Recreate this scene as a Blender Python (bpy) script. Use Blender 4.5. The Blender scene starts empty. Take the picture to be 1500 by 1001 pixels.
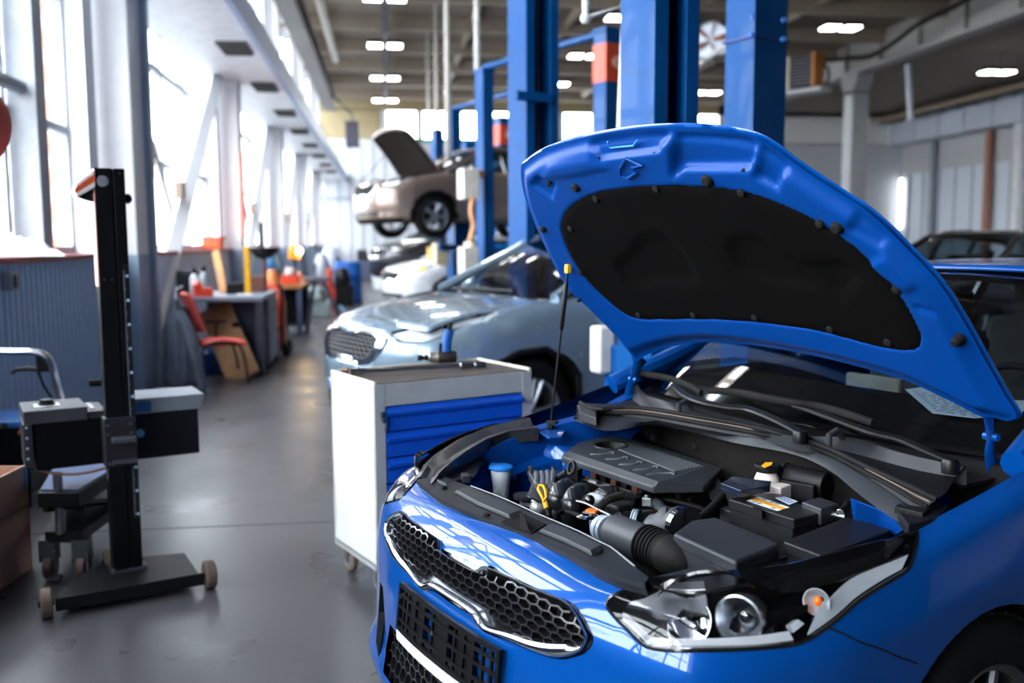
import bpy, bmesh, math, random
from mathutils import Vector, Matrix
from mathutils.geometry import delaunay_2d_cdt
random.seed(7)
C = bpy.context.scene.collection
PI = math.pi
# ------------------------------------------------------------------ camera
FPX, CAMH, YAW, PITCH, ROLL = 1386.8, 1.510, math.radians(7.5317), math.radians(-6.0219), -0.0043
fwd = Vector((math.sin(YAW)*math.cos(PITCH), math.cos(YAW)*math.cos(PITCH), math.sin(PITCH)))
rt = Vector((math.cos(YAW), -math.sin(YAW), 0))
up = rt.cross(fwd)
rt, up = rt*math.cos(ROLL)+up*math.sin(ROLL), up*math.cos(ROLL)-rt*math.sin(ROLL)
CAM = Vector((0, 0, CAMH))
cd = bpy.data.cameras.new('camera'); co = bpy.data.objects.new('camera', cd); C.objects.link(co)
cd.sensor_width = 36; cd.lens = FPX*36/1500; cd.sensor_fit = 'HORIZONTAL'
cd.clip_start = 0.05; cd.clip_end = 400
co.matrix_world = Matrix(((rt.x, up.x, -fwd.x, CAM.x), (rt.y, up.y, -fwd.y, CAM.y), (rt.z, up.z, -fwd.z, CAM.z), (0, 0, 0, 1)))
bpy.context.scene.camera = co
cd.dof.use_dof = True; cd.dof.focus_distance = 2.6; cd.dof.aperture_fstop = 1.9
def ray(px, py): return fwd + rt*((px-750)/FPX) - up*((py-500.5)/FPX)
def proj(P):
    d = P-CAM; z = d.dot(fwd)
    return (750+FPX*d.dot(rt)/z, 500.5-FPX*d.dot(up)/z)
def wz(px, py, z=0.0):
    r = ray(px, py); return CAM + r*((z-CAMH)/r.z)
def wy(px, py, y):
    r = ray(px, py); return CAM + r*(y/r.y)
def wx(px, py, x):
    r = ray(px, py); return CAM + r*(x/r.x)
# ------------------------------------------------------------------ frames
def frame(X, Y, th):
    h = Vector((math.cos(th), math.sin(th), 0))
    return Matrix(((-h.y, -h.x, 0, X), (h.x, -h.y, 0, Y), (0, 0, 1, 0), (0, 0, 0, 1)))
CARM = frame(0.1356, 2.3470, -2.70957)
def mk_pl(M):
    Mi = M.inverted(); R = Mi.to_3x3(); c0 = Mi @ CAM
    def pl(px, py, u=None, v=None, z=None):
        r = R @ ray(px, py)
        i, val = (0, u) if u is not None else (1, v) if v is not None else (2, z)
        return c0 + r*((val-c0[i])/r[i])
    return pl
cp = mk_pl(CARM)
# ------------------------------------------------------------------ mesh builder
class MB:
    def __init__(s): s.v = []; s.f = []
    def add(s, vs, fs):
        n = len(s.v); s.v += [Vector(p) for p in vs]; s.f += [tuple(i+n for i in f) for f in fs]; return s
    def box(s, c, d, rz=0.0, M=None):
        cx, cy, cz = c; a, b, e = d[0]/2, d[1]/2, d[2]/2
        vs = [Vector((x, y, z)) for z in (-e, e) for x, y in ((-a, -b), (a, -b), (a, b), (-a, b))]
        R = M if M is not None else Matrix.Rotation(rz, 3, 'Z')
        vs = [R @ p + Vector(c) for p in vs]
        return s.add(vs, [(3, 2, 1, 0), (4, 5, 6, 7), (0, 1, 5, 4), (1, 2, 6, 5), (2, 3, 7, 6), (3, 0, 4, 7)])
    def bb(s, x0, x1, y0, y1, z0, z1):
        return s.box(((x0+x1)/2, (y0+y1)/2, (z0+z1)/2), (abs(x1-x0), abs(y1-y0), abs(z1-z0)))
    def hexa(s, a, b):   # two quads (lists of 4)
        return s.add(list(a)+list(b), [(3, 2, 1, 0), (4, 5, 6, 7), (0, 1, 5, 4), (1, 2, 6, 5), (2, 3, 7, 6), (3, 0, 4, 7)])
    def prism(s, poly, ext):
        n = len(poly); e = Vector(ext); P = [Vector(p) for p in poly]
        return s.add(P+[p+e for p in P], [tuple(range(n-1, -1, -1)), tuple(range(n, 2*n))]+[(i, (i+1) % n, n+(i+1) % n, n+i) for i in range(n)])
    def frust(s, A, B):
        n = len(A)
        return s.add(list(A)+list(B), [tuple(range(n-1, -1, -1)), tuple(range(n, 2*n))]+[(i, (i+1) % n, n+(i+1) % n, n+i) for i in range(n)])
    def cyl(s, a, b, r, r2=None, n=16, cap=True):
        return s.tube([a, b], [r, r if r2 is None else r2], n, cap)
    def tube(s, path, r, n=10, cap=True, flat=1.0, upv=None, closed=False):
        P = [Vector(p) for p in path]; m = len(P)
        rs = r if isinstance(r, (list, tuple)) else [r]*m
        vs = []; prev = None
        for i in range(m):
            if closed: t = P[(i+1) % m]-P[i-1]
            else: t = P[min(i+1, m-1)]-P[max(i-1, 0)]
            t = t.normalized()
            if upv is not None: a = Vector(upv)
            elif prev is None: a = Vector((0, 0, 1)) if abs(t.z) < .9 else Vector((1, 0, 0))
            else: a = prev
            a = (a-t*a.dot(t)).normalized(); prev = a; b = t.cross(a)
            for k in range(n):
                q = 2*PI*k/n
                vs.append(P[i]+b*(math.cos(q)*rs[i])+a*(math.sin(q)*rs[i]*flat))
        fs = []
        for i in range(m if closed else m-1):
            j = (i+1) % m
            for k in range(n): fs.append((i*n+k, i*n+(k+1) % n, j*n+(k+1) % n, j*n+k))
        if cap and not closed: fs += [tuple(range(n-1, -1, -1)), tuple((m-1)*n+k for k in range(n))]
        return s.add(vs, fs)
    def lathe(s, o, ax, prof, n=24, cap=False):
        o = Vector(o); ax = Vector(ax).normalized()
        a = Vector((0, 0, 1)) if abs(ax.z) < .9 else Vector((1, 0, 0))
        a = (a-ax*a.dot(ax)).normalized(); b = ax.cross(a); vs = []; fs = []
        for r, h in prof:
            for k in range(n):
                q = 2*PI*k/n; vs.append(o+ax*h+a*(r*math.cos(q))+b*(r*math.sin(q)))
        for i in range(len(prof)-1):
            for k in range(n): fs.append((i*n+k, i*n+(k+1) % n, (i+1)*n+(k+1) % n, (i+1)*n+k))
        if cap: fs += [tuple(range(n-1, -1, -1)), tuple((len(prof)-1)*n+k for k in range(n))]
        return s.add(vs, fs)
    def ball(s, c, r, n=14, sc=(1, 1, 1)):
        c = Vector(c); m = n//2; vs = []; fs = []
        for i in range(m+1):
            p = PI*i/m
            for k in range(n):
                q = 2*PI*k/n
                vs.append(c+Vector((r*sc[0]*math.sin(p)*math.cos(q), r*sc[1]*math.sin(p)*math.sin(q), r*sc[2]*math.cos(p))))
        for i in range(m):
            for k in range(n): fs.append((i*n+k, (i+1)*n+k, (i+1)*n+(k+1) % n, i*n+(k+1) % n))
        return s.add(vs, fs)
    def grid(s, rows, closed=False):
        n = len(rows[0]); vs = [p for r in rows for p in r]; fs = []
        for i in range(len(rows)-1):
            for k in range(n if closed else n-1):
                fs.append((i*n+k, i*n+(k+1) % n, (i+1)*n+(k+1) % n, (i+1)*n+k))
        return s.add(vs, fs)
    def ribbon(s, A, B, th=(0, 0, -.004)):
        t = Vector(th); A = [Vector(p) for p in A]; B = [Vector(p) for p in B]
        A2 = [p+t for p in A]; B2 = [p+t for p in B]
        return s.grid([A2, A, B, B2, A2])
def cm(pts, k=6, closed=False):   # catmull-rom resample
    P = [Vector(p) for p in pts]; n = len(P); out = []
    for i in range(n if closed else n-1):
        g = (lambda j: P[j % n]) if closed else (lambda j: P[max(0, min(n-1, j))])
        a, b, c, d = g(i-1), g(i), g(i+1), g(i+2)
        for j in range(k):
            t = j/k
            out.append(.5*((2*b)+(c-a)*t+(2*a-5*b+4*c-d)*t*t+(3*b-a-3*c+d)*t**3))
    if not closed: out.append(P[-1])
    return out
def inpoly(x, y, P):
    r = False; j = len(P)-1
    for i in range(len(P)):
        if (P[i][1] > y) != (P[j][1] > y) and x < (P[j][0]-P[i][0])*(y-P[i][1])/(P[j][1]-P[i][1])+P[i][0]: r = not r
        j = i
    return r
def resamp(P, d, closed=True):
    out = []; n = len(P)
    for i in range(n if closed else n-1):
        a, b = Vector(P[i][:2]), Vector(P[(i+1) % n][:2]); m = max(1, int((b-a).length/d))
        for j in range(m): out.append(a.lerp(b, j/m))
    if not closed: out.append(Vector(P[-1][:2]))
    return out
def cdt_surf(S, outer, holes, d, off=0.0, inside=None):
    """triangulated piece of the surface S(t,s) inside outer and outside holes"""
    loops = [resamp(outer, d)]+[resamp(h, d) for h in holes]
    vs = []; es = []
    for L in loops:
        n = len(vs); vs += [Vector(p) for p in L]; es += [(n+i, n+(i+1) % len(L)) for i in range(len(L))]
    xs = [p.x for p in loops[0]]; ys = [p.y for p in loops[0]]
    bnd = {}
    for p in vs: bnd.setdefault((int(p.x//d), int(p.y//d)), []).append(p)
    nx = int((max(xs)-min(xs))/d)+1; ny = int((max(ys)-min(ys))/d)+1
    for i in range(nx):
        for j in range(ny):
            x = min(xs)+(i+.5*(j % 2))*d; y = min(ys)+j*d
            if not inpoly(x, y, loops[0]) or any(inpoly(x, y, h) for h in loops[1:]): continue
            k = (int(x//d), int(y//d))
            if any((q.x-x)**2+(q.y-y)**2 < (.55*d)**2 for a in (-1, 0, 1) for b in (-1, 0, 1) for q in bnd.get((k[0]+a, k[1]+b), ())): continue
            vs.append(Vector((x, y)))
    ov, oe, of, *_ = delaunay_2d_cdt(vs, es, [], 0, 1e-6)
    fs = []
    for f in of:
        cx = sum(ov[i].x for i in f)/3; cy = sum(ov[i].y for i in f)/3
        if inpoly(cx, cy, loops[0]) and not any(inpoly(cx, cy, h) for h in loops[1:]): fs.append(tuple(f))
    m = MB(); m.ts = ov; m.v = [S(p.x, p.y, off) if off else S(p.x, p.y) for p in ov]; m.f = fs
    return m
def pinv(S, M, px, py, t0, t1, s0, s1, n=24):
    """(t,s) where the sight line through a pixel meets the surface"""
    best = None
    for i in range(n+1):
        for j in range(n+1):
            t = t0+(t1-t0)*i/n; s = s0+(s1-s0)*j/n; q = proj(M @ S(t, s)); e = (q[0]-px)**2+(q[1]-py)**2
            if best is None or e < best[0]: best = (e, t, s)
    _, t, s = best; h = 1e-4
    for _ in range(25):
        q = proj(M @ S(t, s)); a = proj(M @ S(t+h, s)); b = proj(M @ S(t, s+h))
        j = ((a[0]-q[0])/h, (b[0]-q[0])/h, (a[1]-q[1])/h, (b[1]-q[1])/h); D = j[0]*j[3]-j[1]*j[2]
        if abs(D) < 1e-6: break
        rx, ry = px-q[0], py-q[1]
        dt, ds = (j[3]*rx-j[1]*ry)/D, (-j[2]*rx+j[0]*ry)/D
        k = min(1, .06/max(abs(dt), abs(ds), 1e-9)); t += dt*k; s += ds*k
        if abs(rx)+abs(ry) < .02: break
    return Vector((t, s))
# ------------------------------------------------------------------ objects
def thing(name, label, cat, loc=(0, 0, 0), rz=0.0, group=None):
    o = bpy.data.objects.new(name, None); C.objects.link(o); o.empty_display_size = .1
    o.location = loc; o.rotation_euler = (0, 0, rz)
    return tag(o, label, cat, group)
def tag(o, label, cat, group=None, kind=None):
    o['label'] = label; o['category'] = cat
    if group: o['group'] = group
    if kind: o['kind'] = kind
    return o
def mw(o):
    M = Matrix.Identity(4)
    while o is not None:
        M = (Matrix.Translation(o.location) @ o.rotation_euler.to_matrix().to_4x4()) @ M; o = o.parent
    return M
def obj(name, mb, m, parent=None, bev=0.0, local=False, ang=35, seg=2, label=None, flat=False, sub=0, recalc=True, solid=0, normals=None):
    me = bpy.data.meshes.new(name); vs = mb.v
    if parent is not None and not local:
        I = mw(parent).inverted(); vs = [I @ p for p in vs]
    me.from_pydata([tuple(p) for p in vs], [], mb.f)
    if recalc and normals is None:
        b = bmesh.new(); b.from_mesh(me); bmesh.ops.remove_doubles(b, verts=b.verts, dist=1e-6)
        bmesh.ops.recalc_face_normals(b, faces=b.faces); b.to_mesh(me); b.free()
    o = bpy.data.objects.new(name, me); C.objects.link(o); o.parent = parent
    for mm in (m if isinstance(m, (list, tuple)) else [m]): me.materials.append(mm)
    if not flat:
        me.shade_smooth()
        if sub == 0 and not solid and normals is None: me.set_sharp_from_angle(angle=math.radians(ang))
    if normals is not None: me.normals_split_custom_set_from_vertices([tuple(n) for n in normals])
    if solid:
        md = o.modifiers.new('solid', 'SOLIDIFY'); md.thickness = solid; md.offset = -1
    if bev:
        md = o.modifiers.new('bev', 'BEVEL'); md.width = bev; md.segments = seg; md.limit_method = 'ANGLE'; md.angle_limit = math.radians(35); md.harden_normals = True
    if sub:
        md = o.modifiers.new('sub', 'SUBSURF'); md.levels = sub; md.render_levels = sub
    if label: o['label'] = label
    return o
def struct(name, mb, m, parent=None, **k):
    o = obj(name, mb, m, parent, **k)
    if parent is None: o['kind'] = 'structure'
    return o
def dup(root, loc, rz=None, label=None, group=None):
    r = root.copy(); C.objects.link(r); r.location = loc
    if rz is not None: r.rotation_euler = (0, 0, rz)
    if label: r['label'] = label
    if group: r['group'] = group
    for ch in list(root.children):
        c = ch.copy(); C.objects.link(c); c.parent = r
        for g in list(ch.children):
            d = g.copy(); C.objects.link(d); d.parent = c
    return r
# ------------------------------------------------------------------ materials
_M = {}
def s2l(c): return tuple((x/255/12.92 if x/255 <= .04045 else ((x/255+.055)/1.055)**2.4) for x in c)
def mat(name, rgb, rough=.5, metal=0.0, coat=0.0, var=.12, scale=8.0, bump=0.0, bscale=60.0, emit=0.0, spec=.5, alpha=1.0, rvar=.08, crough=.03):
    if name in _M: return _M[name]
    m = bpy.data.materials.new(name); m.use_nodes = True; nt = m.node_tree; b = nt.nodes['Principled BSDF']
    c = s2l(rgb)
    tc = nt.nodes.new('ShaderNodeTexCoord'); nz = nt.nodes.new('ShaderNodeTexNoise'); nz.inputs['Scale'].default_value = scale; nz.inputs['Detail'].default_value = 4
    nt.links.new(tc.outputs['Object'], nz.inputs['Vector'])
    mr = nt.nodes.new('ShaderNodeMapRange'); mr.inputs['From Min'].default_value = .3; mr.inputs['From Max'].default_value = .7
    mr.inputs['To Min'].default_value = 1-var; mr.inputs['To Max'].default_value = 1+var
    nt.links.new(nz.outputs['Fac'], mr.inputs['Value'])
    mx = nt.nodes.new('ShaderNodeVectorMath'); mx.operation = 'SCALE'; mx.inputs[0].default_value = c
    nt.links.new(mr.outputs['Result'], mx.inputs['Scale']); nt.links.new(mx.outputs['Vector'], b.inputs['Base Color'])
    r2 = nt.nodes.new('ShaderNodeMapRange'); r2.inputs['To Min'].default_value = max(0, rough-rvar*rough*2); r2.inputs['To Max'].default_value = min(1, rough+rvar*rough*2)
    nt.links.new(nz.outputs['Fac'], r2.inputs['Value']); nt.links.new(r2.outputs['Result'], b.inputs['Roughness'])
    b.inputs['Metallic'].default_value = metal; b.inputs['Coat Weight'].default_value = coat; b.inputs['Coat Roughness'].default_value = crough
    b.inputs['Specular IOR Level'].default_value = spec
    if emit:
        b.inputs['Emission Color'].default_value = (*c, 1); b.inputs['Emission Strength'].default_value = emit
    if bump:
        n2 = nt.nodes.new('ShaderNodeTexNoise'); n2.inputs['Scale'].default_value = bscale; n2.inputs['Detail'].default_value = 5
        nt.links.new(tc.outputs['Object'], n2.inputs['Vector'])
        bp = nt.nodes.new('ShaderNodeBump'); bp.inputs['Strength'].default_value = bump; bp.inputs['Distance'].default_value = .01
        nt.links.new(n2.outputs['Fac'], bp.inputs['Height']); nt.links.new(bp.outputs['Normal'], b.inputs['Normal'])
    _M[name] = m; return m
def glass(name, tint=(1, 1, 1), rough=0.0, refl=1.45, dark=1.0):
    if name in _M: return _M[name]
    m = bpy.data.materials.new(name); m.use_nodes = True; nt = m.node_tree; nt.nodes.clear()
    out = nt.nodes.new('ShaderNodeOutputMaterial'); mx = nt.nodes.new('ShaderNodeMixShader'); lw = nt.nodes.new('ShaderNodeLayerWeight'); lw.inputs['Blend'].default_value = .5
    tr = nt.nodes.new('ShaderNodeBsdfTransparent'); gl = nt.nodes.new('ShaderNodeBsdfGlossy')
    f0 = ((refl-1)/(refl+1))**2*1.8
    pw = nt.nodes.new('ShaderNodeMath'); pw.operation = 'POWER'; pw.inputs[1].default_value = 5
    ma = nt.nodes.new('ShaderNodeMath'); ma.operation = 'MULTIPLY_ADD'; ma.inputs[1].default_value = 1-f0; ma.inputs[2].default_value = f0
    nt.links.new(lw.outputs['Facing'], pw.inputs[0]); nt.links.new(pw.outputs[0], ma.inputs[0])
    tr.inputs['Color'].default_value = (*tint, 1); gl.inputs['Roughness'].default_value = rough
    nt.links.new(ma.outputs[0], mx.inputs[0]); nt.links.new(tr.outputs[0], mx.inputs[1]); nt.links.new(gl.outputs[0], mx.inputs[2]); nt.links.new(mx.outputs[0], out.inputs[0])
    _M[name] = m; return m
paint = mat('blue_car_paint', (0, 72, 152), .35, .2, 1.0, spec=.08, var=.03, rvar=.02)
paint_in = mat('blue_inner_paint', (0, 62, 140), .42, .1, .15, spec=.15, var=.03, crough=.25)
blackp = mat('black_plastic', (17, 18, 20), .42, spec=.22, bump=.15, bscale=400)
blackg = mat('black_gloss', (8, 9, 11), .12, coat=.6)
blackd = mat('black_matte', (14, 14, 15), .8, spec=.22)
greyp = mat('dark_grey_plastic', (46, 48, 52), .45, spec=.22, bump=.1, bscale=300)
rubber = mat('rubber', (14, 14, 15), .7, spec=.2, bump=.2, bscale=120)
chrome = mat('chrome', (215, 218, 222), .08, 1.0, var=.02)
alu = mat('cast_aluminium', (165, 168, 170), .38, 1.0, bump=.2, bscale=90)
steel = mat('steel', (150, 152, 155), .3, 1.0)
whitep = mat('white_plastic', (222, 224, 222), .4)
yellow = mat('yellow_plastic', (246, 178, 8), .4)
orange = mat('orange_plastic', (235, 105, 20), .4)
red = mat('red_paint', (200, 42, 26), .4)
liftblue = mat('lift_blue_paint', (0, 70, 132), .42, coat=.08, spec=.12, var=.08)
liftdark = mat('lift_dark_blue', (6, 40, 120), .5)
wood = mat('wood', (176, 118, 66), .6, var=.3, scale=5)
clearglass = glass('clear_glass')
# ================================================================== BLUE CAR
car = thing('car', 'blue hatchback parked with its bonnet propped open beside the white tool cabinet', 'car', (0.1356, 2.3470, 0))
car.rotation_euler = (0, 0, math.atan2(CARM[1][0], CARM[0][0]))
def cpart(name, mb, m, parent=None, **k): return obj(name, mb, m, parent or car, local=True, **k)
# body skin: a plan curve swept with a vertical profile.  rows = (inset d, height z)
RS = [0, .10, .20, .34, .40, .48, .61, .665, .73]
KEYS = [
 ((0, 0),      [(.12,.16),(-.025,.20),(-.008,.30),(-.004,.44),(.0,.50),(.015,.575),(.045,.70),(.085,.748),(.137,.780)]),
 ((.25, .012), [(.12,.16),(-.025,.20),(-.008,.30),(-.004,.44),(.0,.50),(.013,.575),(.043,.70),(.085,.746),(.137,.778)]),
 ((.48, .048), [(.12,.16),(-.025,.20),(-.008,.30),(-.002,.44),(.0,.50),(.008,.575),(.036,.69),(.075,.738),(.132,.770)]),
 ((.745, .158), [(.12,.17),(-.025,.20),(-.008,.30),(.0,.44),(.0,.50),(.002,.575),(.034,.695),(.070,.745),(.125,.775)]),
 ((.852, .375),  [(.12,.17),(-.025,.20),(-.008,.30),(.0,.44),(.0,.50),(.0,.60),(.022,.71),(.055,.775),(.105,.812)]),
 ((.892, .66), [(.10,.18),(.02,.22),(.0,.30),(.0,.44),(.0,.52),(.0,.64),(.012,.74),(.038,.81),(.090,.850)]),
 ((.904, .95), [(.08,.18),(.02,.22),(.0,.30),(.0,.44),(.0,.54),(.0,.67),(.008,.775),(.034,.86),(.088,.903)]),
 ((.908, 1.2), [(.06,.18),(.02,.22),(.0,.30),(.004,.44),(.004,.55),(.0,.69),(.006,.80),(.030,.905),(.082,.955)]),
 ((.905, 1.8), [(.06,.18),(.02,.22),(.01,.30),(.012,.44),(.01,.55),(.0,.70),(.006,.82),(.035,.93),(.070,.975)]),
 ((.905, 3.2), [(.06,.18),(.02,.22),(.01,.30),(.012,.44),(.01,.55),(.0,.71),(.006,.84),(.035,.95),(.070,1.00)]),
 ((.87, 4.15), [(.06,.20),(.02,.24),(.0,.32),(.0,.46),(.0,.57),(.0,.72),(.006,.86),(.035,.97),(.070,1.03)]),
 ((.72, 4.45), [(.06,.22),(.02,.26),(.0,.34),(.0,.47),(.0,.58),(.0,.73),(.01,.86),(.05,.97),(.12,1.03)]),
 ((.30, 4.56), [(.06,.22),(.02,.26),(.0,.34),(.0,.47),(.0,.58),(.0,.73),(.01,.86),(.05,.97),(.16,1.03)]),
 ((0, 4.58),   [(.06,.22),(.02,.26),(.0,.34),(.0,.47),(.0,.58),(.0,.73),(.01,.86),(.05,.97),(.16,1.03)]),
]
_pl = [Vector((a, b)) for (a, b), _ in KEYS]
TK = [0.0]
for i in range(1, len(KEYS)): TK.append(TK[-1]+(_pl[i]-_pl[i-1]).length*1.02)
TMAX = TK[-1]
def _herm(xs, ys, x):
    n = len(xs); i = 0
    while i < n-2 and x > xs[i+1]: i += 1
    h = xs[i+1]-xs[i]; t = (x-xs[i])/h
    def sl(j):
        if j == 0: return (ys[1]-ys[0])/(xs[1]-xs[0])
        if j == n-1: return (ys[-1]-ys[-2])/(xs[-1]-xs[-2])
        a = (ys[j]-ys[j-1])/(xs[j]-xs[j-1]); b = (ys[j+1]-ys[j])/(xs[j+1]-xs[j]); wa, wb = xs[j+1]-xs[j], xs[j]-xs[j-1]
        return (a*wa+b*wb)/(wa+wb)
    m0, m1 = sl(i)*h, sl(i+1)*h
    return ys[i]*(2*t**3-3*t*t+1)+m0*(t**3-2*t*t+t)+ys[i+1]*(-2*t**3+3*t*t)+m1*(t**3-t*t)
# mirrored keys so that the curve is smooth through the centre line
_TX = [-t for t in TK[:0:-1]]+TK
_U = [-p.x for p in _pl[:0:-1]]+[p.x for p in _pl]; _V = [p.y for p in _pl[:0:-1]]+[p.y for p in _pl]
_D = [[k[1][r][0] for k in KEYS[:0:-1]]+[k[1][r][0] for k in KEYS] for r in range(9)]
_Z = [[k[1][r][1] for k in KEYS[:0:-1]]+[k[1][r][1] for k in KEYS] for r in range(9)]
_cache = {}
def _col(t):
    k = round(t, 5)
    if k not in _cache:
        e = 1e-3
        u, v = _herm(_TX, _U, t), _herm(_TX, _V, t)
        n = Vector((_herm(_TX, _V, t+e)-_herm(_TX, _V, t-e), -(_herm(_TX, _U, t+e)-_herm(_TX, _U, t-e)))).normalized()
        _cache[k] = (u, v, n, [_herm(_TX, _D[r], t) for r in range(9)], [_herm(_TX, _Z[r], t) for r in range(9)])
    return _cache[k]
def SB0(t, s):
    u, v, n, d, z = _col(t)
    dd = _herm(RS, d, s)
    return Vector((u-n.x*dd, v-n.y*dd, _herm(RS, z, s)))
def SBn(t, s):
    e = 2e-3
    a = SB0(t+e, s)-SB0(t-e, s); b = SB0(t, min(s+e, .73))-SB0(t, s-e)
    return a.cross(b).normalized()
def SB(t, s, off=0.0):
    p = SB0(t, s)
    return p if not off else p+SBn(t, s)*off
def bpix(px, py, t0=-1.0, t1=1.7): return pinv(SB, CARM, px, py, t0, t1, .05, .73, 30)
def bpath(pts, t0=-1.0, t1=1.7): return [bpix(x, y, t0, t1) for x, y in pts]
def mir(P): return [Vector((-p.x, p.y)) for p in P][::-1]
def z6(L): return [(520+.2807*x, 720+.2807*y) for x, y in L]
def z5(L): return [(860+x/3, 767+y/3) for x, y in L]
# --- grille
G_O = z6([(215,118),(300,165),(400,225),(432,262),(460,312),(540,360),(615,408),(650,412),(690,395),(770,430),(900,490),(1000,530),(1110,578),(1165,640),(1200,705),(1222,770),(1185,830),(1115,858),(1030,862),(900,820),(780,765),(690,730),(645,700),(615,650),(560,600),(480,555),(425,525),(400,530),(370,545),(300,480),(240,400),(205,330),(197,260),(203,180)])
G_I = z6([(232,155),(300,188),(396,248),(424,284),(452,336),(540,386),(612,434),(655,438),(698,424),(778,458),(905,520),(1000,560),(1090,602),(1134,652),(1170,715),(1190,765),(1150,790),(1100,792),(1000,788),(900,768),(800,725),(720,690),(690,640),(660,600),(600,562),(540,522),(470,490),(420,485),(385,475),(330,412),(280,338),(250,268),(232,210),(228,175)])
def half(L):
    H = bpath(L[6:25], -.1, .9)
    for p in H[:1]+H[-1:]: p.x = max(p.x, .012)
    return H+mir(H)
go = half(G_O); gi = half(G_I)
def smooth(P, n=2):
    for _ in range(n): P = [P[i]*.6+(P[i-1]+P[(i+1) % len(P)])*.2 for i in range(len(P))]
    return P
goS = [Vector(p[:2]) for p in cm([(p.x, p.y, 0) for p in go], 4, True)]; giS = [Vector(p[:2]) for p in cm([(p.x, p.y, 0) for p in gi], 4, True)]
cg = Vector((0, sum(p.y for p in goS)/len(goS)))
ghole = [p+(p-cg).normalized()*.012 for p in goS]
# --- headlight (car's left one is traced, the other is its mirror)
HLO = z5([(85,350),(150,300),(245,275),(330,262),(430,245),(600,218),(850,178),(1050,132),(1250,78),(1425,32),(1450,60),(1435,140),(1405,205),(1300,270),(1200,335),(1120,405),(1050,460),(980,505),(900,535),(700,553),(500,560),(300,553),(240,528),(180,470),(120,410)])
hl = bpath(HLO, .2, 1.5)
hlS = [Vector(p[:2]) for p in cm([(p.x, p.y, 0) for p in hl], 3, True)]
hlS = [Vector((p.x, min(p.y, .728))) for p in hlS]
def invvz(v, z, t0, t1):
    best = None
    for i in range(60):
        for j in range(40):
            t = t0+(t1-t0)*i/59; s = .02+.7*j/39; p = SB0(t, s); e = (p.y-v)**2+(p.z-z)**2
            if best is None or e < best[0]: best = (e, t, s)
    _, t, s = best; h = 1e-4
    for _ in range(12):
        p = SB0(t, s); a = (SB0(t+h, s)-p)/h; b = (SB0(t, s+h)-p)/h; D = a.y*b.z-b.y*a.z
        t += (b.z*(v-p.y)-b.y*(z-p.z))/D; s += (-a.z*(v-p.y)+a.y*(z-p.z))/D
    return Vector((t, s))
WV, WZ, WR, AR = .94, .325, .318, .352
def arch(v0):
    P = []
    for i in range(25):
        a = math.radians(-25+230*i/24)
        v, z = v0-AR*math.cos(a), max(.19, WZ+AR*math.sin(a))
        P.append(invvz(v, z, .9, 4.4))
    P[0].y = P[-1].y = -.005
    return P
archF, archR = arch(WV), arch(WV+2.65)
# --- lower intake between the plate and the lip
def bt(L): return [Vector((t, s)) for t, s in L]
low = bt([(-.41,.145),(.41,.145),(.45,.20),(.41,.285),(-.41,.285),(-.45,.20)])
fog = bt([(.49,.155),(.57,.17),(.60,.25),(.57,.36),(.52,.36),(.48,.28)])
outer = bt([(-TMAX+.001, 0), (TMAX-.001, 0), (TMAX-.001, .73), (-TMAX+.001, .73)])
holes = [ghole, hlS, mir(hlS), low, fog, mir(fog)]
def clip_out():
    # body outline with wheel arches bitten out of its lower edge
    P = [Vector((-TMAX+.001, 0))]
    for a in (mir(archR), mir(archF)): P += sorted_arch(a)
    for a in (archF, archR): P += sorted_arch(a)
    P += [Vector((TMAX-.001, 0)), Vector((TMAX-.001, .73)), Vector((-TMAX+.001, .73))]
    return P
def sorted_arch(a):
    a = [Vector((p.x, max(0, p.y))) for p in a]
    return a if a[0].x < a[-1].x else a[::-1]
BD = .022
body = cdt_surf(SB, clip_out(), holes, BD)
bodyo = cpart('body', body, paint, normals=[SBn(max(-TMAX+.004, min(TMAX-.004, p.x)), max(.003, min(.7275, p.y))) for p in body.ts])
# arch flanges + liners + wheels
def wheel(v0, sgn):
    w = MB(); ax = Vector((sgn, 0, 0)); o = Vector((sgn*.70, v0, WZ))
    prof = [(.205,.0),(.25,.0),(.29,.012),(.312,.03),(WR,.055),(WR,.145),(.312,.17),(.29,.188),(.25,.2),(.205,.195)]
    w.lathe(o, ax, prof, 48)
    t = cpart('wheel', w, rubber, label='front wheel with black tyre' if v0 < 2 else None)
    tr = MB()
    for k in range(60):
        a = 2*PI*k/60; d = Vector((0, math.cos(a), math.sin(a)))
        for q in (.03, .085, .14): tr.box(o+ax*(q+.015)+d*(WR+.001), (.04, .018, .008), M=Matrix.Rotation(a-PI/2, 3, 'X'))
    cpart('tread', tr, rubber, t)
    r = MB(); r.lathe(o, ax, [(.205,.0),(.2,.03),(.19,.1),(.195,.17),(.207,.195),(.205,.2),(.185,.18),(.18,.1)], 40)
    for k in range(10):
        a = 2*PI*k/10; d = Vector((0, math.cos(a), math.sin(a)))
        r.tube([o+ax*.165+d*.03, o+ax*.175+d*.12, o+ax*.168+d*.197], [.02, .013, .014], 8)
    r.cyl(o+ax*.13, o+ax*.18, .055, .05, 20)
    cpart('rim', r, mat('rim_grey', (92, 94, 98), .4, .7), t)
    disc = MB(); disc.cyl(o+ax*.07, o+ax*.09, .15, n=28); cpart('brake_disc', disc, steel, t)
for v0 in (WV, WV+2.65):
    for sgn in (1, -1): wheel(v0, sgn)
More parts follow.
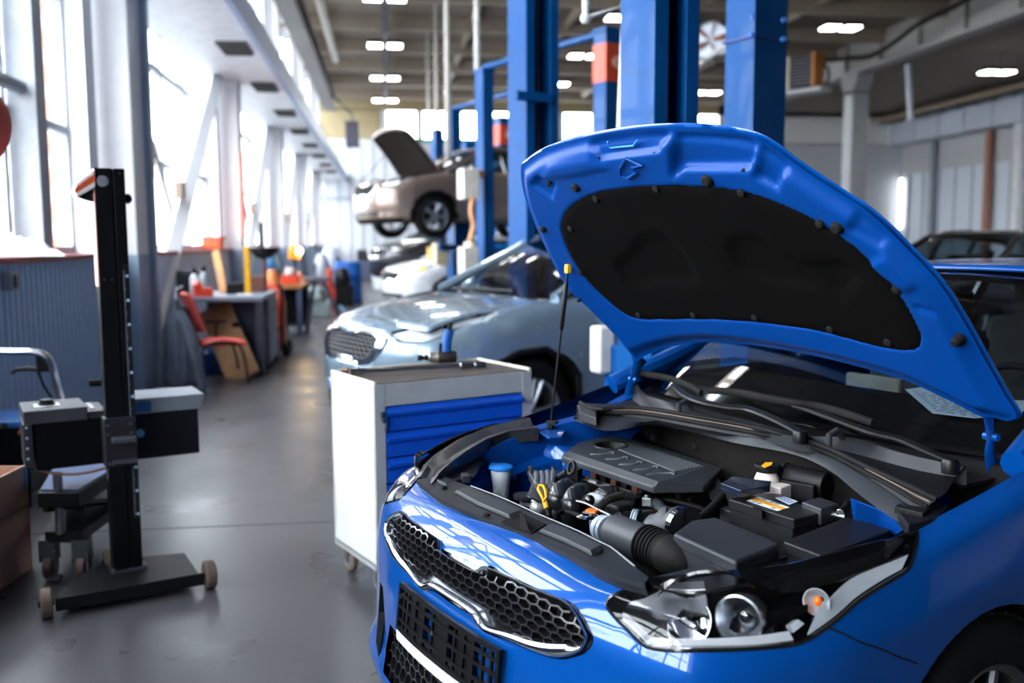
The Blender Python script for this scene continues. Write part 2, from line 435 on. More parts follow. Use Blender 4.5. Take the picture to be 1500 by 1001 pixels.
for v0, ar in ((WV, archF), (WV+2.65, archR)):
    for sg in (1, -1):
        lin = MB(); A = []; B = []
        for p in ar:
            q = SB0(p.x, max(p.y, .0)); A.append(Vector((q.x*sg, q.y, q.z)))
            dv = Vector((0, q.y-v0, q.z-WZ)); dv = dv*(1.04)
            B.append(Vector((sg*.58, v0+dv.y, WZ+dv.z)))
        lin.grid([A, B])
        lin.add([Vector((sg*.58, v0, WZ))]+B, [(0, i, i+1) for i in range(1, len(B))])
        cpart('wheel_well', lin, blackd)
# under tray, firewall, bay sides
t = MB()
t.bb(-.60, .60, .16, 1.30, .42, .45); t.bb(-.76, .76, 1.22, 1.26, .3, .93); t.bb(-.40, .40, .13, .16, .2, .70)
t.bb(-.80, .80, 1.35, 4.3, .25, .30); t.bb(-.45, .45, .13, .5, .18, .22)
cpart('underbody', t, blackd)
# --- grille pieces
ring = MB(); A = [SB(p.x, p.y, -.012) for p in ghole]
gsur = MB(); gsur.grid([[SB(p.x, p.y, .001) for p in ghole], A, [SB(p.x, p.y, -.012) for p in goS]], closed=True)
def _wing(p): q = lambda x, a, b: max(0, min(1, (x-a)/(b-a))); return q(abs(p.x), .16, .30)*q(.56-p.y, 0, .04)*q(.53-abs(p.x), 0, .05)
def mixp(f): return [a.lerp(b, min(.95, f*(1+1.15*_wing(a)))) for a, b in zip(goS, giS)]
m1_, m2_ = mixp(.42), [a.lerp(b, .55+.42*_wing(a)) for a, b in zip(goS, giS)]
ring.grid([[SB(p.x, p.y, -.012) for p in goS], [SB(p.x, p.y, .006) for p in goS], [SB(p.x, p.y, .011) for p in mixp(.14)], [SB(p.x, p.y, .010) for p in mixp(.30)], [SB(p.x, p.y, .002) for p in m1_]], closed=True)
inner_ = MB(); inner_.grid([[SB(p.x, p.y, .003) for p in m1_], [SB(p.x, p.y, -.006) for p in m2_], [SB(p.x, p.y, -.014) for p in giS], [SB(p.x, p.y, -.034) for p in giS]], closed=True)
grille = cpart('grille', gsur, blackg, label='black honeycomb grille in a chrome frame')
cpart('chrome_frame', ring, chrome, grille, ang=70); cpart('smoked_trim', inner_, mat('smoked_chrome', (92, 96, 102), .15, .9), grille, ang=70)
gm = MB()
hw, hh = .043, .0205   # flattened hexagons
gx0, gx1 = min(p.x for p in giS), max(p.x for p in giS); gy0, gy1 = min(p.y for p in giS), max(p.y for p in giS)
def bar(a, b):
    m_ = (a+b)/2
    if not inpoly(m_.x, m_.y, giS): return
    d = (b-a).normalized(); nn = Vector((-d.y, d.x))*.0021
    T = []; 
    for o_ in (-.008, -.034):
        T += [SB(*(a-nn), o_), SB(*(b-nn), o_), SB(*(b+nn), o_), SB(*(a+nn), o_)]
    gm.hexa(T[:4], T[4:])
r = 0; y = gy0-.02
while y < gy1+.02:
    x = gx0-.03+(hw/2 if r % 2 else 0)
    while x < gx1+.03:
        c = Vector((x, y)); q = hh*.36
        L, R, T_, Bt = Vector((-hw/2, 0)), Vector((hw/2, 0)), hh*.62, q
        p = [c+Vector((-hw/2, q)), c+Vector((0, T_)), c+Vector((hw/2, q)), c+Vector((hw/2, -q))]
        bar(p[0], p[1]); bar(p[1], p[2]); bar(p[2], p[3])
        x += hw
    y += T_+q; r += 1
cpart('honeycomb_mesh', gm, mat('grille_black', (30, 31, 34), .3, coat=.3), grille, flat=True)
gb = MB(); gb.grid([[SB(gx0+(gx1-gx0)*i/20, gy0+(gy1-gy0)*j/4, -.055) for i in range(21)] for j in range(5)])
cpart('backing', gb, blackd, grille)
# --- lower intake mesh, white strip, lip
lm = MB()
def lbar(a, b, off0=-.012, off1=-.03):
    m_ = (a+b)/2
    if not inpoly(m_.x, m_.y, low): return
    d = (b-a).normalized(); nn = Vector((-d.y, d.x))*.0025; T = []
    for o_ in (off0, off1): T += [SB(*(a-nn), o_), SB(*(b-nn), o_), SB(*(b+nn), o_), SB(*(a+nn), o_)]
    lm.hexa(T[:4], T[4:])
y = .12; r = 0
while y < .30:
    x = -.6+(hw/2 if r % 2 else 0)
    while x < .6:
        c = Vector((x, y)); q = .011; T_ = .019
        p = [c+Vector((-hw/2, q)), c+Vector((0, T_)), c+Vector((hw/2, q)), c+Vector((hw/2, -q))]
        lbar(p[0], p[1]); lbar(p[1], p[2]); lbar(p[2], p[3]); x += hw
    y += .030; r += 1
li = cpart('lower_intake', lm, mat('grille_black', (30, 31, 34)), flat=True)
lb = MB(); lb.grid([[SB(-.6+1.2*i/20, .12+.2*j/4, -.05) for i in range(21)] for j in range(5)]); cpart('backing', lb, blackd, li)
for sg in (1, -1):
    fb = MB(); F = fog if sg > 0 else mir(fog)
    fb.v = []; c_ = sum(F, Vector((0, 0)))/len(F)
    fb.add([SB(p.x, p.y) for p in F]+[SB(p.x*.8+c_.x*.2, p.y*.8+c_.y*.2, -.05) for p in F], [(i, (i+1) % 6, 6+(i+1) % 6, 6+i) for i in range(6)]+[tuple(range(6, 12))])
    cpart('air_curtain_duct', fb, blackp)
ws = MB(); W1 = [(-.30+.6*i/16) for i in range(17)]
ws.grid([[SB(t_, .315, o_) for t_ in W1] for o_ in (.0,)]+[[SB(t_, .315, .014) for t_ in W1], [SB(t_, .285, .014) for t_ in W1], [SB(t_, .285, 0) for t_ in W1]])
cpart('white_strip', ws, whitep, bev=.002)
lp = MB(); LT = [-.95+1.9*i/40 for i in range(41)]
lp.grid([[SB(t_, .055, 0) for t_ in LT], [SB(t_, .05, .035) for t_ in LT], [SB(t_, .02, .035) for t_ in LT], [SB(t_, .0, 0) for t_ in LT]])
cpart('front_lip', lp, blackp)
# --- number plate holder
pf = MB()
def pq(t0, t1, s0, s1, a=.012, b=.026):
    n_ = max(1, int((t1-t0)/.06)); T = [t0+(t1-t0)*i/n_ for i in range(n_+1)]
    pf.grid([[SB(t_, s_, o_) for t_ in T] for s_, o_ in ((s0, a), (s0, b), (s1, b), (s1, a), (s0, a))])
    for t_ in (t0, t1): pf.add([SB(t_, s0, a), SB(t_, s0, b), SB(t_, s1, b), SB(t_, s1, a)], [(0, 1, 2, 3)])
P0, P1, Q0, Q1 = -.272, .272, .330, .462
pq(P0, P1, Q1-.012, Q1); pq(P0, P1, Q0, Q0+.012); pq(P0, P0+.012, Q0, Q1); pq(P1-.012, P1, Q0, Q1)
for x0, x1 in ((-.20, -.10), (-.05, .035), (.07, .16)): pq(x0, x1, Q0, Q1, .010, .016)
for x in (-.235, -.205, -.155, -.10, -.05, .035, .07, .115, .16, .20, .235): pq(x-.004, x+.004, Q0, Q1, .014, .022)
for y_ in (.36, .396, .43): pq(P0, P1, y_-.004, y_+.004, .014, .022)
ph = cpart('plate_holder', pf, mat('plate_black', (12, 13, 15), .45, spec=.2))
for x, y_ in ((-.25, .425), (-.03, .40), (.252, .352)): sc = MB(); q = SB(x, y_, .024); sc.cyl(q-SBn(x, y_)*.004, q+SBn(x, y_)*.003, .006, n=10); cpart('screw', sc, steel, ph)

k_ = MB(); P_ = [bpix(*q, .3, 1.6) for q in [(1213,919),(1240,931),(1275,946),(1310,960),(1343,972)]]; k_.tube([SB(p.x, p.y, .0) for p in cm([(p.x, p.y, 0) for p in P_], 4)], .0022, 6); cpart('panel_gap', k_, blackd)
k_ = MB(); k_.tube([Vector((-SB(p.x, p.y).x, SB(p.x, p.y).y, SB(p.x, p.y).z)) for p in cm([(p.x, p.y, 0) for p in P_], 4)], .0022, 6); cpart('panel_gap', k_, blackd)
# --- headlights: clear cover on the skin, dark housing, reflector, projector ring, light guide, indicator
lensm = glass('headlight_cover', (.96, .97, .98), 0.0, 1.35)
refl = mat('reflector_silver', (232, 234, 238), .12, 1.0, var=.02)
guide = mat('light_guide', (196, 202, 208), .25, .35, coat=.5)
hblack = mat('headlight_black', (9, 10, 13), .15, coat=.5)
def dev(P, lo, hi):
    return P
hcs = [bpix(*p, .2, 1.5) for p in z5([(430,360),(690,390),(1050,335)])]
def headlight(sg):
    P = hlS if sg > 0 else mir(hlS); f = lambda p: Vector((p.x*sg, p.y))
    cen = f(Vector((hcs[1].x, hcs[1].y)))
    hous = MB(); n_ = len(P)
    inn = [cen+(p-cen)*.93 for p in P]
    hous.grid([[SB(p.x, p.y, -.002) for p in P], [SB(p.x, p.y, -.03) for p in P], [SB(p.x, p.y, -.085) for p in inn]], closed=True)
    bk = cdt_surf(lambda t_, s_, o: SB(t_, s_, o), inn, [], .03, -.085); hous.add(bk.v, bk.f)
    h = cpart('headlight', hous, hblack, label='headlight with clear cover, silver reflector and round projector')
    cov = cdt_surf(SB, P, [], .02, .001); cpart('clear_cover', cov, lensm, h, ang=80)
    tr = MB(); tr.tube([SB(p.x, p.y, .0) for p in P], .0042, 6, closed=True); cpart('rim_seal', tr, blackg, h)
    def hp(x, y, d): q = bpix(860+x/3, 767+y/3, .2, 1.5); q = f(q); return SB(q.x, q.y, -d)
    # dark upper brow
    def strip(pts, d0, d1, nm, m_, th=.006):
        A = [hp(a, b, d0) for (a, b), _ in pts]; B = [hp(c_, d_, d1) for _, (c_, d_) in pts]
        k = MB(); A = cm(A, 4); B = cm(B, 4)
        nrm = [(B[i]-A[i]).cross(A[min(i+1, len(A)-1)]-A[max(i-1, 0)]).normalized()*th for i in range(len(A))]
        k.grid([A, B, [p+q for p, q in zip(B, nrm)], [p+q for p, q in zip(A, nrm)], A])
        return cpart(nm, k, m_, h)
    strip([((250,282),(275,300)),((430,258),(455,275)),((600,232),(620,262)),((850,192),(865,262)),((1050,145),(1075,225)),((1250,92),(1255,190)),((1430,45),(1420,110))], .012, .03, 'brow', hblack)
    strip([((1425,118),(1400,195)),((1350,150),(1310,248)),((1250,190),(1205,318)),((1180,225),(1130,385)),((1110,300),(1060,440)),((1040,370),(985,490))], .015, .012, 'light_guide', guide)
    strip([((140,385),(150,420)),((205,440),(215,480)),((270,500),(275,535)),((400,508),(400,545)),((560,510),(560,545)),((750,500),(750,540)),((900,480),(910,520))], .018, .006, 'lower_trim', mat('trim_silver', (226, 228, 232), .28, .5))
    # parabolic bowl
    c0 = hp(420, 370, .045); ax = (hp(420, 370, 0)-hp(420, 370, .1)).normalized(); ax = (ax+Vector((0, -.9, .1))).normalized()
    b_ = MB(); b_.lathe(c0-ax*.05, ax, [(.008, 0), (.026, .008), (.042, .024), (.050, .042), (.053, .042)], 32); cpart('reflector_bowl', b_, refl, h)
    w_ = MB()
    L = [((100,350),(115,362)),((250,305),(300,350)),((400,280),(470,330)),((520,270),(520,345))]
    A = [hp(a, b, .015) for (a, b), _ in L]; B = [hp(c_, d_, .05) for _, (c_, d_) in L]; w_.ribbon(A, B, (0, .004, -.003)); 
    A = [hp(330, 395, .05), hp(390, 480, .04), hp(480, 505, .03)]; B = [hp(370, 380, .03), hp(440, 440, .03), hp(515, 490, .025)]; w_.ribbon(A, B, (0, .004, -.003))
    cpart('reflector_fin', w_, refl, h)
    c1 = hp(690, 390, .05); ax1 = Vector((.35*sg, -.9, .12)).normalized()
    g = MB(); g.lathe(c1-ax1*.05, ax1, [(.028,.008),(.031,.014),(.045,.058),(.049,.064),(.053,.062),(.054,.05),(.050,.02),(.046,0)], 40); pr_ = cpart('projector_ring', g, mat('brushed_silver', (206, 210, 216), .22, .9), h)
    g = MB(); g.ball(c1-ax1*.045, .029, 24); cpart('projector_lens', g, glass('projector_glass', (.75, .8, .85), .02, 1.6), h)
    g = MB(); g.cyl(c1-ax1*.062, c1-ax1*.058, .030, n=24); cpart('shutter', g, greyp, h)
    c2 = hp(1050, 330, .035); g = MB(); g.ball(c2, .009, 12, (1, 1, 1.2)); cpart('indicator_bulb', g, mat('amber', (240, 110, 20), .2, emit=.25), h)
    g = MB(); g.lathe(c2-ax1*.02, ax1, [(.006,0),(.020,.012),(.027,.03),(.029,.03)], 20); cpart('indicator_bowl', g, guide, h)
    g = MB(); g.hexa([hp(815, 370, .03), hp(1000, 345, .03), hp(1000, 385, .03), hp(815, 415, .03)], [hp(815, 370, .045), hp(1000, 345, .045), hp(1000, 385, .045), hp(815, 415, .045)]); cpart('bezel_bar', g, blackg, h)
    g = MB(); g.hexa([hp(915, 445, .025), hp(945, 420, .02), hp(975, 440, .02), hp(930, 480, .025)], [hp(915, 445, .05), hp(945, 420, .05), hp(975, 440, .05), hp(930, 480, .05)]); cpart('side_facet', g, guide, h)
headlight(1); headlight(-1)
# --- bonnet (hood), hinged open
HV, HZ, HA = 1.22, .945, math.radians(62.3)
hc, hs = math.cos(HA), math.sin(HA)
def SH(u, v, off=0.0):
    s = (1.22-v)/1.06
    z = .998-.218*abs(s)**1.4*(1 if s > 0 else -1)-.05*u*u+off
    dv, dz = v-HV, z-HZ
    return Vector((u, HV+dv*hc+dz*hs, HZ-dv*hs+dz*hc))
def hpix(px, py, off=0.0): return pinv(lambda u, v: SH(u, v, off), CARM, px, py, -.95, .95, .05, 1.25, 26)
sil = [(762,245),(770,234),(800,215),(860,197),(930,185),(1000,182),(1060,186),(1105,195),(1140,214),(1170,237),(1230,277),(1280,310),(1330,358),(1380,412),(1420,475),(1450,530),(1478,580),(1493,604),(1494,612),(1482,618),(1458,612),
       (1441,611),(1400,590),(1356,569),(1321,555),(1233,531),(1150,514),(1060,502),(1000,505),(950,519),(930,532),(924,519),(900,490),(868,457),(830,420),(800,365),(780,320),(766,280)]
ho = [hpix(*p, -.008) for p in sil]
hoS = [Vector(p[:2]) for p in cm([(p.x, p.y, 0) for p in ho], 3, True)]
lin_px = [(822,325),(835,300),(870,280),(930,270),(1000,268),(1060,272),(1120,285),(1200,320),(1270,370),(1320,425),(1350,478),(1355,500),(1342,513),(1300,510),(1250,498),(1200,485),(1100,471),(1000,468),(940,468),(910,455),(870,420),(840,380),(825,345)]
liS = [Vector(p[:2]) for p in cm([(*hpix(*p, -.03), 0) for p in lin_px], 3, True)]
def sdist(x, y, P):
    d = 9.0
    for i in range(len(P)):
        ax_, ay = P[i-1]; bx, by = P[i]; dx, dy = bx-ax_, by-ay; L = dx*dx+dy*dy
        t_ = max(0, min(1, ((x-ax_)*dx+(y-ay)*dy)/L)) if L else 0
        d = min(d, (x-ax_-t_*dx)**2+(y-ay-t_*dy)**2)
    d = math.sqrt(d)
    return d if inpoly(x, y, P) else -d
def sm(x, a, b): t_ = max(0, min(1, (x-a)/(b-a))); return t_*t_*(3-2*t_)
def z7(L): return [(700+x/3, y/3) for x, y in L]
pockets = [(z7([(480,640),(545,695),(795,660),(835,590),(500,600)]), .014, .012),
           (z7([(862,770),(905,738),(1195,738),(1215,700),(1205,612),(858,600)]), .016, .014),
           (z7([(1225,775),(1315,828),(1360,735),(1300,640),(1235,600)]), .012, .014),
           (z7([(240,810),(330,870),(345,800),(270,770)]), .010, .012),
           (z7([(285,780),(440,765),(580,730),(500,690),(330,725)]), -.006, .015),
           ([(1255,310),(1300,345),(1290,362),(1245,335)], .008, .012), ([(1275,385),(1330,425),(1345,415),(1300,372)], -.006, .012),
           ([(1340,450),(1372,460),(1368,452),(1345,446)], .005, .006)]
pk = [([hpix(*q, -.03) for q in P], a, w) for P, a, w in pockets]
dip = [([hpix(*q, -.03) for q in P], a, w) for P, a, w in (
    ([(905,385),(925,370),(945,345),(975,342),(1000,360),(1020,395),(1022,408),(1000,412),(965,408),(945,420),(920,410)], .011, .016),
    ([(1068,360),(1085,345),(1115,345),(1150,370),(1180,385),(1240,382),(1262,400),(1235,440),(1200,418),(1150,412),(1120,405),(1085,390)], .011, .016))]
def inner_off(u, v):
    e = sdist(u, v, hoS); l = -sdist(u, v, liS)
    o = -.007-.026*sm(e, .012, .06)
    o += -.006+(.024*sm(-l, .004, .02) if l < 0 else 0)
    for P, a, w in pk:
        q = sdist(u, v, P)
        w *= .8
        if q > -w: o += a*1.6*sm(q, -w, w)*sm(e, .012, .04)
    return o
def SHi(u, v): return SH(u, v, inner_off(u, v))
hood = cpart('hood', cdt_surf(SH, hoS, [], .03), paint, solid=.0012, ang=80, label='raised bonnet showing its blue underside')
hin = [p for p in hoS]
ch = Vector((0.05, .62))
hin = [p+(ch-p).normalized()*.007 for p in hoS]
cpart('inner_panel', cdt_surf(SHi, hin, [], .0095), paint_in, hood, ang=80)
def SHl(u, v):
    l = sdist(u, v, liS); o = -.034-.008*sm(l, .0, .016)
    for P, a, w in dip:
        q = sdist(u, v, P)
        if q > -w: o += a*sm(q, -w, w)
    return SH(u, v, o)
cpart('insulation_liner', cdt_surf(SHl, liS, [], .017), mat('liner_felt', (10, 9, 9), .95, spec=.04, bump=.3, bscale=500), hood, ang=80)
seam = MB(); seam.tube([SH(p.x, p.y, -.034) for p in liS], .0035, 6, closed=True); cpart('liner_edge', seam, blackd, hood)
def hat(px, py, off=-.03): q = hpix(px, py, off); return SH(q.x, q.y, off), (SH(q.x, q.y, off-.01)-SH(q.x, q.y, off)).normalized(), q
for px, py, r0_ in ((848,272,.016),(1041,261,.019),(1231,330,.017),(800,333,.013),(1405,497,.012),(853,437,.007)):
    r = r0_*1.25; p, nn, q = hat(px, py, -.028); b_ = MB(); b_.lathe(p-nn*.006, nn, [(r*.9,0),(r,.006),(r*.8,.012),(r*.8,.02),(r*.62,.028),(r*.5,.03),(0,.03)], 16); cpart('bump_stop', b_, rubber, hood)
for px, py in ((878,232),(960,225),(803,271),(1090,250),(765+40,268),(928,503)):
    p, nn, q = hat(px, py, -.032); b_ = MB(); b_.cyl(p-nn*.004, p+nn*.004, .006, n=10); cpart('clip', b_, blackd, hood)
for px, py in ((872,292),(960,277),(1085,283),(1200,328),(835,335),(1312,425),(850,400),(935,462),(1015,462),(1105,466),(1215,483),(1300,502)):
    p, nn, q = hat(px, py, -.044); b_ = MB(); b_.lathe(p-nn*.002, nn, [(.012,0),(.011,.004),(.006,.006),(0,.006)], 12); cpart('liner_clip', b_, blackd, hood)
lt = MB(); L = [hat(*p, -.034)[0] for p in ((912,243),(922,229),(943,240),(930,243),(937,250),(924,259),(914,255))]; nn = hat(928, 243)[1]
lt.tube([p+nn*.012 for p in L], .0042, 8, closed=True); lt.tube([L[0], L[0]+nn*.014], .005, 8); lt.tube([L[5], L[5]+nn*.014], .005, 8)
cpart('latch_striker', lt, paint, hood)
lk = MB(); P = [hat(*p, -.033)[0] for p in ((918,236),(942,238),(940,243),(925,242))]; lk.prism([p+nn*.003 for p in P], nn*.002); cpart('latch_slot', lk, blackd, hood)
sl = MB(); sl.tube([hat(*p, -.021)[0]+nn*.003 for p in ((891,207),(895,216),(929,213),(934,205))], .003, 8); cpart('slot_highlight', sl, mat('blue_highlight', (70, 150, 235), .3, coat=.6), hood)  # brighter blue tube paints the highlight around the slot
# hinges
for pts in ([(1440,578),(1446,600),(1452,640),(1450,665),(1458,697)], [(940,525),(932,540),(928,556),(922,575),(926,590)]):
    u_ = .70 if pts[0][0] > 1200 else -.68
    P = cm([cp(*p, u=u_) for p in pts], 5); hg = MB()
    hg.tube(P, [.030-.010*math.sin(PI*i/(len(P)-1)) for i in range(len(P))], 8, flat=.35, upv=(1, 0, 0)); hg.cyl(P[len(P)//2]+Vector((.02, 0, 0)), P[len(P)//2]-Vector((.02, 0, 0)), .01)
    cpart('hood_hinge', hg, paint, hood)
# prop rod
pa, pb = cp(806, 628, u=-.70), hat(832, 394, -.05)[0]
pr = MB(); k1 = pa.lerp(pb, .62); k2 = pa.lerp(pb, .92)
pr.tube([pa+Vector((0, .0, -.02)), pa, k1, pb], .0042, 8); pr.tube([k1, k1.lerp(k2, .03), k1.lerp(k2, .97), k2], [.005, .0085, .0085, .005], 10)
prop = cpart('prop_rod', pr, blackp)
q = MB(); q.box(pb, (.02, .02, .032)); cpart('prop_clip', q, yellow, prop, bev=.004, label='yellow clip')
# ================================================================== ENGINE BAY
def pz(L, z):
    n = len(L)
    return [cp(x, y, z=(z if not isinstance(z, (list, tuple)) else z[0]+(z[-1]-z[0])*i/(n-1) if len(z) == 2 else _herm([j/(len(z)-1) for j in range(len(z))], list(z), i/(n-1)))) for i, (x, y) in enumerate(L)]
def ev(L, n): # resample an open polyline to n points by length
    P = [Vector(p) for p in L]; d = [0]
    for a, b in zip(P, P[1:]): d.append(d[-1]+(b-a).length)
    out = []
    for i in range(n):
        t = d[-1]*i/(n-1); j = 0
        while j < len(P)-2 and t > d[j+1]: j += 1
        out.append(P[j].lerp(P[j+1], (t-d[j])/max(1e-9, d[j+1]-d[j])))
    return out
# engine cover
T = pz([(852,649),(832,661),(965,706),(990,700),(1034,684),(934,648),(894,640)], .812)
M_ = pz([(845,649),(822,669),(956,714),(1031,713),(1059,686),(938,645),(894,636)], .795)
B_ = [p+Vector((0, 0, -.020)) for p in M_]
rc0 = cp(895, 653, z=.812); ecirc = [Vector((rc0.x+.052*math.cos(2*PI*i/36), rc0.y+.052*math.sin(2*PI*i/36))) for i in range(36)]
e = MB(); e.frust(B_, M_); e.f.pop(1); e2 = MB(); e2.frust(M_, T); e2.f.pop(0); e2.f.pop(0); e.add(e2.v, e2.f)
top_ = cdt_surf(lambda x, y: Vector((x, y, .812)), [Vector((p.x, p.y)) for p in T], [ecirc], .03)
ec = cpart('engine_cover', e, mat('engine_cover_plastic', (46, 49, 53), .45, spec=.28, bump=.08, bscale=500), bev=.006, seg=3)
cpart('cover_top', top_, mat('engine_cover_plastic', (56, 59, 63)), ec)
def inq(Q, a, b): return Q[0].lerp(Q[1], a).lerp(Q[3].lerp(Q[2], a), b)
Q = pz([(901,657),(988,691),(1030,683),(921,649)], .8125); hx = MB(); NU, NV = 46, 16
for i in range(NU):
    for j in range(NV):
        c_ = inq(Q, (i+.5+(.5 if j % 2 else 0))/(NU+.5), (j+.5)/NV); hx.lathe(c_+Vector((0, 0, -.001)), (0, 0, 1), [(.0052, 0), (.0036, .0028)], 6, True)
cpart('mesh_texture', hx, mat('mesh_grey', (60, 64, 69), .4), ec, flat=True)
for L in ([(864,666),(882,666),(897,664)],[(886,673),(906,673),(917,671)],[(906,681),(926,681),(938,678)],[(927,689),(948,688),(961,685)],[(947,696),(968,694),(985,694)]):
    r_ = MB(); P = cm(pz(L, .8125), 5); r_.tube(P, [.001]+[.0042]*(len(P)-2)+[.003], 8); r_.box(P[-1], (.020, .012, .009), .35); cpart('rib', r_, mat('rib_grey', (84, 88, 93), .4), ec, bev=.002)
dsh = MB(); c_ = cp(895, 653, z=.8135); dsh.lathe(c_, (0, 0, 1), [(.060, -.001), (.057, .003), (.052, .001), (.046, -.012), (.036, -.026), (.0, -.028)], 36); cpart('round_recess', dsh, blackp, ec)
# engine block mass below
b = MB(); b.bb(-.50, .02, .62, 1.05, .46, .70); b.bb(-.40, .05, .47, .66, .46, .62); b.bb(.02, .22, .55, 1.0, .46, .66); b.bb(-.42, -.05, .60, .66, .6, .735)
eng = cpart('engine_block', b, mat('engine_dark', (30, 30, 32), .5, spec=.28, metal=.4, bump=.4, bscale=60), bev=.012)
# rail under the cover with bolts
P = pz([(851,700),(889,713),(927,725)], .735); r_ = MB(); d = (P[-1]-P[0]); r_.tube([P[0], P[1], P[2], P[2]+d.normalized()*.02], .014, 12, flat=.7); rail = cpart('intake_rail', r_, mat('rail_grey', (118, 120, 122), .4, .5))
for px, py in ((854,699),(877,707),(903,716),(925,724)):
    q = cp(px, py, z=.748); k = MB(); k.cyl(q-Vector((0, 0, .006)), q+Vector((0, 0, .005)), .0085, n=6); cpart('bolt', k, blackp, rail)
for i in range(5):
    q = P[0].lerp(P[2], .1+.2*i)+Vector((-.02, .055, -.01)); k = MB(); k.box(q, (.022, .03, .05), .3); cpart('injector', k, blackp if i % 2 else mat('connector_brown', (96, 52, 28), .5), rail, bev=.003)
# intake runners
for (L, zz, r) in (([(836,716),(822,722),(817,740),(818,766),(822,790)], (.735,.735,.70,.64,.58), .036), ([(856,722),(842,729),(838,748),(840,772),(846,796)], (.735,.735,.70,.64,.58), .034), ([(930,742),(910,736),(900,746),(898,765),(900,785)], (.70,.71,.69,.64,.6), .036), ([(905,727),(884,727),(872,740),(868,765),(870,790)], (.72,.72,.68,.62,.58), .030)):
    P = cm([cp(*p, z=z) for p, z in zip(L, zz)], 6); k = MB(); k.tube(P, [r*.85]+[r]*(len(P)-2)+[r*.8], 18)
    t_ = cpart('intake_runner', k, mat('runner_black', (28, 30, 34), .22, coat=.3))
    for i in (3, 9): 
        g = MB(); dd = (P[i+1]-P[i-1]).normalized(); g.tube([P[i]-dd*.004, P[i]+dd*.004], r*1.05, 18); cpart('flange', g, blackp, t_)
k = MB(); q = cp(872, 732, z=.73); k.ball(q, .036, 18, (1.2, .8, .55)); wc = cpart('white_cap', k, mat('offwhite_plastic', (205, 208, 216), .35))
k = MB(); k.ball(cp(864, 733, z=.745), .016, 14); cpart('dome', k, blackg, wc)
def hose(name, L, z, r, m_, ribs=0, par=None, n=12, k=6):
    P = cm(pz(L, z), k); m1 = MB()
    if ribs:
        P = ev(P, ribs*4+1); rr = [r*(1 if i % 4 in (0, 1) else .86) for i in range(len(P))]; m1.tube(P, rr, n)
    else: m1.tube(P, r, n)
    return cpart(name, m1, m_, par), P
hose('corrugated_hose', [(930,729),(910,727),(890,733),(879,743),(873,752)], (.76,.765,.76,.74,.72), .0125, rubber, 26)
hose('hose', [(812,757),(823,750),(834,751),(852,757)], .72, .0075, rubber)
hose('hose', [(963,733),(985,734),(1022,743),(1034,748)], .72, .010, blackp)
hose('hose', [(972,748),(992,748),(1012,742),(1030,742)], .68, .017, rubber)
hose('hose', [(957,736),(966,741),(973,752),(976,762)], (.72, .70), .017, mat('hose_grey', (70, 74, 78), .5))
hose('hose', [(943,772),(952,764),(962,757)], .67, .022, rubber)
hose('hose', [(1043,708),(1048,716),(1052,726)], (.76, .74), .026, mat('hose_grey', (70, 74, 78)))
hose('cable_bundle', [(1058,728),(1050,738),(1040,748),(1030,757),(1015,766)], .76, .014, blackd)
hose('wire', [(884,771),(893,765),(900,758),(906,752),(911,757),(912,763)], .72, .004, greyp)
hose('wire', [(842,734),(858,738),(876,747),(895,756)], .735, .005, steel)
hose('wire', [(850,745),(870,742),(885,750)], .70, .004, blackd)
hose('wire', [(1042,650),(1046,660),(1049,672)], .80, .008, mat('navy_hose', (14, 24, 52), .5))
for px, py, z, s_, m_ in ((948,735,.74,.022,alu),(940,730,.72,.03,blackp),(996,728,.735,.02,blackp),(1003,732,.72,.016,greyp),(915,748,.70,.02,blackp),(927,752,.69,.018,blackp),(820,703,.73,.02,blackp),(843,706,.73,.026,blackp),(905,764,.7,.02,greyp),(812,752,.68,.022,alu),(1012,735,.72,.02,blackp)):
    k = MB(); k.box(cp(px, py, z=z), (s_*1.3, s_, s_*1.2), px*.7); k.cyl(cp(px, py, z=z)+Vector((0, 0, s_*.4)), cp(px, py, z=z)+Vector((0, 0, s_*.95)), s_*.35); cpart('connector', k, m_, bev=.003)
# radiator cap
q = cp(862, 757, z=.735); k = MB(); k.lathe(q-Vector((0, 0, .04)), (0, 0, 1), [(.022, 0), (.022, .028), (.034, .03), (.034, .04), (.018, .046), (.018, .052), (0, .052)], 24); rc = cpart('radiator_cap', k, chrome, label='chrome radiator cap')
k = MB(); k.box(q+Vector((-.005, .018, .013)), (.034, .02, .006), .3); cpart('cap_mark', k, orange, rc)
# dipstick
P = [cp(x, y, z=z) for x, y, z in [(797,735,.745),(793,726,.76),(788,717,.775),(790,711,.785),(796,712,.785),(799,719,.775),(800,728,.758)]]; k = MB(); k.tube(P, .0045, 8, closed=True); k.tube([cp(797, 731, z=.75), cp(799, 738, z=.738), cp(801, 745, z=.726)], [.007, .0085, .009], 10); ds = cpart('dipstick', k, yellow, label='yellow dipstick handle')
k = MB(); k.tube([cp(801, 744, z=.727), cp(804, 754, z=.71), cp(808, 775, z=.66)], .009); cpart('dipstick_tube', k, blackp, ds)
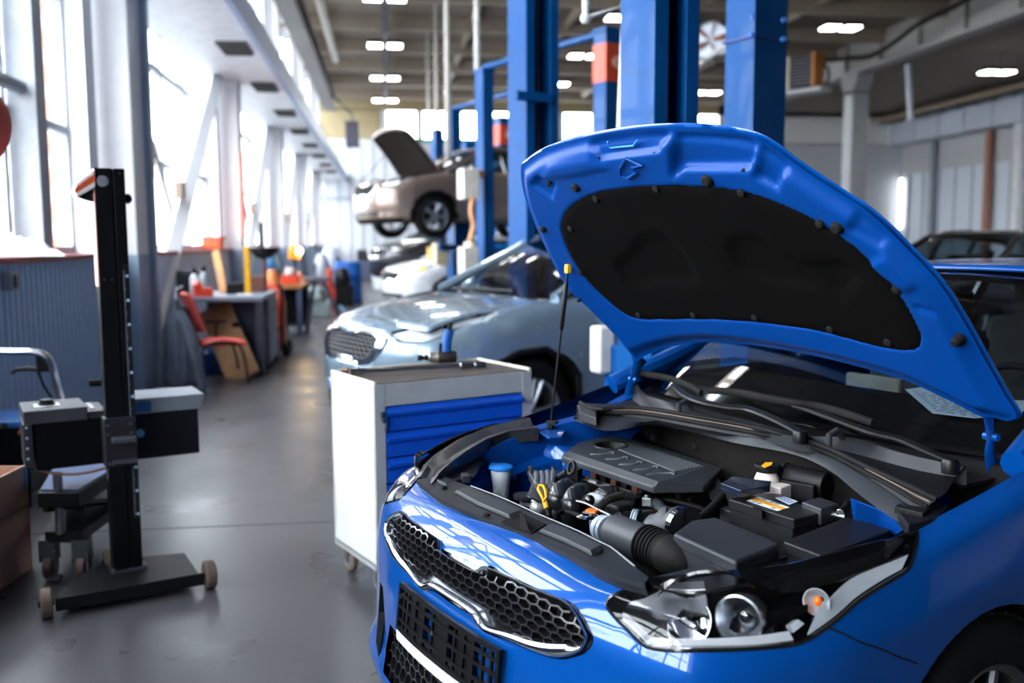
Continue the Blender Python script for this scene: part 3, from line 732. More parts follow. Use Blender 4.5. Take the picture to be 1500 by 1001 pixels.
# engine mount (cast aluminium)
k = MB(); k.prism(pz([(774,693),(781,687),(800,691),(822,690),(828,698),(803,712),(783,708)], .745), (0, 0, -.025)); k.prism(pz([(783,694),(789,695),(779,728),(771,728)], .742), (.02, .03, -.02))
em = cpart('engine_mount', k, alu, bev=.005)
for a, b_ in (((786,694),(786,712)), ((794,693),(795,713)), ((802,692),(803,712)), ((811,692),(808,710))):
    P = pz([a, ((a[0]+b_[0])/2+1, (a[1]+b_[1])/2-3), b_], .755); k = MB(); k.tube(cm(P, 4), .010, 10); cpart('mount_rib', k, alu, em)
for px, py in ((777,688),(811,689)):
    q = cp(px, py, z=.755); k = MB(); k.lathe(q-Vector((0, 0, .02)), (0, 0, 1), [(.012, 0), (.012, .012), (.008, .014), (.008, .032), (0, .034)], 12); cpart('bolt', k, steel, em)
k = MB(); q = cp(767, 730, z=.69); k.cyl(q, q+Vector((0, 0, .012)), .034, n=24); cpart('pulley_cover', k, greyp)
k = MB(); k.box(cp(793, 742, z=.68), (.05, .05, .05), .4); k.ball(cp(788, 745, z=.70), .026); k.box(cp(775, 738, z=.67), (.06, .03, .02), .4); cpart('pump_body', k, mat('white_alloy', (196, 198, 200), .4, .5), bev=.006)
P = [cp(837, 686, z=.80)+Vector((.016*math.cos(a), .006*math.sin(a), .019*math.sin(a))) for a in [2*PI*i/16 for i in range(16)]]; k = MB(); k.tube(P, .0065, 8, closed=True); k.tube(pz([(830,692),(818,699),(798,711)], (.78, .74)), .010); k.box(cp(842, 695, z=.765), (.04, .03, .04), .4); cpart('lifting_eye', k, blackp, bev=.003)
# washer filler
q = cp(734, 686, z=.76); k = MB(); k.lathe(q-Vector((0, 0, .11)), (0, 0, 1), [(.026, 0), (.028, .05), (.032, .075), (.034, .1), (.033, .108)], 24); wf = cpart('washer_filler', k, mat('milky_plastic', (214, 222, 228), .4))
k = MB(); k.lathe(q-Vector((0, 0, .004)), (0, 0, 1), [(.036, 0), (.041, .002), (.041, .010), (.034, .014), (0, .015)], 28); k.box(q+Vector((-.045, 0, .004)), (.03, .014, .008)); cpart('cap', k, mat('washer_cap_blue', (28, 128, 226), .35), wf, bev=.002, label='blue washer cap')
k = MB(); P = [cp(x, y, u=-.55) for x, y in [(736,706),(736,712),(738,717),(742,717),(744,713)]]; k.tube(cm(P, 4), .006); k.cyl(cp(730, 716, u=-.55), cp(728, 722, u=-.55), .011); cpart('nozzle', k, whitep, wf)
# blue inner wings with strut towers
for sg in (-1, 1):
    rows = []
    def zf(v): return .775+.185*((v-.30)/.9)**.9-.012
    for z, du in ((.42, 0), (.55, 0), (.66, .005), (-.115, 0)) if sg > 0 else ((.42, 0), (.55, 0), (.66, .005), (-.115, 0), (-.105, -.05), (-.05, -.055), (-.012, -.06), (-.006, -.10)):
        r_ = []
        for i in range(28):
            v = .40+.82*i/27
            bump_ = (.12 if sg < 0 else .04)*math.exp(-((v-.95)/.14)**2)*(1 if z > 0 or z < -.11 else .5)
            r_.append(Vector((sg*(.605-du-bump_), v, z if z > 0 else zf(v)+z)))
        rows.append(r_)
    k = MB(); k.grid(rows); iw = cpart('inner_wing', k, paint_in, ang=50)
    if sg > 0: continue
    k = MB(); k.lathe((sg*.66, .86, .68), (0, 0, 1), [(.12, 0), (.115, .09), (.10, .115), (.05, .12), (0, .12)], 32); cpart('strut_tower', k, paint, iw, ang=50)
    for v, z in ((.60, .70), (.68, .62), (.74, .68), (.56, .56)):
        k = MB(); k.ball((sg*.602, v, z), .016, 12, (.35, 1, 1)); cpart('stud', k, paint, iw)
k = MB(); A = cm(pz([(1246,730),(1275,741),(1301,752),(1326,772)], (.865, .845)), 4); B = cm(pz([(1250,761),(1272,766),(1295,774),(1312,782)], (.80, .79)), 4); k.ribbon(A, B); cpart('inner_wing', k, paint_in)
k = MB(); k.prism(pz([(790,632),(806,627),(828,630),(822,640),(804,641)], .85), (0, 0, -.008)); rb = cpart('rod_bracket', k, paint, bev=.002)
k = MB(); q = cp(806, 628, z=.853); k.cyl(q, q+Vector((0, 0, .015)), .014, n=10); q = cp(809, 621, z=.86); k.box(q, (.04, .025, .022), .5); cpart('rod_pivot', k, blackp, rb, bev=.002)
# front black covers
F = pz([(610,703),(640,728),(680,748),(732,768),(780,787),(830,811),(870,831),(905,845),(944,855)], .787); R_ = pz([(648,696),(668,706),(700,716),(735,731),(767,746),(820,769),(871,791),(910,815),(950,846)], .787)
F = ev(F, 30); R_ = ev(R_, 30); k = MB(); k.ribbon(F, R_, (0, 0, -.012))
k.grid([R_, [p+Vector((0, .015, -.05)) for p in R_]]); k.grid([F, [p+Vector((0, .01, -.03)) for p in F]])
rcv = cpart('radiator_cover', k, mat('cover_plastic', (37, 40, 45), .42, spec=.28, bump=.12, bscale=400), ang=30)
for L in ([(664,722),(682,716),(735,738),(768,755),(748,762),(700,742)], [(788,780),(806,770),(850,788),(886,806),(868,816),(825,795)], [(640,706),(655,712),(655,716),(640,709)]):
    k = MB(); lo = pz(L, .788); c_ = sum(lo, Vector())/len(lo); hi = [c_+(p-c_)*.9+Vector((0, 0, .011)) for p in lo]; k.frust(lo, hi); cpart('raised_pad', k, mat('pad_plastic', (58, 61, 65), .42, spec=.28), rcv, bev=.003)
k = MB(); k.prism(pz([(734,765),(748,756),(768,753),(800,768),(779,781),(758,775)], .790), (0, 0, -.004)); k.hexa(pz([(762,776),(776,779),(772,768),(763,762)], .79), [p+Vector((0, 0, .035)) for p in pz([(762,772),(767,775),(765,770),(762,768)], .79)]); cpart('latch_opening', k, blackd, rcv, label='black bonnet latch opening')
k = MB(); A = ev(pz([(690,712),(735,729),(790,754),(845,777),(897,803),(930,830)], .791), 24); k.tube(A, .002, 6); cpart('edge_line', k, mat('edge_light', (118, 122, 126), .4), rcv)
for px, py in ((650,713),(698,728),(747,750),(826,786),(876,806),(713,753)):
    q = cp(px, py, z=.794); k = MB(); k.lathe(q-Vector((0, 0, .004)), (0, 0, 1), [(.010, 0), (.009, .005), (0, .006)], 14); cpart('push_clip', k, blackd, rcv)
# side covers and wing edge strips
SO = ev(pz([(608,702),(620,682),(637,666),(669,645),(712,626),(771,612)], (.775, .865)), 26); SI = ev(pz([(633,711),(645,694),(656,684),(682,664),(714,645),(746,634),(789,629)], (.785, .86)), 26)
k = MB(); k.grid([SO, [a.lerp(b_, .3)+Vector((.0, 0, .012)) for a, b_ in zip(SO, SI)], [a.lerp(b_, .55)+Vector((0, 0, -.006)) for a, b_ in zip(SO, SI)], [p+Vector((0, 0, .006)) for p in SI], [p-Vector((0, 0, .04)) for p in SI]])
cpart('wing_seal', k, mat('seal_slate', (30, 33, 38), .28, spec=.4), ang=60)
k = MB(); k.prism(pz([(634,710),(652,690),(690,662),(722,646),(729,652),(715,668),(704,680),(697,693),(680,705),(655,707)], .775), (0, 0, -.01)); k.tube(pz([(655,709),(675,703),(690,700)], .783), .006); k.box(cp(682, 700, z=.79), (.05, .025, .02), -.4); cpart('side_cover', k, mat('cover_plastic', (44, 47, 52)), bev=.002)
k = MB(); k.prism(pz([(956,846),(1010,833),(1090,824),(1160,812),(1240,797),(1310,779),(1325,774),(1300,770),(1210,800),(1120,826),(1020,840)], .765), (0, 0, -.012)); cpart('side_cover', k, mat('cover_plastic', (44, 47, 52)))
# intake pipe, bellows, clamps
hose('intake_pipe', [(900,779),(925,789),(948,798)], (.735, .735), .048, mat('pipe_grey', (60, 63, 67), .42, spec=.28), n=24)
hose('bellows', [(946,797),(962,804),(978,812)], (.737, .735), .052, rubber, 6, n=24)
hose('intake_elbow', [(974,810),(988,817),(1002,827),(1012,842)], (.735,.735,.72,.66), .050, rubber, n=24)
hose('clip_ring', [(881,773),(886,776)], .725, .036, mat('clip_bluegrey', (150, 164, 180), .4), n=20)
hose('clip_ring', [(889,775),(893,777)], .725, .040, mat('clip_bluegrey', (150, 164, 180)), n=20)
hose('coolant_hose', [(915,771),(940,770),(962,768)], .69, .042, blackp, n=20)
hose('white_clamp', [(927,769),(936,770)], .695, .046, mat('clamp_white', (190, 200, 212), .4), 2, n=20)
hose('air_hose', [(963,796),(964,783),(972,773),(986,768),(1003,772)], (.68,.715,.74,.75,.755), .050, mat('bellows_grey', (58, 61, 66), .5), 5, n=24)
hose('metal_clamp', [(999,770),(1005,773)], .757, .053, chrome, n=28)
# airbox
T = pz([(986,781),(1012,762),(1048,757),(1125,788),(1143,797),(1078,823)], .80); B_ = [p+Vector((0, 0, -.03)) for p in T]; c_ = sum(T, Vector())/6
k = MB(); k.frust([c_+(p-c_)*.97+Vector((0, 0, -.12)) for p in T], B_); k.f.pop(1); k2 = MB(); k2.frust([c_+(p-c_)*1.015+Vector((0, 0, -.035)) for p in T], T); k.add(k2.v, k2.f)
ab = cpart('airbox', k, mat('airbox_plastic', (40, 42, 46), .42, spec=.28, bump=.08, bscale=500), bev=.009, seg=3)
k = MB(); k.box(cp(1092, 826, z=.73), (.05, .09, .04), .3); cpart('airbox_foot', k, greyp, ab, bev=.006)
# battery
T = pz([(1067,731),(1163,761),(1201,752),(1141,723),(1100,722)], .80); k = MB(); k.prism([p-Vector((0, 0, .028)) for p in T], (0, 0, .028)); c_ = sum(T, Vector())/5; k.prism([c_+(p-c_)*.96-Vector((0, 0, .16)) for p in T], (0, 0, .14))
bat = cpart('battery', k, mat('battery_black', (26, 27, 29), .35, spec=.28), bev=.004)
k = MB(); T2 = pz([(1054,744),(1158,782),(1203,764),(1190,752),(1080,735)], .755); k.prism(T2, (0, 0, -.05)); cpart('battery_tray', k, mat('tray_black', (34, 36, 39), .4), bat, bev=.004)
k = MB(); k.prism(pz([(1174,735),(1203,746),(1229,738),(1200,728)], .815), (0, 0, -.045)); cpart('terminal_cover', k, mat('terminal_grey', (44, 46, 49), .4), bat, bev=.004)
k = MB(); k.prism(pz([(1103,741),(1116,745),(1116,750),(1103,746)], .803), (0, 0, -.02)); cpart('carry_latch', k, blackd, bat)
lb_ = pz([(1094,734),(1111,728),(1157,744),(1139,749)], .8015); k = MB(); k.prism(lb_, (0, 0, .0006)); lab = cpart('battery_label', k, mat('label_white', (226, 228, 232), .4), bat)
k = MB(); k.prism([inq(lb_, .02, .3)+Vector((0, 0, .0008))]+[inq(lb_, a, b_)+Vector((0, 0, .0008)) for a, b_ in ((.02, .7), (.02, .7))][:0]+[lb_[0].lerp(lb_[1], .3).lerp(lb_[3].lerp(lb_[2], .3), 0)+Vector((0, 0, .0008)), lb_[0].lerp(lb_[1], .7)+Vector((0, 0, .0008)), lb_[3].lerp(lb_[2], .7)+Vector((0, 0, .0008)), lb_[3].lerp(lb_[2], .3)+Vector((0, 0, .0008))][0:] if 0 else [lb_[0].lerp(lb_[1], a)+Vector((0, 0, .0008)) for a in (.3, .7)]+[lb_[3].lerp(lb_[2], a)+Vector((0, 0, .0008)) for a in (.7, .3)], (0, 0, .0006)); cpart('orange_band', k, mat('label_orange', (246, 170, 30), .4), bat)
k = MB()
for a, b_ in ((.2, .15), (.35, .15), (.5, .85), (.65, .85), (.8, .15), (.25, .85)):
    q = lb_[0].lerp(lb_[3], a).lerp(lb_[1].lerp(lb_[2], a), b_)+Vector((0, 0, .001)); k.box(q, (.012, .006, .0008), .4)
cpart('label_print', k, mat('label_ink', (40, 90, 150), .5), bat)
l2 = pz([(1136,730),(1149,728),(1169,735),(1156,740)], .8015); k = MB(); k.prism(l2, (0, 0, .0006)); cpart('sticker', k, mat('sticker_white', (206, 212, 224), .4), bat)
k = MB()
for i in range(4):
    for b_ in (.3, .65): k.box(l2[0].lerp(l2[3], .15+.22*i).lerp(l2[1].lerp(l2[2], .15+.22*i), b_)+Vector((0, 0, .001)), (.010, .005, .0008), .4)
cpart('sticker_print', k, mat('label_ink', (40, 90, 150)), bat)
k = MB(); q = cp(1222, 755, z=.79); k.cyl(q-Vector((.02, 0, 0)), q+Vector((.03, .01, 0)), .010); k.box(q+Vector((-.02, -.01, 0)), (.02, .025, .03), .4); k.tube(pz([(1230,752),(1238,745),(1243,738)], .80), .011); cpart('terminal_clamp', k, steel, bat, bev=.002)
# fuse box
T = pz([(1147,793),(1240,757),(1306,776),(1205,815)], .802); k = MB(); k.prism(T, (0, 0, -.03)); c_ = sum(T, Vector())/4; k.prism([c_+(p-c_)*.97-Vector((0, 0, .14)) for p in T], (0, 0, .115)); fbx = cpart('fuse_box', k, mat('fuse_black', (24, 25, 28), .4, spec=.28), bev=.005)
k = MB(); k.box(cp(1170, 806, z=.775), (.03, .02, .05), .3); k.box(cp(1192, 813, z=.775), (.03, .02, .05), .3); cpart('fuse_box_clip', k, blackd, fbx, bev=.002)
# control unit plate, brake fluid, round pipe
k = MB(); k.prism(pz([(1056,708),(1073,698),(1130,705),(1128,711),(1085,719)], .835), (0, 0, -.02)); ecu = cpart('control_unit', k, mat('navy_gloss', (22, 30, 48), .18, coat=.5), bev=.002)
k = MB(); k.prism(pz([(1064,712),(1076,703),(1122,710),(1088,722)], .80), (0, 0, -.1)); cpart('bracket', k, blackd, ecu)
q = cp(1124, 682, z=.862); k = MB(); k.lathe(q-Vector((0, 0, .07)), (0, 0, 1), [(.035, 0), (.036, .03), (.028, .05), (.026, .062)], 20); k.box(q+Vector((.03, -.01, -.07)), (.09, .06, .05), .2); bf = cpart('brake_reservoir', k, mat('milky_plastic2', (226, 216, 208), .4), bev=.005)
k = MB(); k.lathe(q-Vector((0, 0, .016)), (0, 0, 1), [(.036, 0), (.038, .004), (.038, .016), (.034, .020), (0, .021)], 28); cap_ = cpart('cap', k, blackp, bf)
k = MB(); k.prism(pz([(1115,683),(1121,678),(1132,678),(1130,682),(1120,686)], .869), (0, 0, .001)); cpart('cap_mark', k, yellow, bf)
hose('air_duct', [(1150,697),(1182,704),(1211,711)], (.825, .82), .036, blackp, n=24)
hose('duct_ring', [(1146,697),(1152,698)], .825, .040, blackd, n=24)
k = MB(); k.box(cp(1165, 716, z=.80), (.14, .05, .05), .2); k.box(cp(1195, 722, z=.79), (.04, .05, .03), .2); cpart('duct_bracket', k, blackp, bev=.004)
# ---------------------------------------------------------------- cowl
N = 44
K0 = ev(cm(pz([(840,616),(861,623),(882,631),(907,631),(930,626),(952,623),(976,626),(1016,634),(1080,650),(1160,665),(1213,688),(1253,720),(1288,747),(1326,771)], (.88,.885,.885,.885,.86)), 3), N)
K1 = ev(cm(pz([(840,611),(869,606),(912,610),(952,614),(1000,623),(1080,638),(1160,651),(1213,669),(1267,699),(1307,725),(1327,741),(1347,750)], (.895,.91,.91,.905,.88)), 3), N)
K2 = ev(cm(pz([(850,590),(874,600),(920,597),(968,602),(1016,610),(1080,621),(1160,640),(1213,657),(1267,683),(1347,720),(1372,732)], (.92,.94,.94,.935,.91)), 3), N)
K3 = ev(cm(pz([(926,586),(942,596),(960,600),(1020,610),(1100,630),(1160,646),(1219,657),(1267,669),(1347,690),(1400,699)], .925), 3), N)
K4 = ev(cm(pz([(931,562),(938,575),(960,584),(1040,604),(1100,618),(1170,638),(1219,640),(1267,647),(1320,664),(1412,684)], .955), 3), N)
k = MB(); k.grid([[p+Vector((0, .03, .004)) for p in K0], K0, [a.lerp(b_, .5)+Vector((0, 0, .005)) for a, b_ in zip(K0, K1)], K1]); lowr = cpart('cowl_duct', k, mat('cowl_grey', (42, 45, 49), .4, spec=.28, bump=.1, bscale=300), ang=50)
k = MB(); k.grid([K1, [p-Vector((0, -.005, .012)) for p in K1], [a.lerp(b_, .6) for a, b_ in zip(K1, K2)], K2]); cpart('cowl_seal_face', k, blackp, ang=50)
k = MB(); k.tube(K2, .008, 8); k.tube([a.lerp(b_, .45) for a, b_ in zip(K1, K2)], .006, 8); cpart('cowl_seal', k, rubber)
k = MB(); k.tube([a.lerp(b_, .62)+Vector((0, -.003, .006)) for a, b_ in zip(K1, K2)], .0012, 6); cpart('seal_bead', k, mat('bronze_edge', (120, 98, 82), .35, .6))
k = MB(); k.grid([K2, [a.lerp(b_, .5)-Vector((0, 0, .012)) for a, b_ in zip(K2, K3)], K3]); cpart('cowl_tray', k, blackp, ang=50)
k = MB(); k.grid([K3, K4, [p+Vector((0, .012, 0)) for p in K4], [p+Vector((0, .014, -.05)) for p in K4]]); cw = cpart('cowl_wall', k, mat('cowl_wall_grey', (34, 36, 39), .45, spec=.28, bump=.1, bscale=300), ang=40)
for px, py in ((994,592),(1214,640)):
    k = MB(); a = cp(px, py+18, z=.93); k.tube([a, a+Vector((0, .0, .04)), a+Vector((.0, .03, .05)), a+Vector((0, .06, .02))], .009, 8); cpart('cowl_rib', k, greyp, cw)
k = MB(); k.bb(-.72, .72, 1.08, 1.30, .89, .90); cpart('cowl_floor', k, blackd)
k = MB(); k.prism(pz([(1310,744),(1347,751),(1373,738),(1390,741),(1372,760),(1330,770)], .88), (0, 0, -.03)); cpart('cowl_end', k, blackp, bev=.006)
k = MB(); k.prism(pz([(846,592),(874,602),(874,612),(850,605)], .925), (0, 0, -.03)); cpart('cowl_end', k, greyp, bev=.004)
k = MB(); k.grid([[Vector((-.60+1.2*i/20, 1.10+.05*math.cos(i*.3), z)) for i in range(21)] for z in (.70, .80, .885)]); fw = cpart('firewall_mat', k, mat('firewall_felt', (22, 19, 18), .9, spec=.1, bump=.5, bscale=80))
for px, py in ((958,641),(1018,654),(1066,668)):
    q = cp(px, py, v=1.09); k = MB(); k.lathe(q, (0, -1, 0), [(.016, 0), (.012, .008), (0, .012)], 12); cpart('firewall_clip', k, blackd, fw)
# ---------------------------------------------------------------- windscreen, cabin, roof
def WS(u, w):  # w 0 base .. 1 header
    hb = .72-.12*w
    x = u*hb; return Vector((x, 1.165+.93*w-.03*w*(1-w)+.13*(u*u)*(1-w*.2)+.03*u*u*w, .965+.425*w+.055*math.sin(PI*w*.95)-.012*u*u))
wsg = glass('windscreen', (.50, .58, .62), 0.0, 1.42)
k = MB(); k.grid([[WS(-1+2*i/24, j/14) for i in range(25)] for j in range(15)]); cpart('windscreen', k, wsg, ang=80)
k = MB()
for w0, w1 in ((-.02, .06), (.965, 1.01)): k.grid([[WS(-1+2*i/24, w0)+Vector((0, .004, -.004)) for i in range(25)], [WS(-1+2*i/24, w1)+Vector((0, .004, -.004)) for i in range(25)]])
for s_ in (-1, 1): k.grid([[WS(s_*1.0, j/14)+Vector((0, .004, -.003)) for j in range(15)], [WS(s_*.95, j/14)+Vector((0, .004, -.004)) for j in range(15)]])
cpart('windscreen_border', k, blackg, ang=80)
def RF(u, w):
    hb = .60-.02*w; y = 2.09+2.0*w
    return Vector((u*hb, y+.03*u*u, 1.39+.062*math.sin(PI*min(1, .12+w*.8))-.018*u*u-.03*abs(u)**6-(.10*w*w)))
k = MB(); k.grid([[RF(-1+2*i/24, j/16) for i in range(25)] for j in range(17)]); cpart('roof', k, paint, ang=80, solid=.01)
k = MB(); k.grid([[RF(-1+2*i/24, .004)+Vector((0, 0, -.012)) for i in range(25)], [RF(-1+2*i/24, .5)+Vector((0, 0, -.04)) for i in range(25)], [RF(-1+2*i/24, 1)+Vector((0, 0, -.03)) for i in range(25)]]); cpart('headlining', k, mat('headlining_grey', (120, 116, 110), .9))
for s_ in (-1, 1):
    P = [Vector((s_*.80, 1.17, .955)), WS(s_*1.03, .25)+Vector((s_*.02, .02, 0)), WS(s_*1.03, .6)+Vector((s_*.015, .01, 0)), WS(s_*1.03, 1)+Vector((s_*.01, .01, -.01)), RF(s_, .3)+Vector((s_*.015, 0, -.02)), RF(s_, .7)+Vector((s_*.015, 0, -.02)), RF(s_, 1)+Vector((0, 0, -.03)), Vector((s_*.66, 4.4, 1.02))]
    k = MB(); k.tube(cm(P, 5), .038, 10); cpart('pillar', k, paint)
    for y0, y1 in ((1.55, 2.45), (2.52, 3.4), (3.46, 4.0)):
        def sg_(y, t_): 
            top = 1.36 if y > 2.1 else 1.0+(y-1.3)*.45
            if y > 3.4: top = 1.36-(y-3.4)*.35
            zz = .99+(top-.99)*t_; return Vector((s_*(.835-(zz-.98)*.50), y, zz))
        k = MB(); k.grid([[sg_(y0+(y1-y0)*i/6, j/3) for i in range(7)] for j in range(4)]); cpart('side_window', k, wsg, ang=80)
        k = MB(); k.tube([sg_(y1+.03, j/3) for j in range(4)], .028, 8); cpart('pillar', k, blackg)
k = MB(); k.grid([[Vector((u*.62, 4.05+.42*w, 1.32-.30*w)) for u in (-1, -.5, 0, .5, 1)] for w in (0, .5, 1)]); cpart('rear_window', k, wsg)
k = MB(); k.grid([[Vector((-.74+1.48*i/12, 1.22+.03*abs(i/6-1), .93)) for i in range(13)], [Vector((-.70+1.4*i/12, 1.40, .975)) for i in range(13)], [Vector((-.70+1.4*i/12, 1.75, .985)) for i in range(13)], [Vector((-.70+1.4*i/12, 1.86, .93)) for i in range(13)], [Vector((-.70+1.4*i/12, 1.88, .6)) for i in range(13)]]); dsb = cpart('dashboard', k, mat('dash_black', (9, 9, 10), .7, spec=.1, bump=.2, bscale=200), ang=60)
k = MB(); P = [Vector((.36+.18*math.cos(a), 2.0-.07*math.sin(a), .93+.17*math.sin(a))) for a in [2*PI*i/28 for i in range(28)]]; k.tube(P, .014, 8, closed=True); k.tube([(.20, 1.99, .92), (.36, 1.98, .91), (.52, 1.99, .92)], .02, 8); cpart('steering_wheel', k, blackp)
seatm = mat('seat_fabric', (46, 46, 48), .9)
for u in (-.36, .36):
    for y in (2.45, 3.3):
        k = MB(); k.box((u, y-.28, .50), (.50, .5, .16)); k.box((u, y+.03, .84), (.48, .14, .62), M=Matrix.Rotation(-.25, 3, 'X')); st = cpart('seat', k, seatm, bev=.05, seg=3)
        k = MB(); k.box((u, y+.13, 1.21), (.27, .09, .17)); k.cyl((u-.06, y+.12, 1.08), (u-.06, y+.13, 1.2), .007); k.cyl((u+.06, y+.12, 1.08), (u+.06, y+.13, 1.2), .007); cpart('headrest', k, seatm, st, bev=.03, seg=3)
k = MB(); k.box((0, 1.98, 1.30), (.24, .04, .07)); k.cyl((0, 2.0, 1.3), (0, 2.06, 1.36), .012); cpart('rear_view_mirror', k, blackp, bev=.01)
q = cp(1280, 563, v=2.3); k = MB(); k.box(q, (.27, .03, .075)); cpart('cabin_bar', k, mat('beige_grey', (140, 134, 122), .8), bev=.012)  # grey bar deep in the cabin standing for a seat headrest
# wipers
def wiper(pts, zs, blade, bz):
    P = cm([cp(*p, z=z) for p, z in zip(pts, zs)], 5); k = MB()
    k.tube(P, [.010+.011*math.sin(PI*min(.8, .12+.7*i/(len(P)-1))) for i in range(len(P))], 10, flat=.5)
    k.lathe(P[-1]-Vector((0, 0, .03)), (0, 0, 1), [(.02, 0), (.022, .028), (.018, .036), (0, .038)], 16); wp = cpart('wiper', k, mat('wiper_black', (15, 16, 17), .35, spec=.28))
    B = cm([cp(*p, z=z) for p, z in zip(blade, bz)], 5); k = MB(); k.tube(B, .009, 8, flat=1.4); cpart('wiper_blade', k, rubber, wp)
wiper([(988,566),(1005,580),(1030,590),(1065,597),(1100,601),(1140,617),(1172,634)], (.995,.985,.98,.975,.975,.97,.965), [(925,545),(955,550),(985,556),(1010,566),(1027,576)], (1.01,1.01,1.005,1.0,.99))
wiper([(1163,595),(1190,602),(1235,619),(1280,635),(1320,645),(1355,660),(1392,676)], (1.0,.995,.985,.98,.975,.97,.965), [(1038,572),(1080,575),(1120,583),(1160,590),(1200,596),(1250,610),(1278,620)], (1.0,1.005,1.01,1.01,1.005,1.0,.99))
k = MB(); k.prism(pz([(1310,742),(1330,728),(1372,737),(1352,752)], .89), (0, 0, -.02)); cpart('cowl_end', k, blackp, bev=.003)
# paper lying on the dashboard (a thing of its own)
pm = mat('paper_print', (214, 224, 236), .6, var=.02)
pp = MB(); L = [(1326,571),(1362,566),(1430,585),(1520,588),(1520,606),(1444,612),(1428,613),(1366,606)]
PA = [CARM @ cp(x, y, z=.992) for x, y in L]
doc = tag(obj('paper_document', MB().prism(PA, (0, 0, .001)), pm), 'white printed paper lying on the dashboard of the blue car', 'paper')
k = MB(); random.seed(3)
for r_ in range(9):
    a0 = (1338+4*r_, 574+3.4*r_); x = 0
    while x < 70-2*r_:
        w_ = random.uniform(4, 14); A = CARM @ cp(a0[0]+x, a0[1]+x*.16, z=.9935); B = CARM @ cp(a0[0]+x+w_, a0[1]+(x+w_)*.16, z=.9935)
        k.tube([A, B], .0012, 4); x += w_+random.uniform(3, 8)
obj('printed_text', k, mat('ink', (60, 66, 76), .7), doc)
# ================================================================== HALL
floorm = mat('polished_concrete', (76, 76, 79), .32, var=.16, scale=1.3, bump=.05, bscale=30, rvar=.3, spec=.35)
wallw = mat('white_wall', (232, 232, 232), .7, var=.03)
colw = mat('white_column_paint', (236, 237, 240), .55, var=.03)
bluegrey = mat('blue_grey_paint', (152, 172, 196), .5, var=.06)
corr = mat('corrugated_blue_steel', (182, 208, 236), .45, metal=.0, var=.08)
ceilm = mat('ceiling_deck', (124, 112, 100), .8, var=.1)
beamm = mat('ceiling_beam', (150, 138, 124), .7)
greywall = mat('grey_panel_wall', (190, 198, 210), .6, var=.04)
whitemet = mat('white_metal', (205, 208, 214), .5)
YB, YF, XL, XW, XR, ZC = -9.0, 42.0, -2.42, -2.98, 24.0, 8.0
k = MB(); k.bb(-3.2, XR, YB, YF, -.08, 0); struct('floor', k, floorm)
k = MB()
for x in (1.6, 7.0): k.bb(x-.004, x+.004, YB, YF, 0, .0012)
for y in (5.1, 11, 17, 23, 29): k.bb(-2.6, 15, y-.004, y+.004, 0, .0012)
struct('trim_1', k, mat('floor_joint', (44, 43, 44), .8))
k = MB(); k.bb(-3.2, 15.6, YB, YF, ZC, ZC+.1); k.bb(15.6, XR, YB, YF, 7.3, 7.4); struct('ceiling', k, ceilm)
k = MB()
y = YB+1
while y < YF:
    k.bb(-3, 15.5, y-.09, y+.09, ZC-.42, ZC); y += 3.3
struct('trim_2', k, beamm)
k = MB()
for x in (2.6, 5.4, 8.6, 11.6): k.bb(x-.06, x+.06, YB, YF, ZC-.25, ZC-.02)
struct('trim_3', k, beamm)
# left wall: corrugated lower panels, red ledge, tall glazing between white columns
CY = [9.99+6.87*i for i in range(-3, 6)]     # column centres
k = MB()
xs = []; yy = YB
while yy < YF: xs += [(yy, 0), (yy+.045, 0), (yy+.055, .014), (yy+.095, .014)]; yy += .105
k.grid([[Vector((-2.62-o, y, z)) for y, o in xs] for z in (.0, 1.37)]); k.bb(-2.95, -2.66, YB, YF, 0, 1.37)
struct('wall_left', k, corr, ang=20)
k = MB(); k.bb(-3.0, -2.585, YB, YF, 1.37, 1.415); struct('sill_left', k, mat('red_sill', (132, 50, 44), .6))
k = MB(); k.bb(-3.05, -2.7, YB, YF, 7.7, ZC); struct('trim_4', k, wallw)
for i, y in enumerate(CY):
    k = MB(); k.bb(-3.0, XL, y-.24, y+.24, 0, ZC); cl = struct('column_left', k, colw, bev=.01)
    k = MB(); k.bb(-2.70, XL+.004, y-.245, y+.245, 0, 1.40); obj('lower_paint', k, bluegrey, cl)
    if i == 3: k = MB(); k.bb(XL-.10, XL+.06, y+.24, y+.36, 0, 4.2); obj('edge_strip', k, bluegrey, cl)
    k = MB(); k.bb(-2.95, -2.72, y-.62, y-.32, 1.41, 7.7); obj('window_jamb', k, colw, cl)
k = MB(); k.prism([(XL+.066, CY[3]+.25, 2.18), (XL+.066, CY[3]+.35, 2.18), (XL+.066, CY[3]+.35, 2.56)], (.003, 0, 0)); 
struct('trim_5', k, yellow)
pane = glass('window_glass', (.93, .96, .97), 0, 1.45); muntin = mat('window_grey', (186, 192, 200), .5)
k = MB(); k.bb(-2.96, -2.86, CY[0], CY[1], 1.41, 7.7); struct('wall_left_unseen_end', k, wallw)  # unseen window bay closed with solid wall to darken the foreground
for i in range(1, len(CY)-1):
    y0, y1 = CY[i]+.24, CY[i+1]-.62
    k = MB(); n = 4
    for j in range(n+1): yv = y0+(y1-y0)*j/n; k.bb(-2.99, -2.89, yv-.04, yv+.04, 1.41, 7.7)
    for z in (1.45, 2.55, 3.75, 5.4, 6.6, 7.66): k.bb(-2.98, -2.90, y0, y1, z-.035, z+.035)
    w = struct('window_%d' % (i+1), k, muntin)
    k = MB(); k.add([(-2.94, y0, 1.42), (-2.94, y1, 1.42), (-2.94, y1, 7.68), (-2.94, y0, 7.68)], [(0, 1, 2, 3)]); obj('pane', k, pane, w)
k = MB(); k.bb(-3.0, -2.9, YB, CY[0]-.24, 1.4, ZC); struct('wall_left_unseen_end', k, wallw)
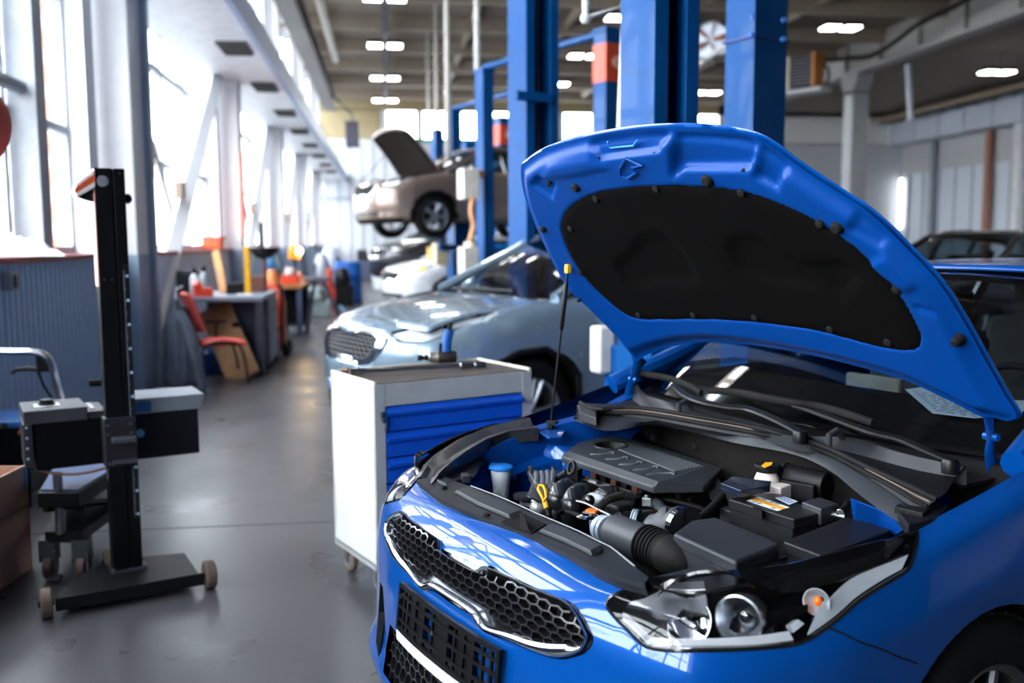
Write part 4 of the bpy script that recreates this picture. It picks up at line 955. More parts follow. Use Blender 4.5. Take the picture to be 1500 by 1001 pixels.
# wide grey window post and rail beside the first column
k = MB(); k.bb(-2.90, -2.68, 7.95, 8.18, 1.41, 7.7); struct('trim_6', k, mat('grey_post', (170, 174, 180), .6))
k = MB(); k.cyl((-2.80, 0, 2.72), (-2.80, 8.1, 2.72), .055, n=12); struct('trim_7', k, mat('rail_bluegrey', (140, 150, 162), .5))
# crane ledge / duct along the wall
k = MB(); k.bb(XL-.5, -1.62, YB, YF, 4.20, 4.30); ledge = struct('trim_8', k, whitemet)
k = MB(); k.bb(-1.66, -1.58, YB, YF, 4.08, 4.42); obj('edge_beam', k, mat('beam_bluegrey', (150, 170, 204), .5), ledge)
vm = mat('vent_dark', (52, 52, 54), .6)
y = 7.2
while y < 40:
    k = MB(); k.bb(-2.22, -1.82, y-.42, y+.42, 4.17, 4.20)
    for j in range(9): k.bb(-2.20, -1.84, y-.36+.09*j-.012, y-.36+.09*j+.012, 4.155, 4.17)
    v = obj('soffit_vent', k, vm); tag(v, 'dark slatted vent grille in the white soffit along the window wall', 'vent', 'soffit vents along the window wall'); y += 3.32
# diagonal braces between the columns
def brace(i, a, b, r=.09, m_=colw, nm='wall_brace'):
    k = MB(); d = (Vector(b)-Vector(a)).normalized(); k.tube([a, b], r, 4); o = struct(nm, k, m_); return o
for i in range(2, 6):
    ya, yb = CY[i+1]+.3, CY[i+2]-.35 if i+2 < len(CY) else CY[i+1]+6
    brace(i, (XL-.28, ya+.5, .2), (XL-.28, yb-.3, 4.15), .14); brace(i, (XL-.32, ya, 4.15), (XL-.32, yb-1.6, .1), .035, mat('grey_brace', (150, 154, 160), .5))
    k = MB(); k.box((XL-.25, (ya+yb)/2-.35, 2.2), (.10, .22, .22)); struct('trim_9', k, mat('brown_plate', (140, 118, 104), .6))
# crane runway + pipe under the ceiling
k = MB(); k.bb(-2.2, -1.96, YB, 39, 6.75, 7.2); k.bb(-2.32, -1.84, YB, 39, 7.2, 7.26); k.bb(-2.30, -1.86, YB, 39, 6.7, 6.76); struct('trim_10', k, mat('dark_steel', (74, 70, 66), .6))
k = MB(); k.cyl((-1.5, YB, 7.4), (-1.5, 32, 7.4), .10, n=12); struct('trim_11', k, mat('cream_pipe', (190, 184, 172), .5))
# far wall with high windows
FW = YF-.02
k = MB(); k.bb(-3.2, XR, FW, FW+.2, 0, 5.95); k.bb(-3.2, 0.0, FW, FW+.2, 5.95, ZC); k.bb(0, XR, FW, FW+.2, 7.15, ZC); struct('wall_far', k, mat('far_white_panel', (188, 192, 200), .6, var=.03))
k = MB()
x = -3
while x < 15: k.bb(x-.02, x+.02, FW-.03, FW, 0, 5.7); x += .5
k.bb(-3, 15, FW-.06, FW, 3.3, 3.5); struct('trim_12', k, mat('far_rib', (150, 155, 164), .6))
k = MB(); k.bb(-3, 15, FW-.05, FW, 7.15, ZC); k.bb(-3, -.1, FW-.05, FW, 5.95, 7.2); struct('trim_13', k, mat('cream_wall', (150, 136, 104), .7))
k = MB(); k.bb(0, 15, FW-.08, FW, 5.82, 5.98); struct('trim_14', k, mat('green_edge', (30, 128, 118), .5))
k = MB(); x = 0
while x < 15: k.bb(x-.14, x+.14, FW-.05, FW+.08, 5.95, 7.15); x += 1.55
w = struct('window_20', k, muntin)
k = MB(); k.add([(0, FW+.03, 5.96), (15, FW+.03, 5.96), (15, FW+.03, 7.14), (0, FW+.03, 7.14)], [(0, 1, 2, 3)]); obj('pane', k, pane, w)
k = MB(); k.bb(15, XR, FW, FW+.2, 5.9, ZC); struct('wall_far_end', k, wallw)
# back wall (behind the viewer)
k = MB(); k.bb(-3.2, XR, YB-.2, YB, 0, ZC); struct('wall_back', k, mat('back_wall', (56, 57, 60), .7))
# right side
k = MB(); k.bb(XR, XR+.2, YB, YF, 0, 7.4); struct('wall_right', k, greywall)
k = MB(); y = YB
while y < YF: k.bb(XR-.05, XR, y-.04, y+.04, 0, 7.2); y += 1.2
struct('trim_15', k, mat('panel_seam', (150, 158, 170), .6))
k = MB(); k.bb(XR-.06, XR, YB, YF, 4.55, 5.83); struct('trim_16', k, mat('upper_panel', (168, 170, 174), .7))
k = MB()
for px, y in ((1365, None),): pass
for px, r, m_, nm in ((1365, .13, mat('grey_pipe', (124, 132, 142), .5), 'trim_17'), (1446, .16, mat('rust_pipe', (150, 104, 88), .6), 'trim_18'), (1493, .30, mat('pale_pipe', (190, 192, 198), .5), 'trim_19')):
    p = wx(px, 280, XR-.25); k = MB(); k.cyl((p.x, p.y, 0), (p.x, p.y, 6), r, n=12); struct(nm, k, m_)
k = MB(); k.bb(XR-.9, XR-.1, YB, YF, 5.83, 6.75); dctm = mat('duct_grey', (178, 186, 200), .45)
dct = struct('trim_20', k, dctm); k = MB(); y = YB
while y < YF: k.bb(XR-.93, XR-.1, y-.03, y+.03, 5.80, 6.78); y += 1.8
obj('duct_flange', k, mat('duct_flange', (150, 156, 168), .5), dct)
k = MB(); k.bb(XR-1.3, XR-1.1, YB, YF, 6.9, 7.1); k.cyl((XR-1.6, YB, 6.95), (XR-1.6, YF, 6.95), .09, n=10); struct('trim_21', k, mat('beige_pipe', (150, 134, 112), .6))
XBM = 15.5
k = MB(); k.bb(XBM-.12, XBM+.12, YB, YF, 7.0, 8.0); k.bb(XBM-.28, XBM+.2, YB, YF, 6.93, 7.03); y = YB
bm = struct('beam_right', k, mat('beam_grey', (150, 148, 146), .55)); k = MB()
while y < YF: k.bb(XBM-.26, XBM-.1, y-.05, y+.05, 7.0, 8.0); y += 2.2
obj('web_stiffener', k, mat('stiffener_grey', (160, 156, 154), .55), bm)
for px in (1252, 1560, 1060):
    p = wx(px, 220, XBM); k = MB(); k.bb(p.x-.28, p.x+.28, p.y-.3, p.y+.3, 0, 6.4); k.prism([(p.x-.28, p.y-.3, 6.93), (p.x-.28, p.y-.55, 6.93), (p.x-.28, p.y-.55, 6.7), (p.x-.28, p.y-.3, 6.35)], (.56, 0, 0)); k.prism([(p.x-.28, p.y+.3, 6.93), (p.x-.28, p.y+.55, 6.93), (p.x-.28, p.y+.55, 6.7), (p.x-.28, p.y+.3, 6.35)], (.56, 0, 0)); k.bb(p.x-.28, p.x+.28, p.y-.3, p.y+.3, 6.3, 6.93); struct('column_right', k, mat('column_grey', (150, 152, 158), .6))
p = wx(1330, 95, XBM); q = wx(1334, 178, XBM); k = MB(); k.cyl(p, q, .08, n=10); struct('trim_22', k, dctm)
# ------------------------------------------------------------------ lamps
lampm = mat('lamp_white', (255, 252, 246), .4, emit=16.0, var=0)
def lamp(x, y, z, label, grp):
    t = thing('ceiling_lamp', label, 'ceiling lamp', (x, y, z), 0, grp)
    for s_ in (-1, 1):
        k = MB(); k.box((x+s_*.28, y, z+.06), (.42, .5, .10)); hsg = obj('housing', k, blackp, t, bev=.02)
        k = MB(); k.box((x+s_*.28, y, z-.005), (.40, .48, .03)); obj('diffuser', k, lampm, hsg)
    k = MB(); k.cyl((x, y, z+.1), (x, y, ZC-.3 if x > 1 else 7.28), .012, n=8); obj('hanger', k, steel, t)
    L = bpy.data.lights.new('lamp_light', 'AREA'); L.energy = 20 if x > 15.5 else 12; L.size = .9; L.color = (1, .96, .9); lo = bpy.data.objects.new('lamp_light', L); C.objects.link(lo); lo.location = (x, y, z-.04)
for y in (11.6, 17.2, 22.9, 28.3, 33.8, 39.0): lamp(.08, y, 7.15, 'twin white ceiling lamp hung under the cable tray over the aisle', 'ceiling lamps over the aisle')
for y in (17.5, 24.2, 29.2, 34.4): lamp(6.15, y, 7.15, 'twin white ceiling lamp in the row above the blue lifts', 'ceiling lamps above the lifts')
for x, y in ((19, 12), (19, 20), (19, 28)): lamp(x, y, 6.7, 'twin white ceiling lamp added to light the low bay beyond the right beam', 'ceiling lamps added in the right bay')  # row added to brighten the grey right wall
for px, py in ((1231, 41), (1036, 136)): q = wz(px, py, 7.15); lamp(q.x, q.y, 7.15, 'twin white ceiling lamp in the row near the right-hand beam', 'ceiling lamps near the right beam')
q = wz(1400, -40, 7.15); lamp(q.x, q.y, 7.15, 'twin white ceiling lamp in the row near the right-hand beam', 'ceiling lamps near the right beam')
k = MB(); k.bb(.02, .16, YB, 41, 7.3, 7.42)
y = YB
while y < 41: k.bb(.0, .18, y, y+.04, 7.28, 7.45); y += 1.2
tag(obj('cable_tray', k, mat('tray_dark', (60, 62, 74), .6)), 'dark cable tray running above the aisle lamps', 'cable tray')
# tube lamp on the right wall, red sign
p = wx(1320, 262, XR-.3); q = wx(1320, 335, XR-.3); q.x = p.x; q.y = p.y
t = thing('tube_lamp', 'tall bright fluorescent tube upright against the grey right wall', 'lamp', (q.x, q.y, q.z))
k = MB(); k.cyl(q, p, .07, n=12); obj('tube', k, mat('tube_white', (255, 255, 255), .4, emit=5, var=0), t)
k = MB(); k.bb(q.x+.14, q.x+.25, q.y-.3, q.y+.3, q.z-.1, p.z+.1); obj('mount', k, whitemet, t)
p = wx(1298, 302, XR-.2); k = MB(); k.box(p, (.1, .7, .3)); tag(obj('wall_sign', k, mat('sign_red', (206, 78, 60), .6)), 'small red sign on the grey wall left of the tube lamp', 'sign')
# hanging conduits
for px, X, y, z1 in ((656, None, 17.5, 2.4), (640, None, 26, 3.2), (700, None, 14.6, 4.1), (748.5, None, 10.0, 3.0), (628, None, 30, 5.0)):
    p = wy(px, 160, y); k = MB(); k.cyl((p.x, p.y, z1), (p.x, p.y, ZC), .05 if px < 720 else .03, n=10); struct('trim_23', k, mat('conduit_grey', (176, 176, 172), .5))
P = [wy(*a, 5.6) for a in ((858,-40),(858,27),(917,8),(910,190),(908,420))]
k = MB(); k.tube(P, .028, 10); [k.ball(p, .034, 10) for p in P[1:3]]; tag(obj('hanging_air_pipe', k, mat('white_pipe', (206, 206, 204), .45)), 'white elbowed air pipe dropping beside the nearest open lift post', 'pipe')
# fan heater, foil heater, cable on the right beam
c_ = wx(1180, 106, 13.6)
t = thing('fan_heater', 'louvred fan heater with orange side on the right beam', 'heater', c_)
R3 = Matrix.Rotation(math.radians(-55), 3, 'Z')
def fh(dx, dy, dz, sx, sy, sz, nm, m_): k = MB(); k.box(c_+R3 @ Vector((dx, dy, dz)), (sx, sy, sz), M=R3); return obj(nm, k, m_, t, bev=.02)
fh(0, 0, 0, .85, .55, 1.0, 'body', blackp); fh(-.5, 0, 0, .18, .6, 1.05, 'side_panel', mat('cream_panel', (206, 196, 178), .5)); fh(.46, -.05, .02, .12, .62, 1.1, 'end_panel', mat('orange_wood', (190, 122, 60), .5))
for j in range(9): fh(0, -.30, -.42+.105*j, .78, .06, .03, 'louvre', mat('louvre_grey', (150, 152, 164), .4))
fh(0, 0, -.62, 1.5, .7, .12, 'shelf', whitemet)
P = [wx(*a, 14.4) for a in ((1205,88),(1240,86),(1275,82),(1310,62),(1345,36),(1400,8),(1440,-14))]
k = MB(); k.tube(cm(P, 6), .075, 8); P = [wx(*a, 14.4) for a in ((1196,88),(1212,100),(1212,120),(1195,128))]; k.tube(cm(P, 5), .05, 8); tag(obj('hanging_cable', k, rubber), 'thick black cable looping up from the fan heater to the ceiling', 'cable')
c_ = wx(1040, 60, 7.6); t = thing('round_fan', 'silvery round fan behind the tall blue lift posts', 'fan', c_)
ax = Vector((-.5, -.85, -.1)).normalized(); k = MB(); k.lathe(c_, ax, [(.02,-.12),(.42,-.12),(.46,0),(.44,.02),(.42,-.06)], 28); obj('housing', k, mat('foil', (168, 176, 188), .3, .6, bump=.6, bscale=9), t)
k = MB()
for j in range(5):
    a = 2*PI*j/5; d = Vector((math.cos(a)*.86, -math.sin(a)*0-math.cos(a)*.5, math.sin(a))).normalized(); k.hexa([c_+d*.05, c_+d*.36, c_+d*.36+ax*.05, c_+d*.05+ax*.02], [c_+d*.05+Vector((0,0,.05)), c_+d*.36+Vector((0,0,.16)), c_+d*.36+ax*.05+Vector((0,0,.16)), c_+d*.05+ax*.02+Vector((0,0,.05))])
obj('blade', k, mat('copper_brown', (150, 92, 66), .5), t)
A, B = wx(1010, 104, 7.6), wx(1070, 62, 7.6); k = MB(); k.tube([A, B], .06, 8); obj('bracket_arm', k, whitemet, t)
q = wy(516, 197, 36); k = MB(); k.box(q, (.5, .4, .95)); k.tube([q+Vector((0, .1, .4)), q+Vector((0, .1, .75)), (-1.9, q.y+.1, 6.95)], .04, 6); tag(obj('hanging_loudspeaker', k, mat('speaker_dark', (44, 46, 58), .6), bev=.03), 'small dark loudspeaker high at the far end under the crane runway', 'loudspeaker')
# ------------------------------------------------------------------ outside
k = MB(); k.bb(-90, -3.3, -40, 90, -.3, -.1); struct('ground_outside', k, mat('asphalt', (130, 130, 128), .9))
bldg = thing('apartment_block', 'pale block of flats with orange brick bands outside the windows', 'building', (-34, 90, 0))
k = MB(); k.bb(-40, -30, 78, 104, 0, 40); obj('wall', k, mat('pale_facade', (120, 116, 112), .8), bldg)
brm = mat('orange_brick', (150, 66, 34), .8)
for fl in range(12):
    k = MB()
    for j in range(6): k.bb(-30, -29.85, 78.3+4.3*j, 80.5+4.3*j, .4+3.1*fl, 2.0+3.1*fl)
    obj('brick_band', k, brm, bldg)
    k = MB()
    for j in range(6): k.bb(-30, -29.9, 80.9+4.3*j, 82.3+4.3*j, .9+3.1*fl, 2.3+3.1*fl)
    obj('window', k, mat('far_window', (140, 160, 180), .2), bldg)
random.seed(11)
def tree(x, y, h, sd):
    random.seed(sd); t = thing('bare_tree', 'bare winter tree standing outside the window wall', 'tree', (x, y, -.1), 0, 'bare trees outside the windows')
    k = MB()
    def br(p, d, L, r, lv):
        e = p+d*L; k.tube([p, p.lerp(e, .5)+Vector((random.uniform(-.05, .05), random.uniform(-.05, .05), 0))*L, e], [r, r*.85, r*.65], 6)
        if lv == 0: return
        for _ in range(3):
            dd = (d+Vector((random.uniform(-.8, .8), random.uniform(-.8, .8), random.uniform(-.1, .7)))).normalized(); br(e, dd, L*random.uniform(.6, .8), r*.6, lv-1)
    br(Vector((x, y, -.1)), Vector((0, 0, 1)), h*.3, .16, 4)
    obj('trunk', k, mat('bark', (78, 68, 60), .9), t)
for j, (x, y) in enumerate(((-8, -1), (-15, 4.5), (-16, -7), (-9, 10), (-16, 15), (-10, 21))): tree(x, y, 9+j % 3, 20+j)
# ------------------------------------------------------------------ light
w = bpy.data.worlds.new('overcast_sky'); bpy.context.scene.world = w; w.use_nodes = True; nt = w.node_tree
bg = nt.nodes['Background']; sk = nt.nodes.new('ShaderNodeTexSky'); sk.sky_type = 'NISHITA'; sk.sun_disc = False; sk.sun_elevation = math.radians(38); sk.sun_rotation = math.radians(70); sk.air_density = 1.5; sk.dust_density = 4
mxn = nt.nodes.new('ShaderNodeMix'); mxn.data_type = 'RGBA'; mxn.inputs[0].default_value = .75; mxn.inputs[7].default_value = (.95, .97, 1.0, 1)
hs_ = nt.nodes.new('ShaderNodeVectorMath'); hs_.operation = 'SCALE'; hs_.inputs['Scale'].default_value = .12
nt.links.new(sk.outputs[0], hs_.inputs[0]); nt.links.new(hs_.outputs[0], mxn.inputs[6]); nt.links.new(mxn.outputs[2], bg.inputs[0]); bg.inputs[1].default_value = 23
for yc in (-4, 6, 16, 26, 36):
    pass
sc_ = bpy.context.scene; sc_.view_settings.view_transform = 'Standard'; sc_.view_settings.look = 'None'; sc_.view_settings.gamma = 1; sc_.view_settings.exposure = 0.0
sc_.cycles.max_bounces = 8; sc_.cycles.diffuse_bounces = 5; sc_.cycles.glossy_bounces = 5; sc_.cycles.transparent_max_bounces = 12; sc_.cycles.sample_clamp_indirect = 6; sc_.cycles.caustics_reflective = False; sc_.cycles.caustics_refractive = False
# ================================================================== TOOL CABINET
cw_ = mat('cabinet_white', (226, 226, 222), .5, var=.05); cgrey = mat('cabinet_frame', (176, 178, 176), .5, var=.08); cblue = mat('cabinet_blue', (8, 82, 198), .42, coat=.3, var=.04)
CA = math.radians(25); CO = Vector((-.06, 3.93, 0))
tc = thing('tool_cabinet', 'white tool cabinet on castors with blue drawers beside the blue car', 'tool cabinet', CO, CA)
CM = Matrix.Translation(CO) @ Matrix.Rotation(CA, 4, 'Z')
def cb(mb, x0, x1, y0, y1, z0, z1): return mb.bb(x0, x1, y0, y1, z0, z1)
CWD, CDP, CZ0, CZ1 = .785, .47, .128, .92
def tcp(nm, mb, m_, par=None, **k): return obj(nm, mb, m_, par or tc, local=True, **k)
k = MB(); cb(k, 0, .02, 0, CDP, CZ0, CZ1); tcp('side_panel', k, cw_, bev=.006)
k = MB(); cb(k, CWD-.02, CWD, 0, CDP, CZ0, CZ1); tcp('side_panel', k, cw_, bev=.006)
k = MB(); cb(k, .0, CWD, CDP-.02, CDP, CZ0, CZ1); tcp('back_panel', k, cw_)
k = MB(); cb(k, 0, CWD, .001, CDP, CZ0-.01, CZ0+.02); tcp('base_panel', k, cgrey)
k = MB(); cb(k, 0, .05, -.004, .02, CZ0, CZ1); cb(k, CWD-.05, CWD, -.004, .02, CZ0, CZ1); cb(k, .05, CWD-.05, -.003, .02, CZ1-.095, CZ1); cb(k, .05, CWD-.05, -.003, .02, CZ0, CZ0+.03); tcp('front_frame', k, cgrey, bev=.003)
k = MB(); cb(k, .01, CWD-.01, .0, CDP, CZ1-.012, CZ1-.006); tcp('top_panel', k, cgrey)
k = MB(); cb(k, 0, .012, 0, CDP, CZ1, CZ1+.012); cb(k, CWD-.014, CWD, 0, CDP, CZ1-.01, CZ1+.014); cb(k, 0, CWD, CDP-.012, CDP, CZ1, CZ1+.010); tcp('top_rim', k, mat('cream_rim', (216, 210, 190), .5), bev=.003)
k = MB(); cb(k, .014, CWD-.016, .004, CDP-.014, CZ1-.008, CZ1+.004); tcp('top_mat', k, mat('worn_mat', (70, 62, 58), .75, var=.4, scale=14, bump=.2), bev=.002)
z1 = CZ1-.097; n = 6; dh = (z1-(CZ0+.032))/n
for i in range(n):
    za, zb = z1-dh*(i+1)+.003, z1-dh*i-.003; h = zb-za
    P = [(0, za), (-.006, za+.004), (-.006, za+h*.50), (-.004, za+h*.56), (-.022, za+h*.68), (-.024, za+h*.80), (-.016, za+h*.84), (-.008, za+h*.90), (-.004, zb), (.35, zb), (.35, za)]
    k = MB(); k.prism([(.055, y, z) for y, z in P], (CWD-.11, 0, 0)); tcp('drawer', k, cblue, ang=25)
k = MB(); k.box((.034, -.012, CZ1-.13), (.022, .02, .03)); k.cyl((.034, -.01, CZ1-.15), (.034, -.028, CZ1-.15), .011); k.tube([(.045, -.012, CZ1-.12), (.05, -.016, CZ1-.16), (.046, -.012, CZ1-.20)], .005); tcp('lock', k, steel, bev=.002, label='worn steel lock')
for (x, y) in ((.045, .055), (.045, CDP-.075), (CWD-.06, .055), (CWD-.06, CDP-.075)):
    k = MB(); k.box((x, y, .122), (.07, .06, .008)); k.box((x-.022, y, .085), (.004, .04, .08)); k.box((x+.022, y, .085), (.004, .04, .08)); cs = tcp('caster', k, steel)
    k = MB(); k.lathe((x-.016, y, .058), (1, 0, 0), [(.02, 0), (.051, 0), (.058, .006), (.058, .026), (.051, .032), (.02, .032)], 24); tcp('caster_wheel', k, mat('tan_rubber', (128, 112, 98), .7), cs)
    k = MB(); k.cyl((x-.019, y, .052), (x+.019, y, .052), .03, n=16); tcp('caster_hub', k, mat('hub_grey', (130, 134, 140), .5), cs)
# tools on it
q = wz(642, 528, .955); zt = CZ1+.004
AD = Vector((math.cos(.10), math.sin(.10), 0))
iw = thing('impact_wrench', 'worn air impact wrench with blue grip standing on the tool cabinet', 'impact wrench', wz(650, 534, zt))
o_ = wz(650, 534, zt)+Vector((0, 0, .036)); k = MB()
k.lathe(o_-AD*.03, AD, [(.0, 0), (.026, .0), (.030, .012), (.030, .075), (.026, .09), (.0, .092)], 20); obj('motor_housing', k, mat('worn_black_metal', (54, 48, 46), .5, .5, var=.4, scale=40, bump=.3), iw)
k = MB(); k.lathe(o_-AD*.075, AD, [(.018, 0), (.024, .006), (.028, .04), (.030, .045)], 20, True); obj('hammer_case', k, mat('worn_alu', (156, 150, 144), .4, .8), iw)
k = MB(); k.lathe(o_-AD*.125, AD, [(.013, 0), (.015, .004), (.015, .02), (.010, .022), (.010, .03), (.014, .034), (.014, .05)], 16, True); obj('socket', k, mat('dark_socket', (48, 48, 50), .35, .8), iw)
k = MB(); b0 = o_+AD*.012+Vector((0, 0, .025)); k.tube([b0, b0+Vector((0, 0, .05))+AD*.004, b0+Vector((0, 0, .105))+AD*.016], [.021, .019, .021], 14, flat=1.25, upv=AD); obj('grip', k, mat('tool_blue', (18, 92, 168), .4), iw)
k = MB(); k.box(b0+AD*-.026+Vector((0, 0, .028)), (.014, .014, .03)); obj('trigger', k, blackp, iw); k = MB(); k.box(o_+Vector((0, 0, .036))-AD*.015, (.012, .02, .016)); obj('reverse_switch', k, blackp, iw); k = MB(); k.cyl(b0+Vector((0, 0, .10))+AD*.016, b0+Vector((0, 0, .135))+AD*.02, .010); obj('air_fitting', k, blackp, iw)
A, B = wz(512, 545, zt+.018), wz(712, 534, zt+.018); d = (B-A).normalized()
tw = thing('torque_wrench', 'long steel torque wrench lying along the back of the tool cabinet', 'wrench', A)
L_ = (B-A).length
k = MB(); k.lathe(A, d, [(0, 0), (.013, 0), (.015, .01), (.012, .03), (.016, .04), (.016, .06), (.012, .07), (.010, .09), (.010, L_-.12)], 16, True); obj('shaft', k, chrome, tw)
k = MB(); k.lathe(A+d*(L_-.13), d, [(.011, 0), (.015, .004), (.015, .05), (.012, .055), (.012, .07), (.015, .074), (.015, .125), (.008, .13)], 16, True); obj('handle', k, steel, tw)
A2 = wz(503, 542, zt+.014); B2 = wz(528, 544, zt+.014); k = MB(); k.cyl(A2, B2, .006); k.cyl(A2, A2.lerp(B2, .3), .010); tag(obj('socket_extension', k, mat('rusty_steel', (120, 84, 66), .5, .6)), 'small rusty extension bar lying left of the torque wrench', 'extension bar')
# ================================================================== HEADLIGHT TESTER
tb = mat('tester_black', (10, 11, 14), .42, var=.1, spec=.2); tg = mat('tester_grey', (58, 60, 66), .5)
A, B = wz(72, 884, .06), wz(303, 843, .06); A.z = B.z = 0
ang = math.atan2(B.y-A.y, B.x-A.x); tp = wz(188, 838, .05); 
tt = thing('headlight_tester', 'black headlight tester on a tall post standing left of the tool cabinet', 'headlight tester', (tp.x, tp.y, 0), ang)
TM = Matrix.Translation((tp.x, tp.y, 0)) @ Matrix.Rotation(ang, 4, 'Z'); TI = TM.inverted()
def tpt(px, py, y): # point at local depth y in the tester's frame
    r = TI.to_3x3() @ ray(px, py); c0 = TI @ CAM; return c0+r*((y-c0.y)/r.y)
def tob(nm, mb, m_, par=None, **k): return obj(nm, mb, m_, par or tt, local=True, **k)
a_, b_ = TI @ A, TI @ B; by = a_.y
k = MB(); k.prism([(a_.x+.03, by-.03, .055), (b_.x-.03, by-.03, .055), (b_.x-.03, by+.04, .055), (.26, by+.34, .055), (-.06, by+.42, .055), (-.22, by+.24, .055), (a_.x+.03, by+.05, .055)], (0, 0, .014)); k.bb(a_.x+.02, b_.x-.02, by-.035, by-.025, .03, .085); tob('base_plate', k, mat('base_black', (15, 16, 19), .5, spec=.25), bev=.004)
for x, y in ((a_.x-.012, by), (b_.x+.012, by), (-.06, by+.40)):
    k = MB(); k.lathe((x-.022, y, .062), (1, 0, 0), [(.02, 0), (.055, 0), (.062, .006), (.062, .038), (.055, .044), (.02, .044)], 24, True); wl = tob('wheel', k, mat('brown_wheel', (92, 78, 68), .6, var=.2))
    k = MB(); k.cyl((x-.03, y, .062), (x+.03, y, .062), .012); tob('axle', k, blackd, wl)
k = MB(); k.bb(-.075, .075, -.06, .06, .068, .078)
for x in (-.065, .065):
    for y in (-.05, .05): k.cyl((x, y, .078), (x, y, .088), .009, n=6)
tob('foot_plate', k, tg)
zt_ = (TM @ tpt(180, 247, -.05)).z
k = MB(); k.bb(-.066, .004, -.045, .045, .07, zt_); k.bb(.010, .056, -.040, .045, .07, zt_); k.bb(-.06, .05, -.03, .045, .07, zt_-.003); post = tob('post', k, tb, bev=.003)
k = MB(); k.bb(.030, .0545, -.0425, -.040, .30, 1.42); sc_s = tob('scale_strip', k, mat('scale_black', (10, 11, 14), .4), post)
k = MB(); z = .32; i = 0
while z < 1.40:
    L = .012 if i % 10 == 0 else .008 if i % 5 == 0 else .005; k.bb(.031, .031+L, -.0436, -.0424, z-.0012, z+.0012); z += .0105; i += 1
tob('scale_ticks', k, mat('scale_white', (190, 200, 215), .5), sc_s)
for i in range(11):
    z = .32+.105*i; k = MB(); k.bb(.0415, .0517, -.0440, -.0424, z-.006, z+.006)
    tob('scale_numeral', k, mat('scale_blue', (170, 210, 240), .5), sc_s)
k = MB(); q = (-.034, -.046, zt_-.055); k.cyl(q, (q[0], q[1]-.004, q[2]), .024, n=24); k.cyl((q[0], q[1]-.004, q[2]), (q[0], q[1]-.008, q[2]), .012, n=16); tob('post_cap', k, mat('cap_grey', (120, 126, 136), .4), post)
k = MB()
for x, z in ((-.045, zt_-.47), (-.015, zt_-.47), (.035, zt_-.02)): k.cyl((x, -.044, z), (x, -.048, z), .004, n=8)
tob('rivet', k, steel, post)
k = MB(); k.ball((.068, 0, zt_-.125), .020, 14, (1, 1, 1.1)); k.cyl((.05, 0, zt_-.125), (.07, 0, zt_-.125), .008); tob('knob', k, blackp)
k = MB(); P = [(-.062, 0, zt_-.004), (-.14, 0, zt_-.070), (-.14, 0, zt_-.128), (-.062, 0, zt_-.082)]; k.prism([(x, -.055, z) for x, y, z in P], (0, .11, 0)); hh_ = tob('visor_arm', k, mat('offwhite_paint', (226, 222, 220), .45), bev=.006)
k = MB(); P = [(-.064, 0, zt_-.026), (-.143, 0, zt_-.088), (-.143, 0, zt_-.108), (-.064, 0, zt_-.056)]; k.prism([(x, -.057, z) for x, y, z in P], (0, .114, 0)); tob('orange_stripe', k, mat('stripe_orange', (204, 82, 46), .45), hh_)
k = MB(); k.bb(-.070, -.0655, -.046, .046, zt_-.50, zt_-.01); tob('orange_edge', k, mat('edge_peach', (216, 160, 146), .5), post)
k = MB(); k.prism([(-.07, -.03, zt_-.085), (-.13, -.03, zt_-.120), (-.10, -.03, zt_-.132), (-.07, -.03, zt_-.14)], (0, .06, 0)); tob('arm_gusset', k, blackp, hh_)
# optical box behind the post
byy = .055; P0, P1 = tpt(54, 688, byy), tpt(293, 666, byy); U0 = tpt(54, 612, byy); U1 = tpt(293, 606, byy)
zb, zm, ztp = (P0.z+P1.z)/2, (U0.z+U1.z)/2, tpt(45, 600, byy).z
k = MB(); k.bb(P0.x, P1.x, byy, byy+.26, zb, zm); box_ = tob('optical_box', k, tb, bev=.006)
k = MB(); xl = P0.x-.04; k.bb(xl, xl+.25, byy-.012, byy+.27, zm-.004, zm+.055); tob('control_head', k, tg, box_, bev=.005)
k = MB(); k.bb(xl-.004, xl+.03, byy-.016, byy+.2, zb+.02, zm); tob('front_bezel', k, mat('bezel_dark', (40, 44, 52), .4), box_, bev=.003)
k = MB(); 
for i in range(4): k.cyl((xl+.008, byy-.018, zb+.06+.045*i), (xl+.008, byy-.012, zb+.06+.045*i), .006, n=10)
tob('bezel_button', k, mat('button_silver', (190, 198, 206), .4), box_)
k = MB(); k.lathe((xl+.10, byy+.12, zm+.055), (0, 0, 1), [(.034, 0), (.034, .012), (.028, .012), (.028, .026), (0, .028)], 24); tob('dial_knob', k, blackp, box_)
k = MB(); k.box((xl+.10, byy+.12, zm+.056), (.10, .09, .004)); tob('dial_plate', k, mat('dial_plate', (206, 210, 214), .4), box_)
k = MB(); k.bb(xl+.25, -.05, byy, byy+.26, zm-.002, zm+.03); tob('screen_housing', k, mat('housing_slate', (48, 52, 60), .4), box_, bev=.003)
k = MB(); k.bb(xl+.27, -.09, byy+.06, byy+.24, zm+.030, zm+.034); tob('glass_screen', k, mat('screen_glass', (86, 100, 116), .12, coat=.5), box_)
xr = P1.x; k = MB(); k.prism([(.05, byy-.012, zm), (xr+.012, byy-.012, zm), (xr+.03, byy-.012, zm+.07), (.05, byy-.012, zm+.07)], (0, .27, 0)); tob('lamp_hood', k, mat('hood_grey', (104, 110, 120), .45), box_, bev=.005)
k = MB(); k.bb(.05, .135, byy-.0135, byy-.012, zm+.01, zm+.055); tob('blue_label', k, mat('label_blue', (30, 84, 150), .4), box_)
k = MB(); k.cyl((.085, byy-.004, zb+.12), (.085, byy+.002, zb+.12), .018, n=20); tob('blue_button', k, mat('button_blue', (80, 140, 190), .4), box_)
